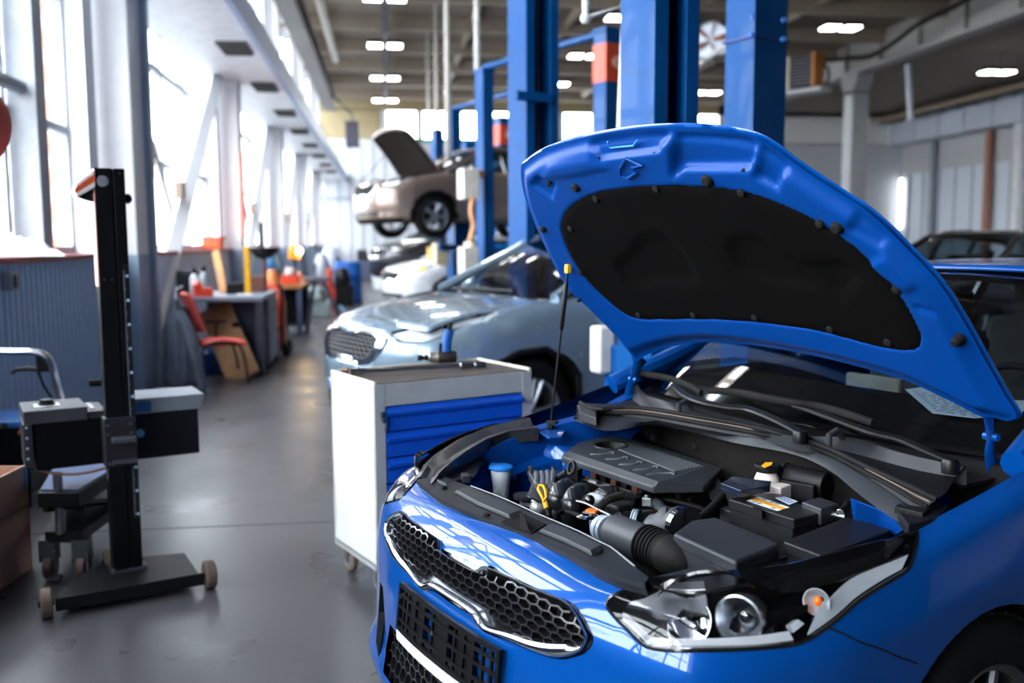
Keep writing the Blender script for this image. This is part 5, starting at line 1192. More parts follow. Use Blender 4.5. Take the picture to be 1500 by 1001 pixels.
k = MB(); k.bb(-.076, .05, -.055, .056, zb+.0, zm+.01); sl_ = tob('slide_carriage', k, mat('carriage_black', (24, 25, 29), .5), bev=.004)
for lv in (0, 1):
    k = MB()
    if lv == 0: k.prism([(-.05, -.056, zm-.09), (.05, -.056, zm-.09), (.05, -.085, zm-.10), (-.05, -.085, zm-.10)], (0, 0, .02))
    else: k.prism([(-.05, -.056, zm-.20), (.05, -.056, zm-.20), (.05, -.080, zm-.19), (-.05, -.080, zm-.19)], (0, 0, .02))
    tob('clamp_lever', k, tg, sl_, bev=.003)
k = MB()
for x in (-.062, .030):
    for z in (zm-.02, zm-.06, zb+.02): k.cyl((x, -.056, z), (x, -.062, z), .006, n=8)
tob('bolt', k, steel, sl_)
q0, q1 = tpt(130, 562, .2), tpt(166, 560, .2); k = MB(); k.tube([q0, q1], .016, 10); k.tube([q1, q1+Vector((0, -.14, 0))], .01, 8); tob('handle', k, blackp)
P = [tpt(x, y, byy+.02) for x, y in ((52, 688), (80, 694), (110, 695), (140, 690), (168, 681))]; k = MB(); k.tube(cm(P, 4), .006, 6); tob('cable', k, mat('tan_cable', (150, 112, 92), .6), box_)
# ================================================================== left corner: cardboard box, case, lift table
bt_ = wz(48, 832, 0)
P = [wz(-90, 930, 0), wz(48, 832, 0)]; d = (P[1]-P[0]); d.normalize(); nrm = Vector((-d.y, d.x, 0))
zc = wy(52, 680, P[1].y).z
cbx = thing('cardboard_box', 'large open cardboard box at the bottom left edge', 'cardboard box', P[0])
card = mat('cardboard', (206, 160, 138), .75, var=.1, scale=4)
k = MB(); w_ = .55
e0 = P[0]-d*.4; e1 = P[1]
def wall_(a, b, z): return [a, b, b+Vector((0, 0, z)), a+Vector((0, 0, z-.03))]
c0, c1, c2, c3 = e0, e1, e1+nrm*w_, e0+nrm*w_
for a, b in ((c0, c1), (c1, c2), (c2, c3), (c3, c0)):
    dd = (b-a).normalized(); nn = Vector((-dd.y, dd.x, 0))*.008
    k.hexa([a, b, b+nn, a+nn], [a+Vector((0, 0, zc*.985)), b+Vector((0, 0, zc)), b+nn+Vector((0, 0, zc)), a+nn+Vector((0, 0, zc*.985))])
k.hexa([c0, c1, c2, c3], [p+Vector((0, 0, .01)) for p in (c0, c1, c2, c3)])
obj('carton', k, card, cbx)
k = MB(); z_ = wy(50, 785, P[1].y).z
q = [c0+Vector((0, 0, .29)), c1+Vector((0, 0, .31))]; k.tube([p-nrm*.002 for p in q], .004, 6); obj('crease', k, mat('cardboard_dark', (150, 114, 98), .8), cbx)
k = MB(); a = c1-d*.035-nrm*.001; k.hexa([a+Vector((0, 0, zc-.12)), c1-nrm*.001+Vector((0, 0, zc-.09)), c1-nrm*.003+Vector((0, 0, zc-.09)), a-nrm*.002+Vector((0, 0, zc-.12))], [a+Vector((0, 0, zc-.01)), c1-nrm*.001+Vector((0, 0, zc)), c1-nrm*.003+Vector((0, 0, zc)), a-nrm*.002+Vector((0, 0, zc-.01))]); obj('blue_tape', k, mat('tape_blue', (70, 120, 180), .5), cbx)
# equipment case with blue lid behind the box
q = wy(22, 690, 5.6); ec_ = thing('charger_case', 'black equipment case with blue lid and orange warning triangle behind the cardboard box', 'equipment case', (q.x, q.y, 0))
zl = wy(22, 622, 5.6).z; x0, x1 = q.x-.25, q.x+.08
k = MB(); k.bb(x0, x1, 5.6, 6.0, .08, zl-.02); obj('body', k, tb, ec_, bev=.01)
k = MB(); k.bb(x0-.01, x1+.01, 5.59, 6.01, zl-.02, zl+.02); obj('lid', k, mat('case_blue', (38, 104, 176), .4), ec_, bev=.01)
t0 = wy(31, 628, 5.598); k = MB(); k.prism([t0+Vector((-.02, 0, -.03)), t0+Vector((.02, 0, -.03)), t0+Vector((0, 0, .012))], (0, -.003, 0)); obj('warning_triangle', k, mat('warn_orange', (226, 130, 60), .5), ec_)
k = MB(); t1 = wy(8, 624, 5.598); k.cyl(t1, t1-Vector((0, .012, 0)), .018); obj('dial', k, greyp, ec_)
for x in (x0+.05, x1-.05):
    for y in (5.65, 5.95): k = MB(); k.cyl((x, y, 0), (x, y, .085), .03, n=14); obj('foot', k, rubber, ec_)
# lift table with chrome push bar
A = wz(115, 722, .40); lt_ = thing('lift_table', 'black and blue hydraulic lift table with chrome push bar behind the tester', 'lift table', (A.x, A.y, 0))
def ltp(px, py, y): return wy(px, py, y)
zt2 = .42
C4 = [wz(55, 722, zt2), wz(115, 722, zt2), wz(200, 668, zt2), wz(95, 655, zt2)]
k = MB(); k.prism(C4, (0, 0, -.07)); obj('platform', k, tb, lt_, bev=.006)
ctr = sum(C4, Vector())/4; k = MB(); k.prism([ctr+(p-ctr)*.93+Vector((0, 0, .001)) for p in C4], (0, 0, .006)); obj('platform_mat', k, mat('mat_blue', (38, 66, 110), .5), lt_)
k = MB(); k.prism([ctr+(p-ctr)*.9+Vector((0, 0, -.24)) for p in C4], (0, 0, .05)); 
for a, b in ((0, 2), (1, 3)): k.tube([ctr+(C4[a]-ctr)*.85-Vector((0, 0, .09)), ctr+(C4[b]-ctr)*.85-Vector((0, 0, .21))], .018, 6)
obj('scissor_frame', k, blackp, lt_)
for p in C4:
    r = ctr+(p-ctr)*.82; z = .06; k = MB(); k.lathe((r.x-.02, r.y, z), (1, 0, 0), [(.02, 0), (.052, 0), (.06, .006), (.06, .036), (.052, .042), (.02, .042)], 20, True); cw2 = obj('caster_wheel', k, mat('maroon_wheel', (74, 52, 50), .6), lt_)
    k = MB(); k.box((r.x, r.y, .14), (.07, .07, .1)); k.box((r.x+.035, r.y-.04, .09), (.01, .03, .1)); k.box((r.x+.04, r.y-.07, .03), (.05, .05, .012)); obj('caster_fork', k, mat('fork_grey', (70, 72, 76), .4, .4), cw2)
q = wz(89, 722, .40); k = MB(); k.cyl((q.x, q.y-.03, .22), (q.x, q.y-.03, .50), .020); obj('pump_rod', k, steel, lt_)
yh = 5.75
k = MB(); P = [wy(-70, 516, yh), wy(20, 516, yh), wy(52, 517, yh), wy(68, 523, yh), wy(76, 536, yh), wy(82, 560, yh), wy(92, 600, yh), wy(98, 680, yh)]; k.tube(cm(P, 5), .022, 12); obj('push_bar', k, chrome, lt_)
k = MB(); k.hexa([wy(52, 522, yh), wy(70, 526, yh), wy(78, 545, yh), wy(54, 545, yh)], [wy(52, 522, yh+.06), wy(70, 526, yh+.06), wy(78, 545, yh+.06), wy(54, 545, yh+.06)]); P = [wy(54, 541, yh-.03), wy(38, 540, yh-.03), wy(24, 542, yh-.03), wy(17, 547, yh-.03)]; k.tube(P, [.014, .014, .012, .010], 8); k.tube([wy(56, 545, yh), wy(64, 565, yh), wy(76, 584, yh)], .008, 8); obj('release_lever', k, blackp, lt_)
k = MB(); k.hexa([wy(70, 655, 5.4), wy(112, 668, 5.4), wy(112, 655, 5.4), wy(90, 650, 5.4)], [wy(70, 655, 5.6), wy(112, 668, 5.6), wy(112, 655, 5.6), wy(90, 650, 5.6)])
# things on the ledge
def crumple(px0, px1, py0, py1, y, m_):
    k = MB(); rows = []; random.seed(5)
    a, b = wy(px0, py1, y), wy(px1, py1, y); z1 = wy(px0, py0, y).z
    for i in range(9):
        r_ = []
        for j in range(18):
            t_ = j/17; e = math.sin(PI*t_)**.5*math.sin(PI*i/8)
            p = a.lerp(b, t_)+Vector((-.02-.26*i/8+.02, .1*i/8, 0)); p.z = 1.42+(z1-1.42)*e*random.uniform(.6, 1)+.005; p.x += random.uniform(-.02, .02); r_.append(p)
        rows.append(r_)
    k.grid(rows); return k
pls = obj('plastic_sheet', crumple(-30, 100, 340, 377, 7.0, None), mat('clear_plastic', (214, 224, 232), .2, coat=.6, bump=.8, bscale=30), flat=True); tag(pls, 'crumpled clear plastic sheet lying on the red window sill', 'plastic sheet')
q = wy(8, 377, 6.9); k = MB(); k.box((-2.78, 6.75, 1.445), (.2, .35, .06)); tag(obj('green_folder', k, mat('green_card', (28, 110, 72), .5), bev=.005), 'green folder on the sill under the plastic sheet', 'folder')
q = wx(6, 412, -2.64); k = MB(); k.box((-2.60, q.y, q.z), (.08, .18, .13)); sw = tag(obj('switch_box', k, mat('switch_grey', (150, 156, 164), .5), bev=.01), 'grey switch box on the corrugated panel at the left edge', 'switch box'); k = MB(); k.box((-2.555, q.y-.02, q.z), (.02, .05, .09)); obj('socket_cover', k, tg, sw, bev=.004)
q = wy(-62, 180, 4.2); hr = thing('hose_reel', 'red round hose reel at the upper left edge', 'hose reel', (q.x, q.y, q.z-.18)); k = MB(); ax = Vector((.3, 1, 0)).normalized(); k.lathe(q, ax, [(.04, 0), (.055, .0), (.058, .02), (.055, .05), (.04, .05)], 36, True); k2 = MB(); k2.lathe(q, ax, [(.02,-.02), (.17,-.02), (.175,0), (.175,.08), (.17,.1), (.02,.1)], 40, True); obj('drum', k2, mat('reel_red', (214, 62, 34), .4), hr); obj('hub', k, whitep, hr)
k = MB(); k.tube([q, Vector((q.x-.1, q.y+.1, q.z+.5)), Vector((-2.75, q.y+.3, 2.72))], .025, 8); obj('bracket', k, steel, hr)
k = MB(); 
# ================================================================== OTHER CARS
SKEYS = [
 ((0, 0),      [(.14,.24),(.05,.30),(.03,.42),(.0,.56),(.0,.68),(.02,.80),(.05,.90),(.11,.955),(.22,1.00)]),
 ((.28, .015), [(.14,.24),(.05,.30),(.03,.42),(.0,.56),(.0,.68),(.02,.80),(.05,.89),(.11,.95),(.22,.995)]),
 ((.52, .08),  [(.14,.25),(.05,.30),(.03,.42),(.0,.56),(.0,.68),(.01,.80),(.04,.88),(.10,.94),(.22,.985)]),
 ((.72, .22),  [(.12,.25),(.04,.30),(.02,.42),(.0,.56),(.0,.70),(.0,.80),(.03,.88),(.08,.945),(.20,.99)]),
 ((.85, .46),  [(.10,.26),(.03,.30),(.01,.42),(.0,.56),(.0,.70),(.0,.82),(.02,.90),(.06,.97),(.17,1.02)]),
 ((.91, .75),  [(.08,.27),(.02,.31),(.0,.42),(.0,.58),(.0,.72),(.0,.84),(.012,.93),(.05,1.01),(.16,1.06)]),
 ((.928, 1.1), [(.06,.27),(.02,.31),(.01,.42),(.008,.60),(.0,.74),(.0,.86),(.01,.96),(.045,1.05),(.14,1.11)]),
 ((.93, 1.6),  [(.06,.27),(.02,.31),(.02,.42),(.016,.60),(.004,.75),(.0,.88),(.01,1.0),(.04,1.08),(.09,1.13)]),
 ((.93, 3.2),  [(.06,.27),(.02,.31),(.02,.42),(.016,.60),(.004,.76),(.0,.90),(.01,1.02),(.04,1.10),(.09,1.15)]),
 ((.89, 4.1),  [(.06,.29),(.02,.33),(.0,.44),(.0,.60),(.0,.76),(.0,.91),(.012,1.03),(.04,1.11),(.09,1.16)]),
 ((.70, 4.36), [(.06,.30),(.02,.35),(.0,.45),(.0,.60),(.0,.76),(.0,.91),(.02,1.03),(.06,1.11),(.12,1.16)]),
 ((0, 4.45),   [(.06,.30),(.02,.35),(.0,.45),(.0,.60),(.0,.76),(.0,.91),(.02,1.03),(.06,1.11),(.14,1.16)]),
]
class Body:
    RS = [0, .07, .19, .34, .46, .58, .69, .77, .88]
    def __init__(s, K):
        pl = [Vector(k[0]) for k in K]; tk = [0.0]
        for i in range(1, len(K)): tk.append(tk[-1]+(pl[i]-pl[i-1]).length*1.02)
        s.tm = tk[-1]; s.tx = [-t for t in tk[:0:-1]]+tk
        s.u = [-p.x for p in pl[:0:-1]]+[p.x for p in pl]; s.v = [p.y for p in pl[:0:-1]]+[p.y for p in pl]
        s.d = [[k[1][r][0] for k in K[:0:-1]]+[k[1][r][0] for k in K] for r in range(9)]
        s.z = [[k[1][r][1] for k in K[:0:-1]]+[k[1][r][1] for k in K] for r in range(9)]
        s.c = {}
    def col(s, t):
        k = round(t, 4)
        if k not in s.c:
            e = 1e-3; u, v = _herm(s.tx, s.u, t), _herm(s.tx, s.v, t)
            n = Vector((_herm(s.tx, s.v, t+e)-_herm(s.tx, s.v, t-e), -(_herm(s.tx, s.u, t+e)-_herm(s.tx, s.u, t-e)))).normalized()
            s.c[k] = (u, v, n, [_herm(s.tx, a, t) for a in s.d], [_herm(s.tx, a, t) for a in s.z])
        return s.c[k]
    def p(s, t, q):
        u, v, n, d, z = s.col(t); dd = _herm(s.RS, d, q); return Vector((u-n.x*dd, v-n.y*dd, _herm(s.RS, z, q)))
    def __call__(s, t, q, off=0.0):
        p = s.p(t, q)
        if not off: return p
        e = 3e-3; a = s.p(t+e, q)-s.p(t-e, q); b = s.p(t, min(.88, q+e))-s.p(t, max(0, q-e)); return p+a.cross(b).normalized()*off
SUV = Body(SKEYS)
def suvpix(M, pts, t0=-1.3, t1=1.6): return [pinv(lambda t, q: SUV(t, q), M, x, y, t0, t1, .05, .88, 26) for x, y in pts]
def s_inv(v, z, t0, t1):
    best = None
    for i in range(50):
        for j in range(40):
            t = t0+(t1-t0)*i/49; q = .0+.87*j/39; p = SUV.p(t, q); e = (p.y-v)**2+(p.z-z)**2
            if best is None or e < best[0]: best = (e, t, q)
    return Vector(best[1:])
SW = (.95, 3.62); SWZ, SWR = .365, .365
def s_arch(v0, R=.43):
    P = []
    for i in range(19):
        a = math.radians(-12+204*i/18); P.append(s_inv(v0-R*math.cos(a), max(.28, SWZ+R*math.sin(a)), .9, 4.4))
    P[0].y = P[-1].y = -.004
    return sorted_arch(P)
SA = [s_arch(v) for v in SW]
GH = [Vector(p) for p in ((-.50,.68),(-.42,.715),(-.25,.72),(-.13,.705),(-.08,.685),(.08,.685),(.13,.705),(.25,.72),(.42,.715),(.50,.68),(.46,.57),(.36,.50),(.22,.475),(.15,.50),(-.15,.50),(-.22,.475),(-.36,.50),(-.46,.57))]
HH = [Vector(p) for p in ((.50,.745),(.62,.80),(.80,.845),(1.0,.862),(1.22,.868),(1.36,.855),(1.15,.79),(.95,.72),(.80,.685),(.64,.69))]
def simple_car(root, cm_, z0, hood_open=0.0, det=True):
    def P(nm, mb, m_, par=None, **k):
        for v in mb.v: v.z += z0
        return obj(nm, mb, m_, par or root, local=True, **k)
    out = [Vector((-SUV.tm+.001, 0))]
    for a in (mir(SA[1]), mir(SA[0])): out += [Vector((p.x, max(0, p.y))) for p in a]
    for a in SA: out += [Vector((p.x, max(0, p.y))) for p in a]
    out += [Vector((SUV.tm-.001, 0)), Vector((SUV.tm-.001, .88)), Vector((-SUV.tm+.001, .88))]
    P('body', cdt_surf(SUV, out, [GH, HH, mir(HH)], .05), cm_, solid=.002, ang=80)
    for a in SA:
        for sg in (1, -1): k = MB(); k.tube([SUV(p.x*sg, max(0, p.y), .004) for p in a], .022, 8, flat=.6); P('arch_cladding', k, blackp)
    k = MB(); TT = [-.98+1.96*i/40 for i in range(41)]; k.grid([[SUV(t, .10, .006) for t in TT], [SUV(t, .02, .02) for t in TT], [SUV(t, 0, 0) for t in TT]]); k.grid([[SUV(t, .22, .004) for t in TT[10:31]], [SUV(t, .13, .004) for t in TT[10:31]]]); P('lower_bumper', k, blackp)
    g = MB(); g.grid([[SUV(p.x, p.y, -.005) for p in GH], [SUV(p.x, p.y, -.05) for p in GH]], closed=True); c_ = cdt_surf(SUV, GH, [], .05, -.05); g.add(c_.v, c_.f); gr = P('grille', g, blackd)
    G2 = [Vector(p[:2]) for p in cm([(p.x, p.y, 0) for p in GH], 3, True)]; cc = Vector((0, .6)); k = MB()
    k.grid([[SUV(p.x, p.y, .0) for p in G2], [SUV(p.x, p.y, .014) for p in G2], [SUV(*(p+(cc-p)*.15), .010) for p in G2], [SUV(*(p+(cc-p)*.16), -.03) for p in G2]], closed=True); P('chrome_frame', k, chrome, gr)
    k = MB()
    for i in range(16):
        for j in range(8):
            x, y = -.5+i*.0667+(.033 if j % 2 else 0), .48+.032*j
            for a, b in (((x, y), (x+.033, y+.016)), ((x+.033, y+.016), (x+.066, y))):
                if inpoly((a[0]+b[0])/2, (a[1]+b[1])/2, GH): k.tube([SUV(*a, -.012), SUV(*b, -.012)], .004, 4)
    P('mesh', k, mat('grille_grey', (84, 86, 90), .35), gr)
    for sg in (1, -1):
        L = HH if sg > 0 else mir(HH); L2 = [Vector(p[:2]) for p in cm([(p.x, p.y, 0) for p in L], 3, True)]; ce = sum(L2, Vector((0, 0)))/len(L2)
        g = MB(); g.grid([[SUV(p.x, p.y, -.002) for p in L2], [SUV(p.x, p.y, -.05) for p in L2]], closed=True); c_ = cdt_surf(SUV, L2, [], .05, -.05); g.add(c_.v, c_.f); hd = P('headlight', g, hblack)
        P('clear_cover', cdt_surf(SUV, L2, [], .05, .001), lensm, hd, ang=80)
        g = MB(); A = [SUV(sg*a, b, -.02) for a, b in ((.52,.745),(.66,.80),(.82,.835),(.94,.845))]; B = [SUV(sg*a, b, -.04) for a, b in ((.60,.70),(.72,.70),(.84,.72),(.93,.75))]; g.ribbon(A, B); P('reflector', g, mat('lamp_silver', (240, 242, 246), .4, .2), hd)
        g = MB(); A = [SUV(sg*a, b, -.015) for a, b in ((1.02,.845),(1.15,.855),(1.30,.856))]; B = [SUV(sg*a, b, -.02) for a, b in ((1.0,.775),(1.12,.80),(1.27,.845))]; g.ribbon(A, B); P('light_guide', g, guide, hd)
    for v0 in SW:
        for sg in (1, -1):
            ax = Vector((sg, 0, 0)); o = Vector((sg*.71, v0, SWZ)); k = MB(); k.lathe(o, ax, [(.24,0),(.31,.0),(SWR-.008,.02),(SWR,.05),(SWR,.15),(SWR-.008,.18),(.31,.2),(.245,.2)], 36); wl = P('wheel', k, rubber)
            k = MB(); k.lathe(o, ax, [(.245,.0),(.235,.1),(.24,.195),(.22,.185),(.21,.1)], 32)
            for j in range(5):
                a = 2*PI*j/5
                for da in (-.14, .14): d = Vector((0, math.cos(a+da), math.sin(a+da))); k.tube([o+ax*.165+d*.03, o+ax*.182+d*.13, o+ax*.178+d*.235], [.022, .018, .02], 6)
            k.cyl(o+ax*.12, o+ax*.18, .06, n=16); P('rim', k, mat('rim_silver', (150, 156, 164), .35, .8), wl)
            k = MB(); pts = [Vector((sg*.62, v0-.46*math.cos(math.radians(204*i/18-12)), max(.28, SWZ+.45*math.sin(math.radians(204*i/18-12))))) for i in range(19)]; k.add([Vector((sg*.62, v0, SWZ))]+pts, [(0, i, i+1) for i in range(1, 19)]); k.grid([pts, [Vector((sg*.90, p.y, p.z)) for p in pts]]); P('wheel_well', k, blackd)
    k = MB(); k.bb(-.72, .72, .3, 4.3, .28, .34); k.bb(-.6, .6, 1.2, 1.24, .34, 1.1); k.bb(-.60, .60, .14, .3, .34, .5); P('underbody', k, blackd)
    def hd_(u, w):
        hw_ = .715+.06*w; v = .16+.03*abs(u)**2*(1-w)*2+w*1.02+.05*(abs(u)**3)*(1-w); z = 1.0+.13*w**.8-.02*u*u+.03*(1-u*u)*math.sin(PI*w)*.9-.035*(1-w)**4
        p = Vector((u*hw_, v, z))
        if hood_open:
            dv, dz = p.y-1.18, p.z-1.13; c_, s_ = math.cos(hood_open), math.sin(hood_open); p = Vector((p.x, 1.18+dv*c_+dz*s_, 1.13-dv*s_+dz*c_))
        return p
    k = MB(); k.grid([[hd_(-1+2*i/20, j/12) for i in range(21)] for j in range(13)]); ho_ = P('hood', k, cm_, solid=.012, ang=80)
    if hood_open:
        def under(u, w): return hd_(u*.9, .06+.88*w)+(hd_(0, .5)-hd_(0, .52)).cross(Vector((1, 0, 0))).normalized()*0+Vector((0, -math.sin(hood_open)*.06, -math.cos(hood_open)*.06))
        k = MB(); k.grid([[under(-1+2*i/12, j/8) for i in range(13)] for j in range(9)]); P('underside_liner', k, mat('brown_liner', (24, 18, 15), .95, spec=.1), ho_)
        k = MB(); k.bb(-.6, .6, .35, 1.15, .6, .92); k.bb(-.35, .3, .5, .95, .92, 1.0); P('engine', k, mat('engine_brown', (70, 66, 64), .5, .3, bump=.4), bev=.02)
        k = MB(); k.tube([(-.66, .3, 1.0), (-.62, 1.0, 1.75)], .008); P('prop_rod', k, blackp)
    def wsh(u, w): return Vector((u*(.72-.10*w), 1.20+.88*w+.14*u*u, 1.12+.47*w+.05*math.sin(PI*w)-.015*u*u))
    k = MB(); k.grid([[wsh(-1+2*i/16, j/8) for i in range(17)] for j in range(9)]); P('windscreen', k, wsg2, ang=80)
    k = MB(); k.grid([[Vector((-.78+1.56*i/10, 1.0+.10*abs(i/5-1), 1.10)) for i in range(11)], [wsh(-1.04+2.08*i/10, .0)+Vector((0, -.02, -.02)) for i in range(11)]]); k.tube([(-.5, 1.17, 1.14), (-.1, 1.2, 1.15), (.3, 1.22, 1.15)], .014, 6); P('cowl', k, blackp)
    def rf(u, w): return Vector((u*(.61-.03*w), 2.08+1.95*w, 1.585+.07*math.sin(PI*min(1, .15+.75*w))-.03*u*u-.04*u**6-.06*w*w))
    k = MB(); k.grid([[rf(-1+2*i/14, j/10) for i in range(15)] for j in range(11)]); P('roof', k, cm_, solid=.012, ang=80)
    for s_ in (-1, 1):
        pt = [Vector((s_*.80, 1.22, 1.12)), wsh(s_*1.04, .5), wsh(s_*1.03, 1)+Vector((0, 0, -.01)), rf(s_, .5)+Vector((s_*.02, 0, -.03)), rf(s_, 1)+Vector((0, 0, -.04)), Vector((s_*.70, 4.28, 1.15))]
        k = MB(); k.tube(cm(pt, 5), .042, 8); P('pillar', k, cm_)
        def sw_(y, t_): top = min(1.53, 1.15+(y-1.25)*.48); top = top if y < 3.3 else 1.53-(y-3.3)*.3; zz = 1.13+(top-1.13)*t_; return Vector((s_*(.845-(zz-1.13)*.52), y, zz))
        for y0, y1 in ((1.62, 2.4), (2.46, 3.3), (3.36, 3.95)):
            k = MB(); k.grid([[sw_(y0+(y1-y0)*i/5, j/2) for i in range(6)] for j in range(3)]); P('side_window', k, wsg2); k = MB(); k.tube([sw_(y1+.03, j/2) for j in range(3)], .03, 6); P('pillar', k, blackg)
        k = MB(); k.ball((s_*1.0, 1.62, 1.16), .12, 12, (.95, .5, .7)); k.tube([(s_*.85, 1.66, 1.12), (s_*.95, 1.63, 1.14)], .025, 6); P('door_mirror', k, cm_)
        k = MB(); k.tube([rf(s_*.97, .1)+Vector((0, 0, .05)), rf(s_*.97, .5)+Vector((0, 0, .06)), rf(s_*.97, .9)+Vector((0, 0, .05))], .018, 8); P('roof_rail', k, blackp)
    k = MB(); k.grid([[Vector((u*(.62+.1*w), 4.03+.3*w, 1.5-.35*w)) for u in (-1, 0, 1)] for w in (0, 1)]); P('rear_window', k, wsg2)
    k = MB(); k.bb(-.74, .74, 1.35, 1.8, .95, 1.06); k.bb(-.62, -.12, 2.5, 2.65, .6, 1.3); k.bb(.12, .62, 2.5, 2.65, .6, 1.3); P('interior', k, mat('seat_dark', (34, 34, 36), .8), bev=.05)
    return P
wsg2 = glass('car_glass', (.36, .44, .48), 0.0, 1.6)
silver = mat('silver_blue_paint', (146, 168, 186), .26, .55, 1.0, var=.02)
brownp = mat('bronze_paint', (128, 112, 104), .35, .6, 1.0, var=.03)
darkp = mat('dark_paint', (34, 34, 40), .3, .4, .8)
whp = mat('white_paint', (232, 236, 240), .3, 0, .8)
TH2 = -2.6845
def car_thing(name, label, F, th=TH2):
    t = thing(name, label, 'car', (F[0], F[1], 0)); M = frame(F[0], F[1], th); t.rotation_euler = (0, 0, math.atan2(M[1][0], M[0][0])); return t
suv = car_thing('suv', 'silver-blue SUV with black grille parked behind the white tool cabinet', (-.306, 6.574)); PS = simple_car(suv, silver, 0)
k = MB(); TT = [-.27+.54*i/8 for i in range(9)]; k.grid([[SUV(t, .33, o_) for t in TT] for o_ in (0, .02)]+[[SUV(t, .25, .02) for t in TT], [SUV(t, .25, 0) for t in TT]]); pl_ = PS('number_plate', k, whitep)
k = MB(); k.grid([[SUV(t, .33, .022) for t in (-.27, -.22)], [SUV(t, .25, .022) for t in (-.27, -.22)]]); PS('blue_band', k, mat('band_blue', (40, 110, 200), .4), pl_)
lifted = car_thing('suv', 'dirty bronze SUV raised on a blue lift with its bonnet open', (-.40, 16.7)); PL = simple_car(lifted, brownp, 1.58, math.radians(58))
k = MB(); TT = [-.27+.54*i/4 for i in range(5)]; k.grid([[SUV(t, .30, .02) for t in TT], [SUV(t, .42, .02) for t in TT]]); PL('number_plate', k, whitep)
dark = car_thing('suv', 'dark SUV half hidden under and behind the raised bronze SUV', (-.25, 22.5)); simple_car(dark, darkp, .45)
for sg in (-1, 1):
    for v0 in SW: k = MB(); k.box((sg*.6, v0, .225), (.35, .5, .45)); obj('support_block', k, mat('block_grey', (110, 112, 116), .7), dark, local=True)
wcar = car_thing('car', 'white car parked under the raised bronze SUV', (.05, 20.0)); PW = simple_car(wcar, whp, 0)
k = MB(); q = SUV(.98, .78, .01); k.ball(q, .06, 10); PW('yellow_indicator', k, mat('indicator_yellow', (250, 210, 40), .3, emit=.6))
q = wy(1475, 372, 11.5); bc = thing('car', 'black car with chrome roof rails seen over the roof of the blue car', 'car', (5.95, 11.0, 0)); M = frame(5.95, 11.0, TH2); bc.rotation_euler = (0, 0, math.atan2(M[1][0], M[0][0])); simple_car(bc, darkp, 0)
for ch_ in bc.children:
    if ch_.name.startswith('roof_rail'): ch_.data.materials[0] = chrome
# ================================================================== LIFTS
bvec, lvec = Vector((.897, .441, 0)), Vector((.441, -.897, 0))
lb2 = liftblue; white_box = mat('box_white', (210, 206, 198), .5)
def post(t, P, open_dir, H=4.08, w=.36, dp=.30, tagred=False, bolts=False):
    """column of a two-post lift: C channel open towards open_dir"""
    o = Vector((P[0], P[1], 0)); a = bvec; d = lvec*open_dir; k = MB()
    def q(x, y): return o+a*x+d*y
    th = .035
    S = [(-w/2, dp/2), (-w/2, -dp/2), (w/2, -dp/2), (w/2, dp/2), (w/2-.09, dp/2), (w/2-.09, dp/2-th), (w/2-th, dp/2-th), (w/2-th, -dp/2+th), (-w/2+th, -dp/2+th), (-w/2+th, dp/2-th), (-w/2+.09, dp/2-th), (-w/2+.09, dp/2)]
    n = len(S); vs = [q(x, y) for x, y in S]+[q(x, y)+Vector((0, 0, H)) for x, y in S]
    k.add(vs, [(i, (i+1) % n, n+(i+1) % n, n+i) for i in range(n)]+[tuple(range(n, 2*n))])
    c = obj('column', k, liftblue, t, bev=.006)
    k = MB(); k.hexa([q(-.32, -.28), q(.32, -.28), q(.32, .3), q(-.32, .3)], [p+Vector((0, 0, .02)) for p in (q(-.32, -.28), q(.32, -.28), q(.32, .3), q(-.32, .3))]); obj('base_plate', k, liftblue, c)
    k = MB(); k.tube([q(-.03, 0), q(-.03, 0)+Vector((0, 0, H-.2))], .012, 6); obj('chain', k, blackp, c)
    k = MB(); k.tube([q(.05, 0), q(.05, 0)+Vector((0, 0, H-.2))], .014, 8); obj('cable', k, mat('cable_grey', (120, 124, 130), .4), c)
    k = MB(); k.hexa([q(-w/2+.04, -dp/2+.04), q(w/2-.04, -dp/2+.04), q(w/2-.04, -dp/2+.05), q(-w/2+.04, -dp/2+.05)], [p+Vector((0, 0, H-.05)) for p in (q(-w/2+.04, -dp/2+.04), q(w/2-.04, -dp/2+.04), q(w/2-.04, -dp/2+.05), q(-w/2+.04, -dp/2+.05))]); obj('channel_lining', k, liftdark, c)
    k = MB(); k.hexa([q(-w/2-.015, -dp/2-.015), q(w/2+.015, -dp/2-.015), q(w/2+.015, dp/2+.015), q(-w/2-.015, dp/2+.015)], [p+Vector((0, 0, .05)) for p in (q(-w/2-.015, -dp/2-.015), q(w/2+.015, -dp/2-.015), q(w/2+.015, dp/2+.015), q(-w/2-.015, dp/2+.015))]); [v.__setattr__('z', v.z+H-.02) for v in k.v]; obj('head_plate', k, liftblue, c)
    if tagred:
        k = MB(); r = .008; P4 = [q(-w/2-r, -dp/2-r), q(w/2+r, -dp/2-r), q(w/2+r, dp/2+r), q(-w/2-r, dp/2+r)]; k.hexa([p+Vector((0, 0, H-.62)) for p in P4], [p+Vector((0, 0, H-.16)) for p in P4]); rb_ = obj('red_band', k, mat('band_red', (206, 70, 40), .5), c)
        k = MB(); k.cyl(q(.05, -dp/2-.02)+Vector((0, 0, H-.38)), q(.05, -dp/2-.008)+Vector((0, 0, H-.38)), .08, n=16); obj('round_mark', k, mat('mark_pale', (232, 176, 160), .5), rb_)
    return q
def crossbar(t, P, Q, z=3.98):
    k = MB(); k.tube([(P[0], P[1], z-.15), (P[0], P[1], z+.10), (Q[0], Q[1], z+.10), (Q[0], Q[1], z-.15)], .045, 10); obj('crossbar', k, liftblue, t)
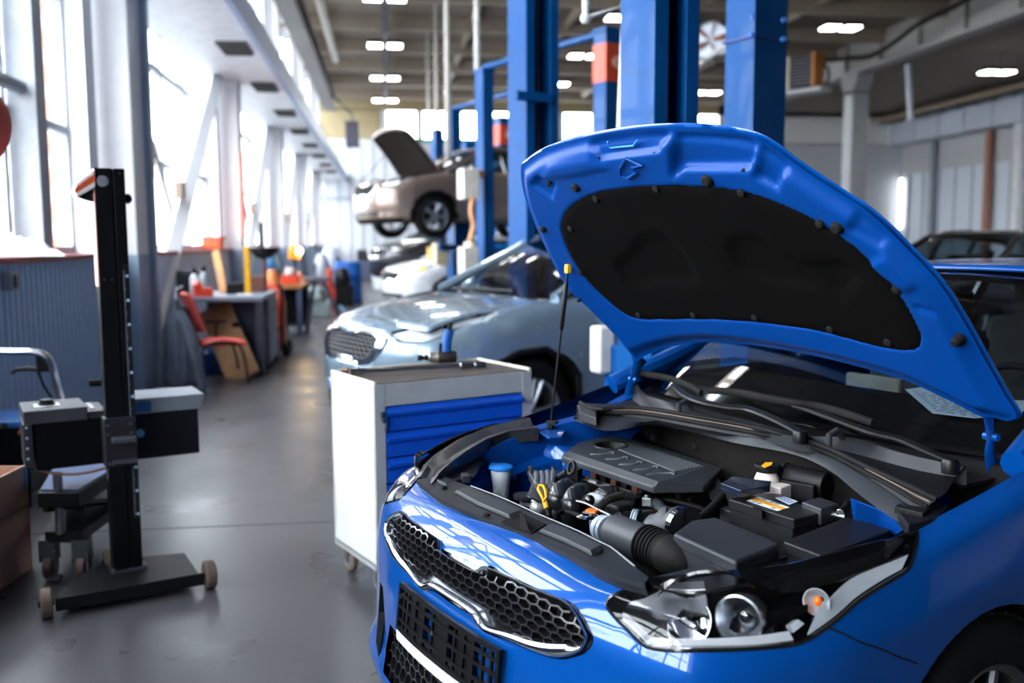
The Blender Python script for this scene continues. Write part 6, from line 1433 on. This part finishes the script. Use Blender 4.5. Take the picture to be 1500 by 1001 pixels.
def arms(t, Pf, Pn, z, open_f=1):
    for P, sg in ((Pf, 1), (Pn, -1)):
        o = Vector((P[0], P[1], 0)); k = MB(); k.box(o+lvec*sg*.14+Vector((0, 0, z-.10)), (.34, .30, .7), math.atan2(bvec.y, bvec.x)); ca = obj('carriage', k, lb2, t, bev=.01)
        for e in (-1, 1):
            k = MB(); a, b = o+lvec*sg*.25+Vector((0, 0, z-.35)), o+lvec*sg*.80+bvec*e*.75+Vector((0, 0, z-.35)); k.tube([a, b], .055, 4); k.cyl(b-Vector((0, 0, .05)), b+Vector((0, 0, .14)), .06, n=12); obj('arm', k, lb2, ca)
def gadget(t, px, py, y, sx, sz, m_, nm, sy=.25):
    q = wy(px, py, y); k = MB(); k.box(q, (sx, sy, sz), .3); return obj(nm, k, m_, t, bev=.02)
# lift over the blue car
Bp = wy(966, 100, 4.75); l1 = thing('vehicle_lift', 'nearest blue lift post with open slotted channel right behind the raised blue bonnet', 'vehicle lift', (Bp.x, Bp.y, 0), 0, None)
post(l1, (Bp.x, Bp.y), 1, 4.3, .30, .26)
gadget(l1, 882, 512, 5.0, .10, .26, white_box, 'control_box', .12); gadget(l1, 908, 545, 4.95, .10, .30, lb2, 'carriage', .2)
# lift over the silver SUV: far (open) post left, near (closed) post right
Ap = wy(1107, 100, 6.3); Cp = wy(781, 100, 8.2)
l2 = thing('vehicle_lift', 'tall pair of blue lift posts either side of the silver-blue SUV', 'vehicle lift', (Cp.x, Cp.y, 0))
post(l2, (Cp.x, Cp.y), 1, 4.6, .34, .28); post(l2, (Ap.x, Ap.y), -1, 4.6, .32, .26)
k = MB(); q = wy(781, 142, 8.0); k.box(q, (.36, .06, .07), .46); obj('slot_brace', k, liftblue, l2)
k = MB()
for px, py in ((1102, 25), (1147, 30), (1101, 52), (1146, 58)): q = wy(px, py, 6.08); k.cyl(q, q-Vector((.0, .03, 0)), .016, n=8)
obj('bolt', k, mat('bolt_blue', (60, 110, 190), .4), l2)
q = wy(1107, 62, 6.3); k = MB(); k.box(q, (.345, .285, .012), math.atan2(bvec.y, bvec.x)); obj('joint_band', k, liftdark, l2)
# third bay
Dp, Ep = wy(890, 100, 11.75), wy(710, 200, 14.3)
l3 = thing('vehicle_lift', 'blue lift with red banded post and a bar across its top', 'vehicle lift', (Dp.x, Dp.y, 0))
post(l3, (Dp.x, Dp.y), -1, 4.08, .25, .24, True); post(l3, (Ep.x, Ep.y), 1, 4.02, .19, .22); crossbar(l3, Dp, Ep, 3.98)
gadget(l3, 686, 270, 14.0, .26, .45, white_box, 'control_box'); gadget(l3, 686, 383, 13.8, .24, .42, white_box, 'hydraulic_tank'); gadget(l3, 692, 255, 14.1, .3, .1, mat('rust_brown', (150, 104, 76), .6), 'box_cap')
k = MB(); P = [wy(*a, 13.9) for a in ((693, 288), (690, 310), (694, 330), (689, 350), (690, 362))]; k.tube(cm(P, 4), .035, 8); obj('hose', k, mat('hose_orange', (208, 146, 92), .5), l3)
k = MB(); q = wy(688, 406, 13.8); k.cyl(q, q+Vector((0, 0, .14)), .16, .10, n=14); obj('tank_base', k, blackp, l3); gadget(l3, 688, 360, 13.85, .1, .1, mat('motor_cream', (220, 200, 170), .5), 'motor')
# fourth bay carries the bronze SUV
Fp, Gn = wy(665, 250, 18.7), wy(776, 250, 16.1)
l4 = thing('vehicle_lift', 'blue lift with arms holding up the bronze SUV', 'vehicle lift', (Fp.x, Fp.y, 0))
post(l4, (Fp.x, Fp.y), 1, 4.02, .22, .24); post(l4, (Gn.x, Gn.y), -1, 4.05, .22, .24); crossbar(l4, Fp, Gn, 3.98); arms(l4, Fp, Gn, 1.75)
gadget(l4, 647, 291, 18.2, .28, .42, mat('box_grey', (190, 190, 188), .5), 'control_box'); gadget(l4, 645, 372, 18.0, .26, .42, mat('tank_cream', (216, 200, 166), .5), 'hydraulic_tank'); gadget(l4, 633, 372, 18.4, .13, .25, mat('tank_orange', (218, 158, 60), .5), 'oil_can')
k = MB(); q = wy(652, 392, 18); k.cyl(q, q+Vector((0, 0, .35)), .05, n=10); obj('stand', k, whitep, l4)
# fifth bay
Gp, Hp = wy(736, 250, 22.6), wy(641, 250, 25.2)
l5 = thing('vehicle_lift', 'farthest blue lift whose red banded post has a white plate low down', 'vehicle lift', (Gp.x, Gp.y, 0))
post(l5, (Gp.x, Gp.y), -1, 4.4, .32, .28, True); post(l5, (Hp.x, Hp.y), 1, 4.4, .26, .24); arms(l5, Hp, Gp, 1.0)
gadget(l5, 737, 348, 22.2, .34, .42, whitep, 'white_plate', .04); gadget(l5, 690, 222, 21, .36, .4, liftblue, 'motor_unit')
# ================================================================== LEFT-HAND WORKPLACES
def bx(name, px0, px1, py0, py1, y, dp, m_, label=None, cat=None, par=None, bev=.01, grp=None):
    a, b = wy(px0, py1, y), wy(px1, py0, y); k = MB(); k.bb(min(a.x, b.x), max(a.x, b.x), y, y+dp, 0, b.z); o = obj(name, k, m_, par, bev=bev)
    if label: tag(o, label, cat, grp)
    return o
DY = 10.95
# desk
q = wz(385, 551, 0); dsk = thing('workbench', 'grey workbench with dark legs behind the red chair', 'workbench', (q.x, DY, 0))
zt = wy(384, 435, DY).z; xl, xr = wy(268, 440, DY).x, wy(384, 440, DY).x
k = MB(); k.bb(xl, xr, DY, DY+1.5, zt-.05, zt); obj('table_top', k, mat('bench_grey', (124, 134, 150), .4), dsk, bev=.008)
for x, y in ((xl+.04, DY+.05), (xr-.04, DY+.05), (xl+.04, DY+1.4), (xr-.04, DY+1.4)): k = MB(); k.bb(x-.035, x+.035, y-.035, y+.035, 0, zt-.05); obj('leg', k, mat('leg_dark', (44, 50, 66), .5), dsk)
k = MB(); k.bb(xr-.40, xr-.02, DY+.5, DY+1.45, .06, zt-.05); cabm = mat('cab_dark', (54, 62, 84), .5); cab = obj('cabinet', k, cabm, dsk)
for j in range(5): k = MB(); k.bb(xr-.015, xr+.005, DY+.55, DY+1.4, .1+.15*j, .235+.15*j); obj('drawer_front', k, mat('drawer_grey', (112, 120, 140), .5), cab, bev=.006)
k = MB(); k.bb(xl, xl+.5, DY+1.42, DY+1.46, .1, zt-.05); obj('back_board', k, cabm, dsk)
yt = DY+.35
def on_bench(name, px, w_, h_, m_, label, cat, dy=.2, lathe=False, top=None, zz=None, grp=None):
    y = DY+dy; p = wy(px, 430, y); z = zt if zz is None else zz; k = MB()
    if lathe:
        k.lathe((p.x, y, z), (0, 0, 1), [(w_/2*.98, 0), (w_/2, .01), (w_/2, h_*.62), (w_/2*.45, h_*.78), (w_/2*.35, h_*.8)], 14, True); o = obj(name, k, m_)
        k = MB(); k.cyl((p.x, y, z+h_*.79), (p.x, y, z+h_), w_*.22, n=10); obj('cap', k, top or blackp, o)
    else:
        k.bb(p.x-w_/2, p.x+w_/2, y, y+w_*.7, z, z+h_); o = obj(name, k, m_, bev=.008)
    return tag(o, label, cat, grp)
on_bench('spray_bottle', 286, .11, .32, mat('bottle_white', (214, 216, 220), .4), 'white bottle with black top on the workbench behind the red chair', 'bottle', .5, True)
on_bench('spray_bottle', 300, .12, .34, mat('bottle_grey', (150, 162, 168), .4), 'grey bottle between the white bottle and the red can on the workbench', 'bottle', .7, True)
on_bench('spray_can', 290, .11, .22, mat('can_red', (216, 70, 44), .4), 'short red can in front of the bottles on the workbench', 'can', .2, True, whitep)
on_bench('small_box', 302, .13, .10, mat('box_red', (228, 64, 40), .5), 'small bright red box at the front of the workbench', 'box', .1)
on_bench('paper_sheet', 318, .19, .012, whitep, 'white paper lying on the left half of the workbench top', 'paper', .2)
on_bench('paper_pad', 357, .18, .02, whitep, 'white pad lying near the right end of the workbench top', 'paper', .25)
on_bench('toolbox', 276, .28, .28, mat('dark_case', (38, 40, 50), .5), 'dark tool case at the back left of the workbench', 'tool case', .9)
on_bench('power_tool', 344, .20, .13, blackp, 'black power tool lying on the workbench left of the yellow post', 'power tool', .6)
on_bench('brown_case', 374, .24, .20, mat('case_brown', (110, 66, 54), .6), 'reddish brown case at the back right end of the workbench', 'case', 1.0)
k = MB(); p, q = wy(362, 421, DY+.5), wy(363, 361, DY+.5); p.z = zt; k.box(((p.x+q.x)/2, DY+.5, (p.z+q.z)/2), (.06, .05, q.z-p.z)); tag(obj('yellow_post', k, yellow, bev=.006), 'upright yellow post standing on the workbench', 'post')
# leaning boards
def lean(name, a, b, w_, th, m_, label, cat):
    A, B = Vector(a), Vector(b); k = MB(); d = (B-A).normalized(); s = Vector((0, 1, 0)).cross(d).normalized()*w_/2; n_ = d.cross(s).normalized()*th
    k.hexa([A-s, A+s, A+s+n_, A-s+n_], [B-s, B+s, B+s+n_, B-s+n_]); return tag(obj(name, k, m_, bev=.004), label, cat)
lean('plywood_board', (wz(363, 550, 0).x, 10.75, .01), (wz(363, 550, 0).x-.42, 11.4, .78), .38, .02, mat('plywood', (182, 138, 96), .7), 'tan plywood board leaning under the workbench', 'board')
lean('wooden_batten', (wy(327, 424, DY+.9).x, DY+.9, zt+.005), (wy(316, 378, DY+1.3).x, DY+1.3, 1.42), .09, .04, wood, 'wooden batten leaning on the wall above the workbench', 'batten')
# under the bench
def floor_obj(name, px, y, prof, m_, label, cat, cap=None, n=16):
    p = wy(px, 500, y); k = MB(); k.lathe((p.x, y, 0), (0, 0, 1), prof, n, True); o = obj(name, k, m_); tag(o, label, cat)
    if cap: k = MB(); h = prof[-1][1]; k.cyl((p.x, y, h), (p.x, y, h+.04), prof[-1][0]*.8, n=12); obj('cap', k, cap, o)
    return o
floor_obj('blue_canister', 304, 11.3, [(.13, 0), (.14, .02), (.14, .24), (.06, .30), (.04, .31)], mat('canister_blue', (36, 86, 150), .45), 'blue canister on the floor under the workbench', 'canister', red)
p = wy(296, 480, 11.2); k = MB(); k.bb(p.x-.02, p.x+.36, 11.62, 11.98, .0, .34); crt = obj('storage_crate', k, mat('crate_dark', (50, 52, 58), .6), bev=.01); tag(crt, 'dark storage crate under the workbench behind the red chair', 'crate')
k = MB(); k.lathe((p.x+.02, 11.72, .34), (0, 0, 1), [(.05, 0), (.055, .02), (.055, .16), (.025, .21), (.02, .24)], 14, True); tag(obj('white_bottle', k, whitep), 'white bottle standing on the dark crate under the workbench', 'bottle')
k = MB(); k.lathe((p.x+.22, 11.72, .34), (0, 0, 1), [(.045, 0), (.05, .02), (.05, .18), (.02, .22), (.02, .26)], 14, True); tag(obj('amber_bottle', k, mat('amber_glass', (140, 96, 40), .3)), 'amber bottle standing on the dark crate under the workbench', 'bottle')
# red chair
cq = wz(325, 560, 0); ch_ = thing('office_chair', 'red upholstered chair with black frame in front of the workbench', 'chair', (cq.x, cq.y, 0), .35)
rc_ = mat('chair_red', (220, 84, 78), .7, bump=.2, bscale=200)
k = MB(); rows = []
for i in range(9):
    v = -.23+.46*i/8; rows.append([Vector((u, v, .455+.02*math.cos(u*6)-.05*max(0, u-.1))) for u in [-.24+.06*j for j in range(9)]])
k.grid(rows); obj('seat', k, rc_, ch_, local=True, solid=.055, bev=.02)
k = MB(); rows = []
for i in range(7):
    t_ = i/6; hw = .20+.03*math.sin(PI*t_); rows.append([Vector((-.26-.14*t_+.05*abs(j/4-1)**2, -hw+2*hw*j/8, .56+.42*t_)) for j in range(9)])
k.grid(rows); obj('backrest', k, rc_, ch_, local=True, solid=.05, bev=.02)
for sg in (-1, 1):
    k = MB(); k.tube(cm([(.24, sg*.23, 0), (.15, sg*.24, .42), (-.20, sg*.24, .42), (-.30, sg*.24, 0)], 4), .014, 8); obj('leg_frame', k, blackp, ch_, local=True)
    k = MB(); k.tube(cm([(-.2, sg*.19, .42), (-.27, sg*.18, .52), (-.36, sg*.16, .82)], 4), .014, 8); obj('back_strut', k, blackp, ch_, local=True)
k = MB(); k.tube(cm([(.0, .24, .42), (.02, .27, .62), (.12, .27, .64), (-.1, .27, .64)], 3), .014, 8); k.box((.22, .26, .60), (.08, .05, .06)); obj('armrest', k, blackp, ch_, local=True)
# jacket on the column
rows = []; random.seed(9); XJ = XL+.02
jp = [(252, 440), (246, 470), (242, 500), (240, 530), (262, 545)]
yj = 10.16
for i in range(15):
    t_ = i/14; r_ = []
    xa = wy(262-22*min(1, t_*3), 440+130*t_, yj).x; xb = wy(262+18*min(1, t_*2)+8*t_, 440+130*t_, yj).x; z = wy(260, 438+130*t_, yj).z
    for j in range(13):
        s_ = j/12; r_.append(Vector((xa+(xb-xa)*s_, yj-.12*math.sin(PI*s_)-.035*math.sin(s_*22+t_*5)*t_-.02, z+.03*math.sin(s_*9)*t_)))
    rows.append(r_)
k = MB(); k.grid(rows); jk = thing('work_jacket', 'grey work jacket hanging from a hook beside the first white column', 'jacket', (rows[0][6].x, yj, rows[0][6].z)); jm = mat('jacket_grey', (120, 128, 146), .9, var=.2, bump=.4, bscale=30); obj('torso', k, jm, jk, solid=.02)
k = MB(); a = rows[2][10]; k.tube(cm([a, a+Vector((.10, -.05, -.22)), a+Vector((.16, -.03, -.52)), a+Vector((.20, 0, -.80))], 4), [.07]*5+[.075]*4+[.06]*4, 10, flat=.6); obj('sleeve', k, jm, jk)
k = MB(); k.tube([rows[0][6]+Vector((0, .3, .12)), rows[0][6]+Vector((0, 0, .10)), rows[0][6]+Vector((0, -.02, 0))], .008, 6); obj('hook', k, steel, jk)
# drip tray on pole
y = 12.64; p = wy(387, 374, y); oc = thing('oil_drainer', 'black oil drain tray on a tall pole behind the workbench', 'oil drainer', (p.x, y, 0)); k = MB(); k.lathe((p.x, y, p.z), (0, 0, 1), [(.03, -.05), (.10, -.03), (.19, .06), (.20, .10), (.19, .10), (.05, .02)], 24); obj('tray', k, mat('tray_black2', (24, 24, 28), .5), oc)
k = MB(); z1 = wy(382, 326, y).z; k.cyl((p.x-.03, y, p.z), (p.x-.03, y, z1), .035, n=10); obj('pole', k, mat('pole_dark', (40, 44, 52), .5), oc); k = MB(); k.cyl((p.x, y, .3), (p.x, y, p.z-.04), .03, n=10); k.cyl((p.x, y, 0), (p.x, y, .42), .16, n=20); obj('tank', k, mat('tank_rust', (90, 60, 52), .6), oc)
# hand truck with orange cylinders
y = 13.0; ht = thing('welding_trolley', 'trolley with orange gas cylinders and black wheels behind the workbench', 'trolley', (wy(405, 500, y).x, y, 0)); om = mat('gas_orange', (226, 84, 40), .45)
for px, r in ((393, .085), (408, .09)): p = wy(px, 480, y); k = MB(); k.lathe((p.x, y+.05, .06), (0, 0, 1), [(r*.9, 0), (r, .02), (r, .68), (r*.7, .76), (r*.3, .79), (r*.25, .85)], 18, True); obj('gas_cylinder', k, om, ht)
k = MB(); a, b = wy(386, 418, y), wy(412, 418, y); 
for q in (a, b): k.tube([(q.x, y-.05, .08), (q.x, y-.05, q.z)], .016, 8)
k.tube([(a.x, y-.05, a.z), (b.x, y-.05, b.z)], .016, 8); k.bb(a.x, b.x, y-.08, y+.16, .05, .07); k.tube([(a.x, y-.06, .45), (b.x, y-.06, .36)], .02, 6); obj('frame', k, blackp, ht)
k = MB(); random.seed(4); cc_ = wy(396, 428, y)
for i in range(5): k.tube([cc_+Vector((.13*math.cos(a_), -.10+.05*math.sin(a_)-.012*i, .11*math.sin(a_)-.012*i)) for a_ in [2*PI*j/14 for j in range(15)]], .013, 6)
obj('orange_hose', k, mat('hose_redorange', (222, 88, 60), .5), ht)
p = wy(420, 511, y-.1); 
for dy in (-.12, .28): k = MB(); k.lathe((p.x-.05, y+dy, .095), (1, 0, 0), [(.02, 0), (.085, 0), (.095, .01), (.095, .07), (.085, .08), (.02, .08)], 20, True); obj('wheel', k, rubber, ht)
# second bench further back with red machines
y = 15.6; b2 = thing('workbench', 'second workbench with wooden top further down the wall', 'workbench', (wy(425, 480, y).x, y, 0)); zt2_ = wy(430, 418, y).z; x0, x1 = wy(398, 420, y).x, wy(443, 420, y).x
k = MB(); k.bb(x0, x1, y, y+1.6, zt2_-.06, zt2_); obj('table_top', k, wood, b2, bev=.01)
for x in (x0+.06, x1-.06):
    for yy in (y+.06, y+1.5): k = MB(); k.bb(x-.04, x+.04, yy-.04, yy+.04, 0, zt2_-.06); obj('leg', k, mat('leg_blue', (70, 82, 110), .5), b2)
k = MB(); k.bb(x0+.05, x1-.05, y+1.3, y+1.34, .1, zt2_-.06); obj('back_board', k, blackd, b2)
def gizmo(name, px, py_top, y, w_, m_, label, cat, zb=0.0, kind='machine', m2=None, grp=None):
    p = wy(px, py_top, y); h = p.z-zb; k = MB(); k.bb(p.x-w_/2, p.x+w_/2, y, y+w_*.8, zb, zb+h*.55); o = obj(name, k, m_, bev=.02); tag(o, label, cat, grp)
    k = MB(); k.lathe((p.x, y+w_*.3, zb+h*.55), (0, 0, 1), [(w_*.36, 0), (w_*.40, h*.05), (w_*.34, h*.3), (w_*.2, h*.45)], 14, True); obj('motor_head', k, m2 or m_, o)
    k = MB(); k.tube([(p.x-w_*.3, y+.02, zb+h*.5), (p.x-w_*.3, y+.02, zb+h*.8), (p.x+w_*.3, y+.02, zb+h*.8), (p.x+w_*.3, y+.02, zb+h*.5)], w_*.05, 6); obj('grip', k, blackp, o)
    return o
rm = mat('machine_red', (222, 74, 48), .45)
gizmo('bench_grinder', 424, 392, y+.3, .30, rm, 'red bench machine on the wooden top of the second workbench', 'machine', zt2_, m2=mat('pink_grey', (206, 180, 178), .5))
gizmo('valve_spring_tool', 438, 398, y+.9, .16, mat('peach', (232, 150, 118), .5), 'small peach coloured tool at the aisle end of the second workbench', 'tool', zt2_)
gizmo('parts_washer', 398, 396, y-.9, .34, mat('green_tin', (34, 120, 84), .5), 'green topped can cart between the two workbenches', 'parts cart', .0, m2=mat('orange_top', (236, 140, 80), .5))
gizmo('blue_drum', 399, 374, y+1.9, .36, mat('drum_blue', (60, 120, 170), .5), 'tall pale blue drum behind the second workbench', 'drum')
# work lamp
y2 = 17.7; p = wy(436, 368, y2); wl_ = thing('work_lamp', 'glowing orange work lamp on a stand above the second workbench', 'work lamp', (p.x, y2, 0)); k = MB(); k.ball(p, .085, 14); obj('bulb', k, mat('bulb_glow', (255, 236, 190), .4, emit=9, var=0), wl_); k = MB(); k.lathe(p+Vector((-.06, .02, -.14)), (0, 0, 1), [(.10, 0), (.11, .05), (.10, .2), (.04, .26)], 16, True); obj('shade', k, mat('lamp_orange', (248, 140, 20), .4, emit=.5), wl_); k = MB(); k.cyl((p.x-.06, y2+.02, 0), (p.x-.06, y2+.02, p.z-.12), .025, n=8); k.cyl((p.x-.06, y2+.02, 0), (p.x-.06, y2+.02, .04), .18, n=16); obj('stand', k, blackp, wl_)
L = bpy.data.lights.new('work_lamp_light', 'POINT'); L.energy = 15; L.color = (1, .7, .35); L.shadow_soft_size = .08; lo = bpy.data.objects.new('work_lamp_light', L); C.objects.link(lo); lo.location = p+Vector((.12, -.1, 0))
# orange crate on the sill beyond the column
y = 12.9; p = wx(322, 376, -2.75); k = MB(); p.y = CY[4]-1.0; k.bb(-2.9, -2.62, p.y-.25, p.y+.25, 1.42, 1.60); k2 = obj('orange_crate', k, mat('crate_orange', (240, 84, 40), .45), bev=.02); tag(k2, 'orange plastic crate on the red sill beyond the first column', 'crate'); k = MB(); k.bb(-2.92, -2.60, p.y-.27, p.y+.27, 1.58, 1.61); obj('rim', k, mat('crate_orange2', (224, 70, 30), .5), k2)
# items further along the wall
gizmo('tool_trolley', 462, 420, 19.5, .55, mat('trolley_greygreen', (150, 168, 172), .5), 'grey green tool trolley standing along the aisle past the second workbench', 'tool trolley')
gizmo('drill_press', 470, 372, 23, .5, mat('press_brown', (112, 82, 76), .5), 'brownish drill press on the left of the far machines', 'machine', m2=mat('press_grey', (180, 184, 196), .4))
gizmo('compressor', 484, 362, 24.5, .7, mat('comp_silver', (176, 182, 196), .4), 'silver air compressor among the far machines by the wall', 'compressor', m2=mat('comp_white', (214, 220, 230), .4))
gizmo('fire_cart', 482, 392, 21.0, .22, mat('cart_red', (204, 66, 40), .5), 'narrow red cart on the floor beside the grey green trolley', 'cart')
gizmo('black_trolley', 501, 392, 22.6, .5, blackp, 'black trolley next to the blue barrel', 'trolley')
y = 24.0; p = wy(511, 390, y); k = MB(); zt3 = wy(511, 384, y).z; k.lathe((p.x, y, 0), (0, 0, 1), [(.30, 0), (.33, .03), (.32, zt3*.33), (.34, zt3*.35), (.32, zt3*.38), (.32, zt3*.66), (.34, zt3*.69), (.32, zt3*.72), (.32, zt3), (.29, zt3+.01)], 24, True); bd = obj('blue_barrel', k, mat('barrel_blue', (20, 96, 186), .4)); tag(bd, 'blue barrel on the floor near the far left machines', 'barrel'); k = MB(); k.cyl((p.x+.15, y, zt3), (p.x+.15, y, zt3+.03), .04); obj('bung', k, blackp, bd)
bx('black_cabinet', 524, 543, 366, 410, 38.4, .6, mat('cab_black', (30, 32, 40), .5), 'black cabinet standing against the far wall behind grey boxes', 'cabinet'); bx('grey_box', 521, 541, 383, 410, 37.6, .6, mat('box_slate', (92, 100, 124), .6), 'slate grey box on the floor in front of the far black cabinet', 'box')
A = wz(556, 413, 0); lean('white_sheet', (wy(558, 400, 31).x, 31, .01), (wy(548, 362, 31.8).x, 31.8, 1.3), .45, .05, mat('panel_white', (214, 218, 226), .5), 'white panel leaning upright left of the dark raised SUV', 'panel')
bx('white_cabinet', 580, 604, 370, 420, 32, .4, mat('cab_pale', (184, 196, 214), .5), 'pale cabinet standing behind the white car', 'cabinet')
# trestle and blue hose on the aisle floor
k = MB(); P = [wz(*a, .02) for a in ((497,447),(502,453),(507,459),(512,467))]; k.tube(cm(P, 5), .03, 8); tag(obj('blue_hose', k, mat('hose_blue', (90, 140, 170), .5)), 'pale blue hose lying across the aisle floor in front of the far machines', 'hose')
y = 16.1; p = wy(464, 400, y); tr_ = thing('trestle', 'dark splayed trestle at the aisle end of the second workbench', 'trestle', (p.x, y, 0)); k = MB(); zt4 = wy(448, 410, y).z
for dx, dy in ((.45, -.2), (.45, .3), (-.2, -.2), (-.2, .3)): k = MB(); k.tube([(p.x+dx*.2, y+dy*.3, zt4), (p.x+dx, y+dy, 0)], .03, 6); obj('leg', k, mat('trestle_dark', (70, 72, 90), .6), tr_)
k = MB(); k.bb(p.x-.2, p.x+.2, y-.15, y+.2, zt4-.03, zt4+.04); obj('crossbeam', k, mat('trestle_dark', (70, 72, 90)), tr_)
# red pipe on second column, fire extinguishers by the wall
yc = CY[4]; k = MB(); k.cyl((XL+.05, yc-.30, 1.6), (XL+.05, yc-.30, 3.0), .035, n=10); struct('trim_24', k, mat('pipe_red', (226, 104, 84), .5))
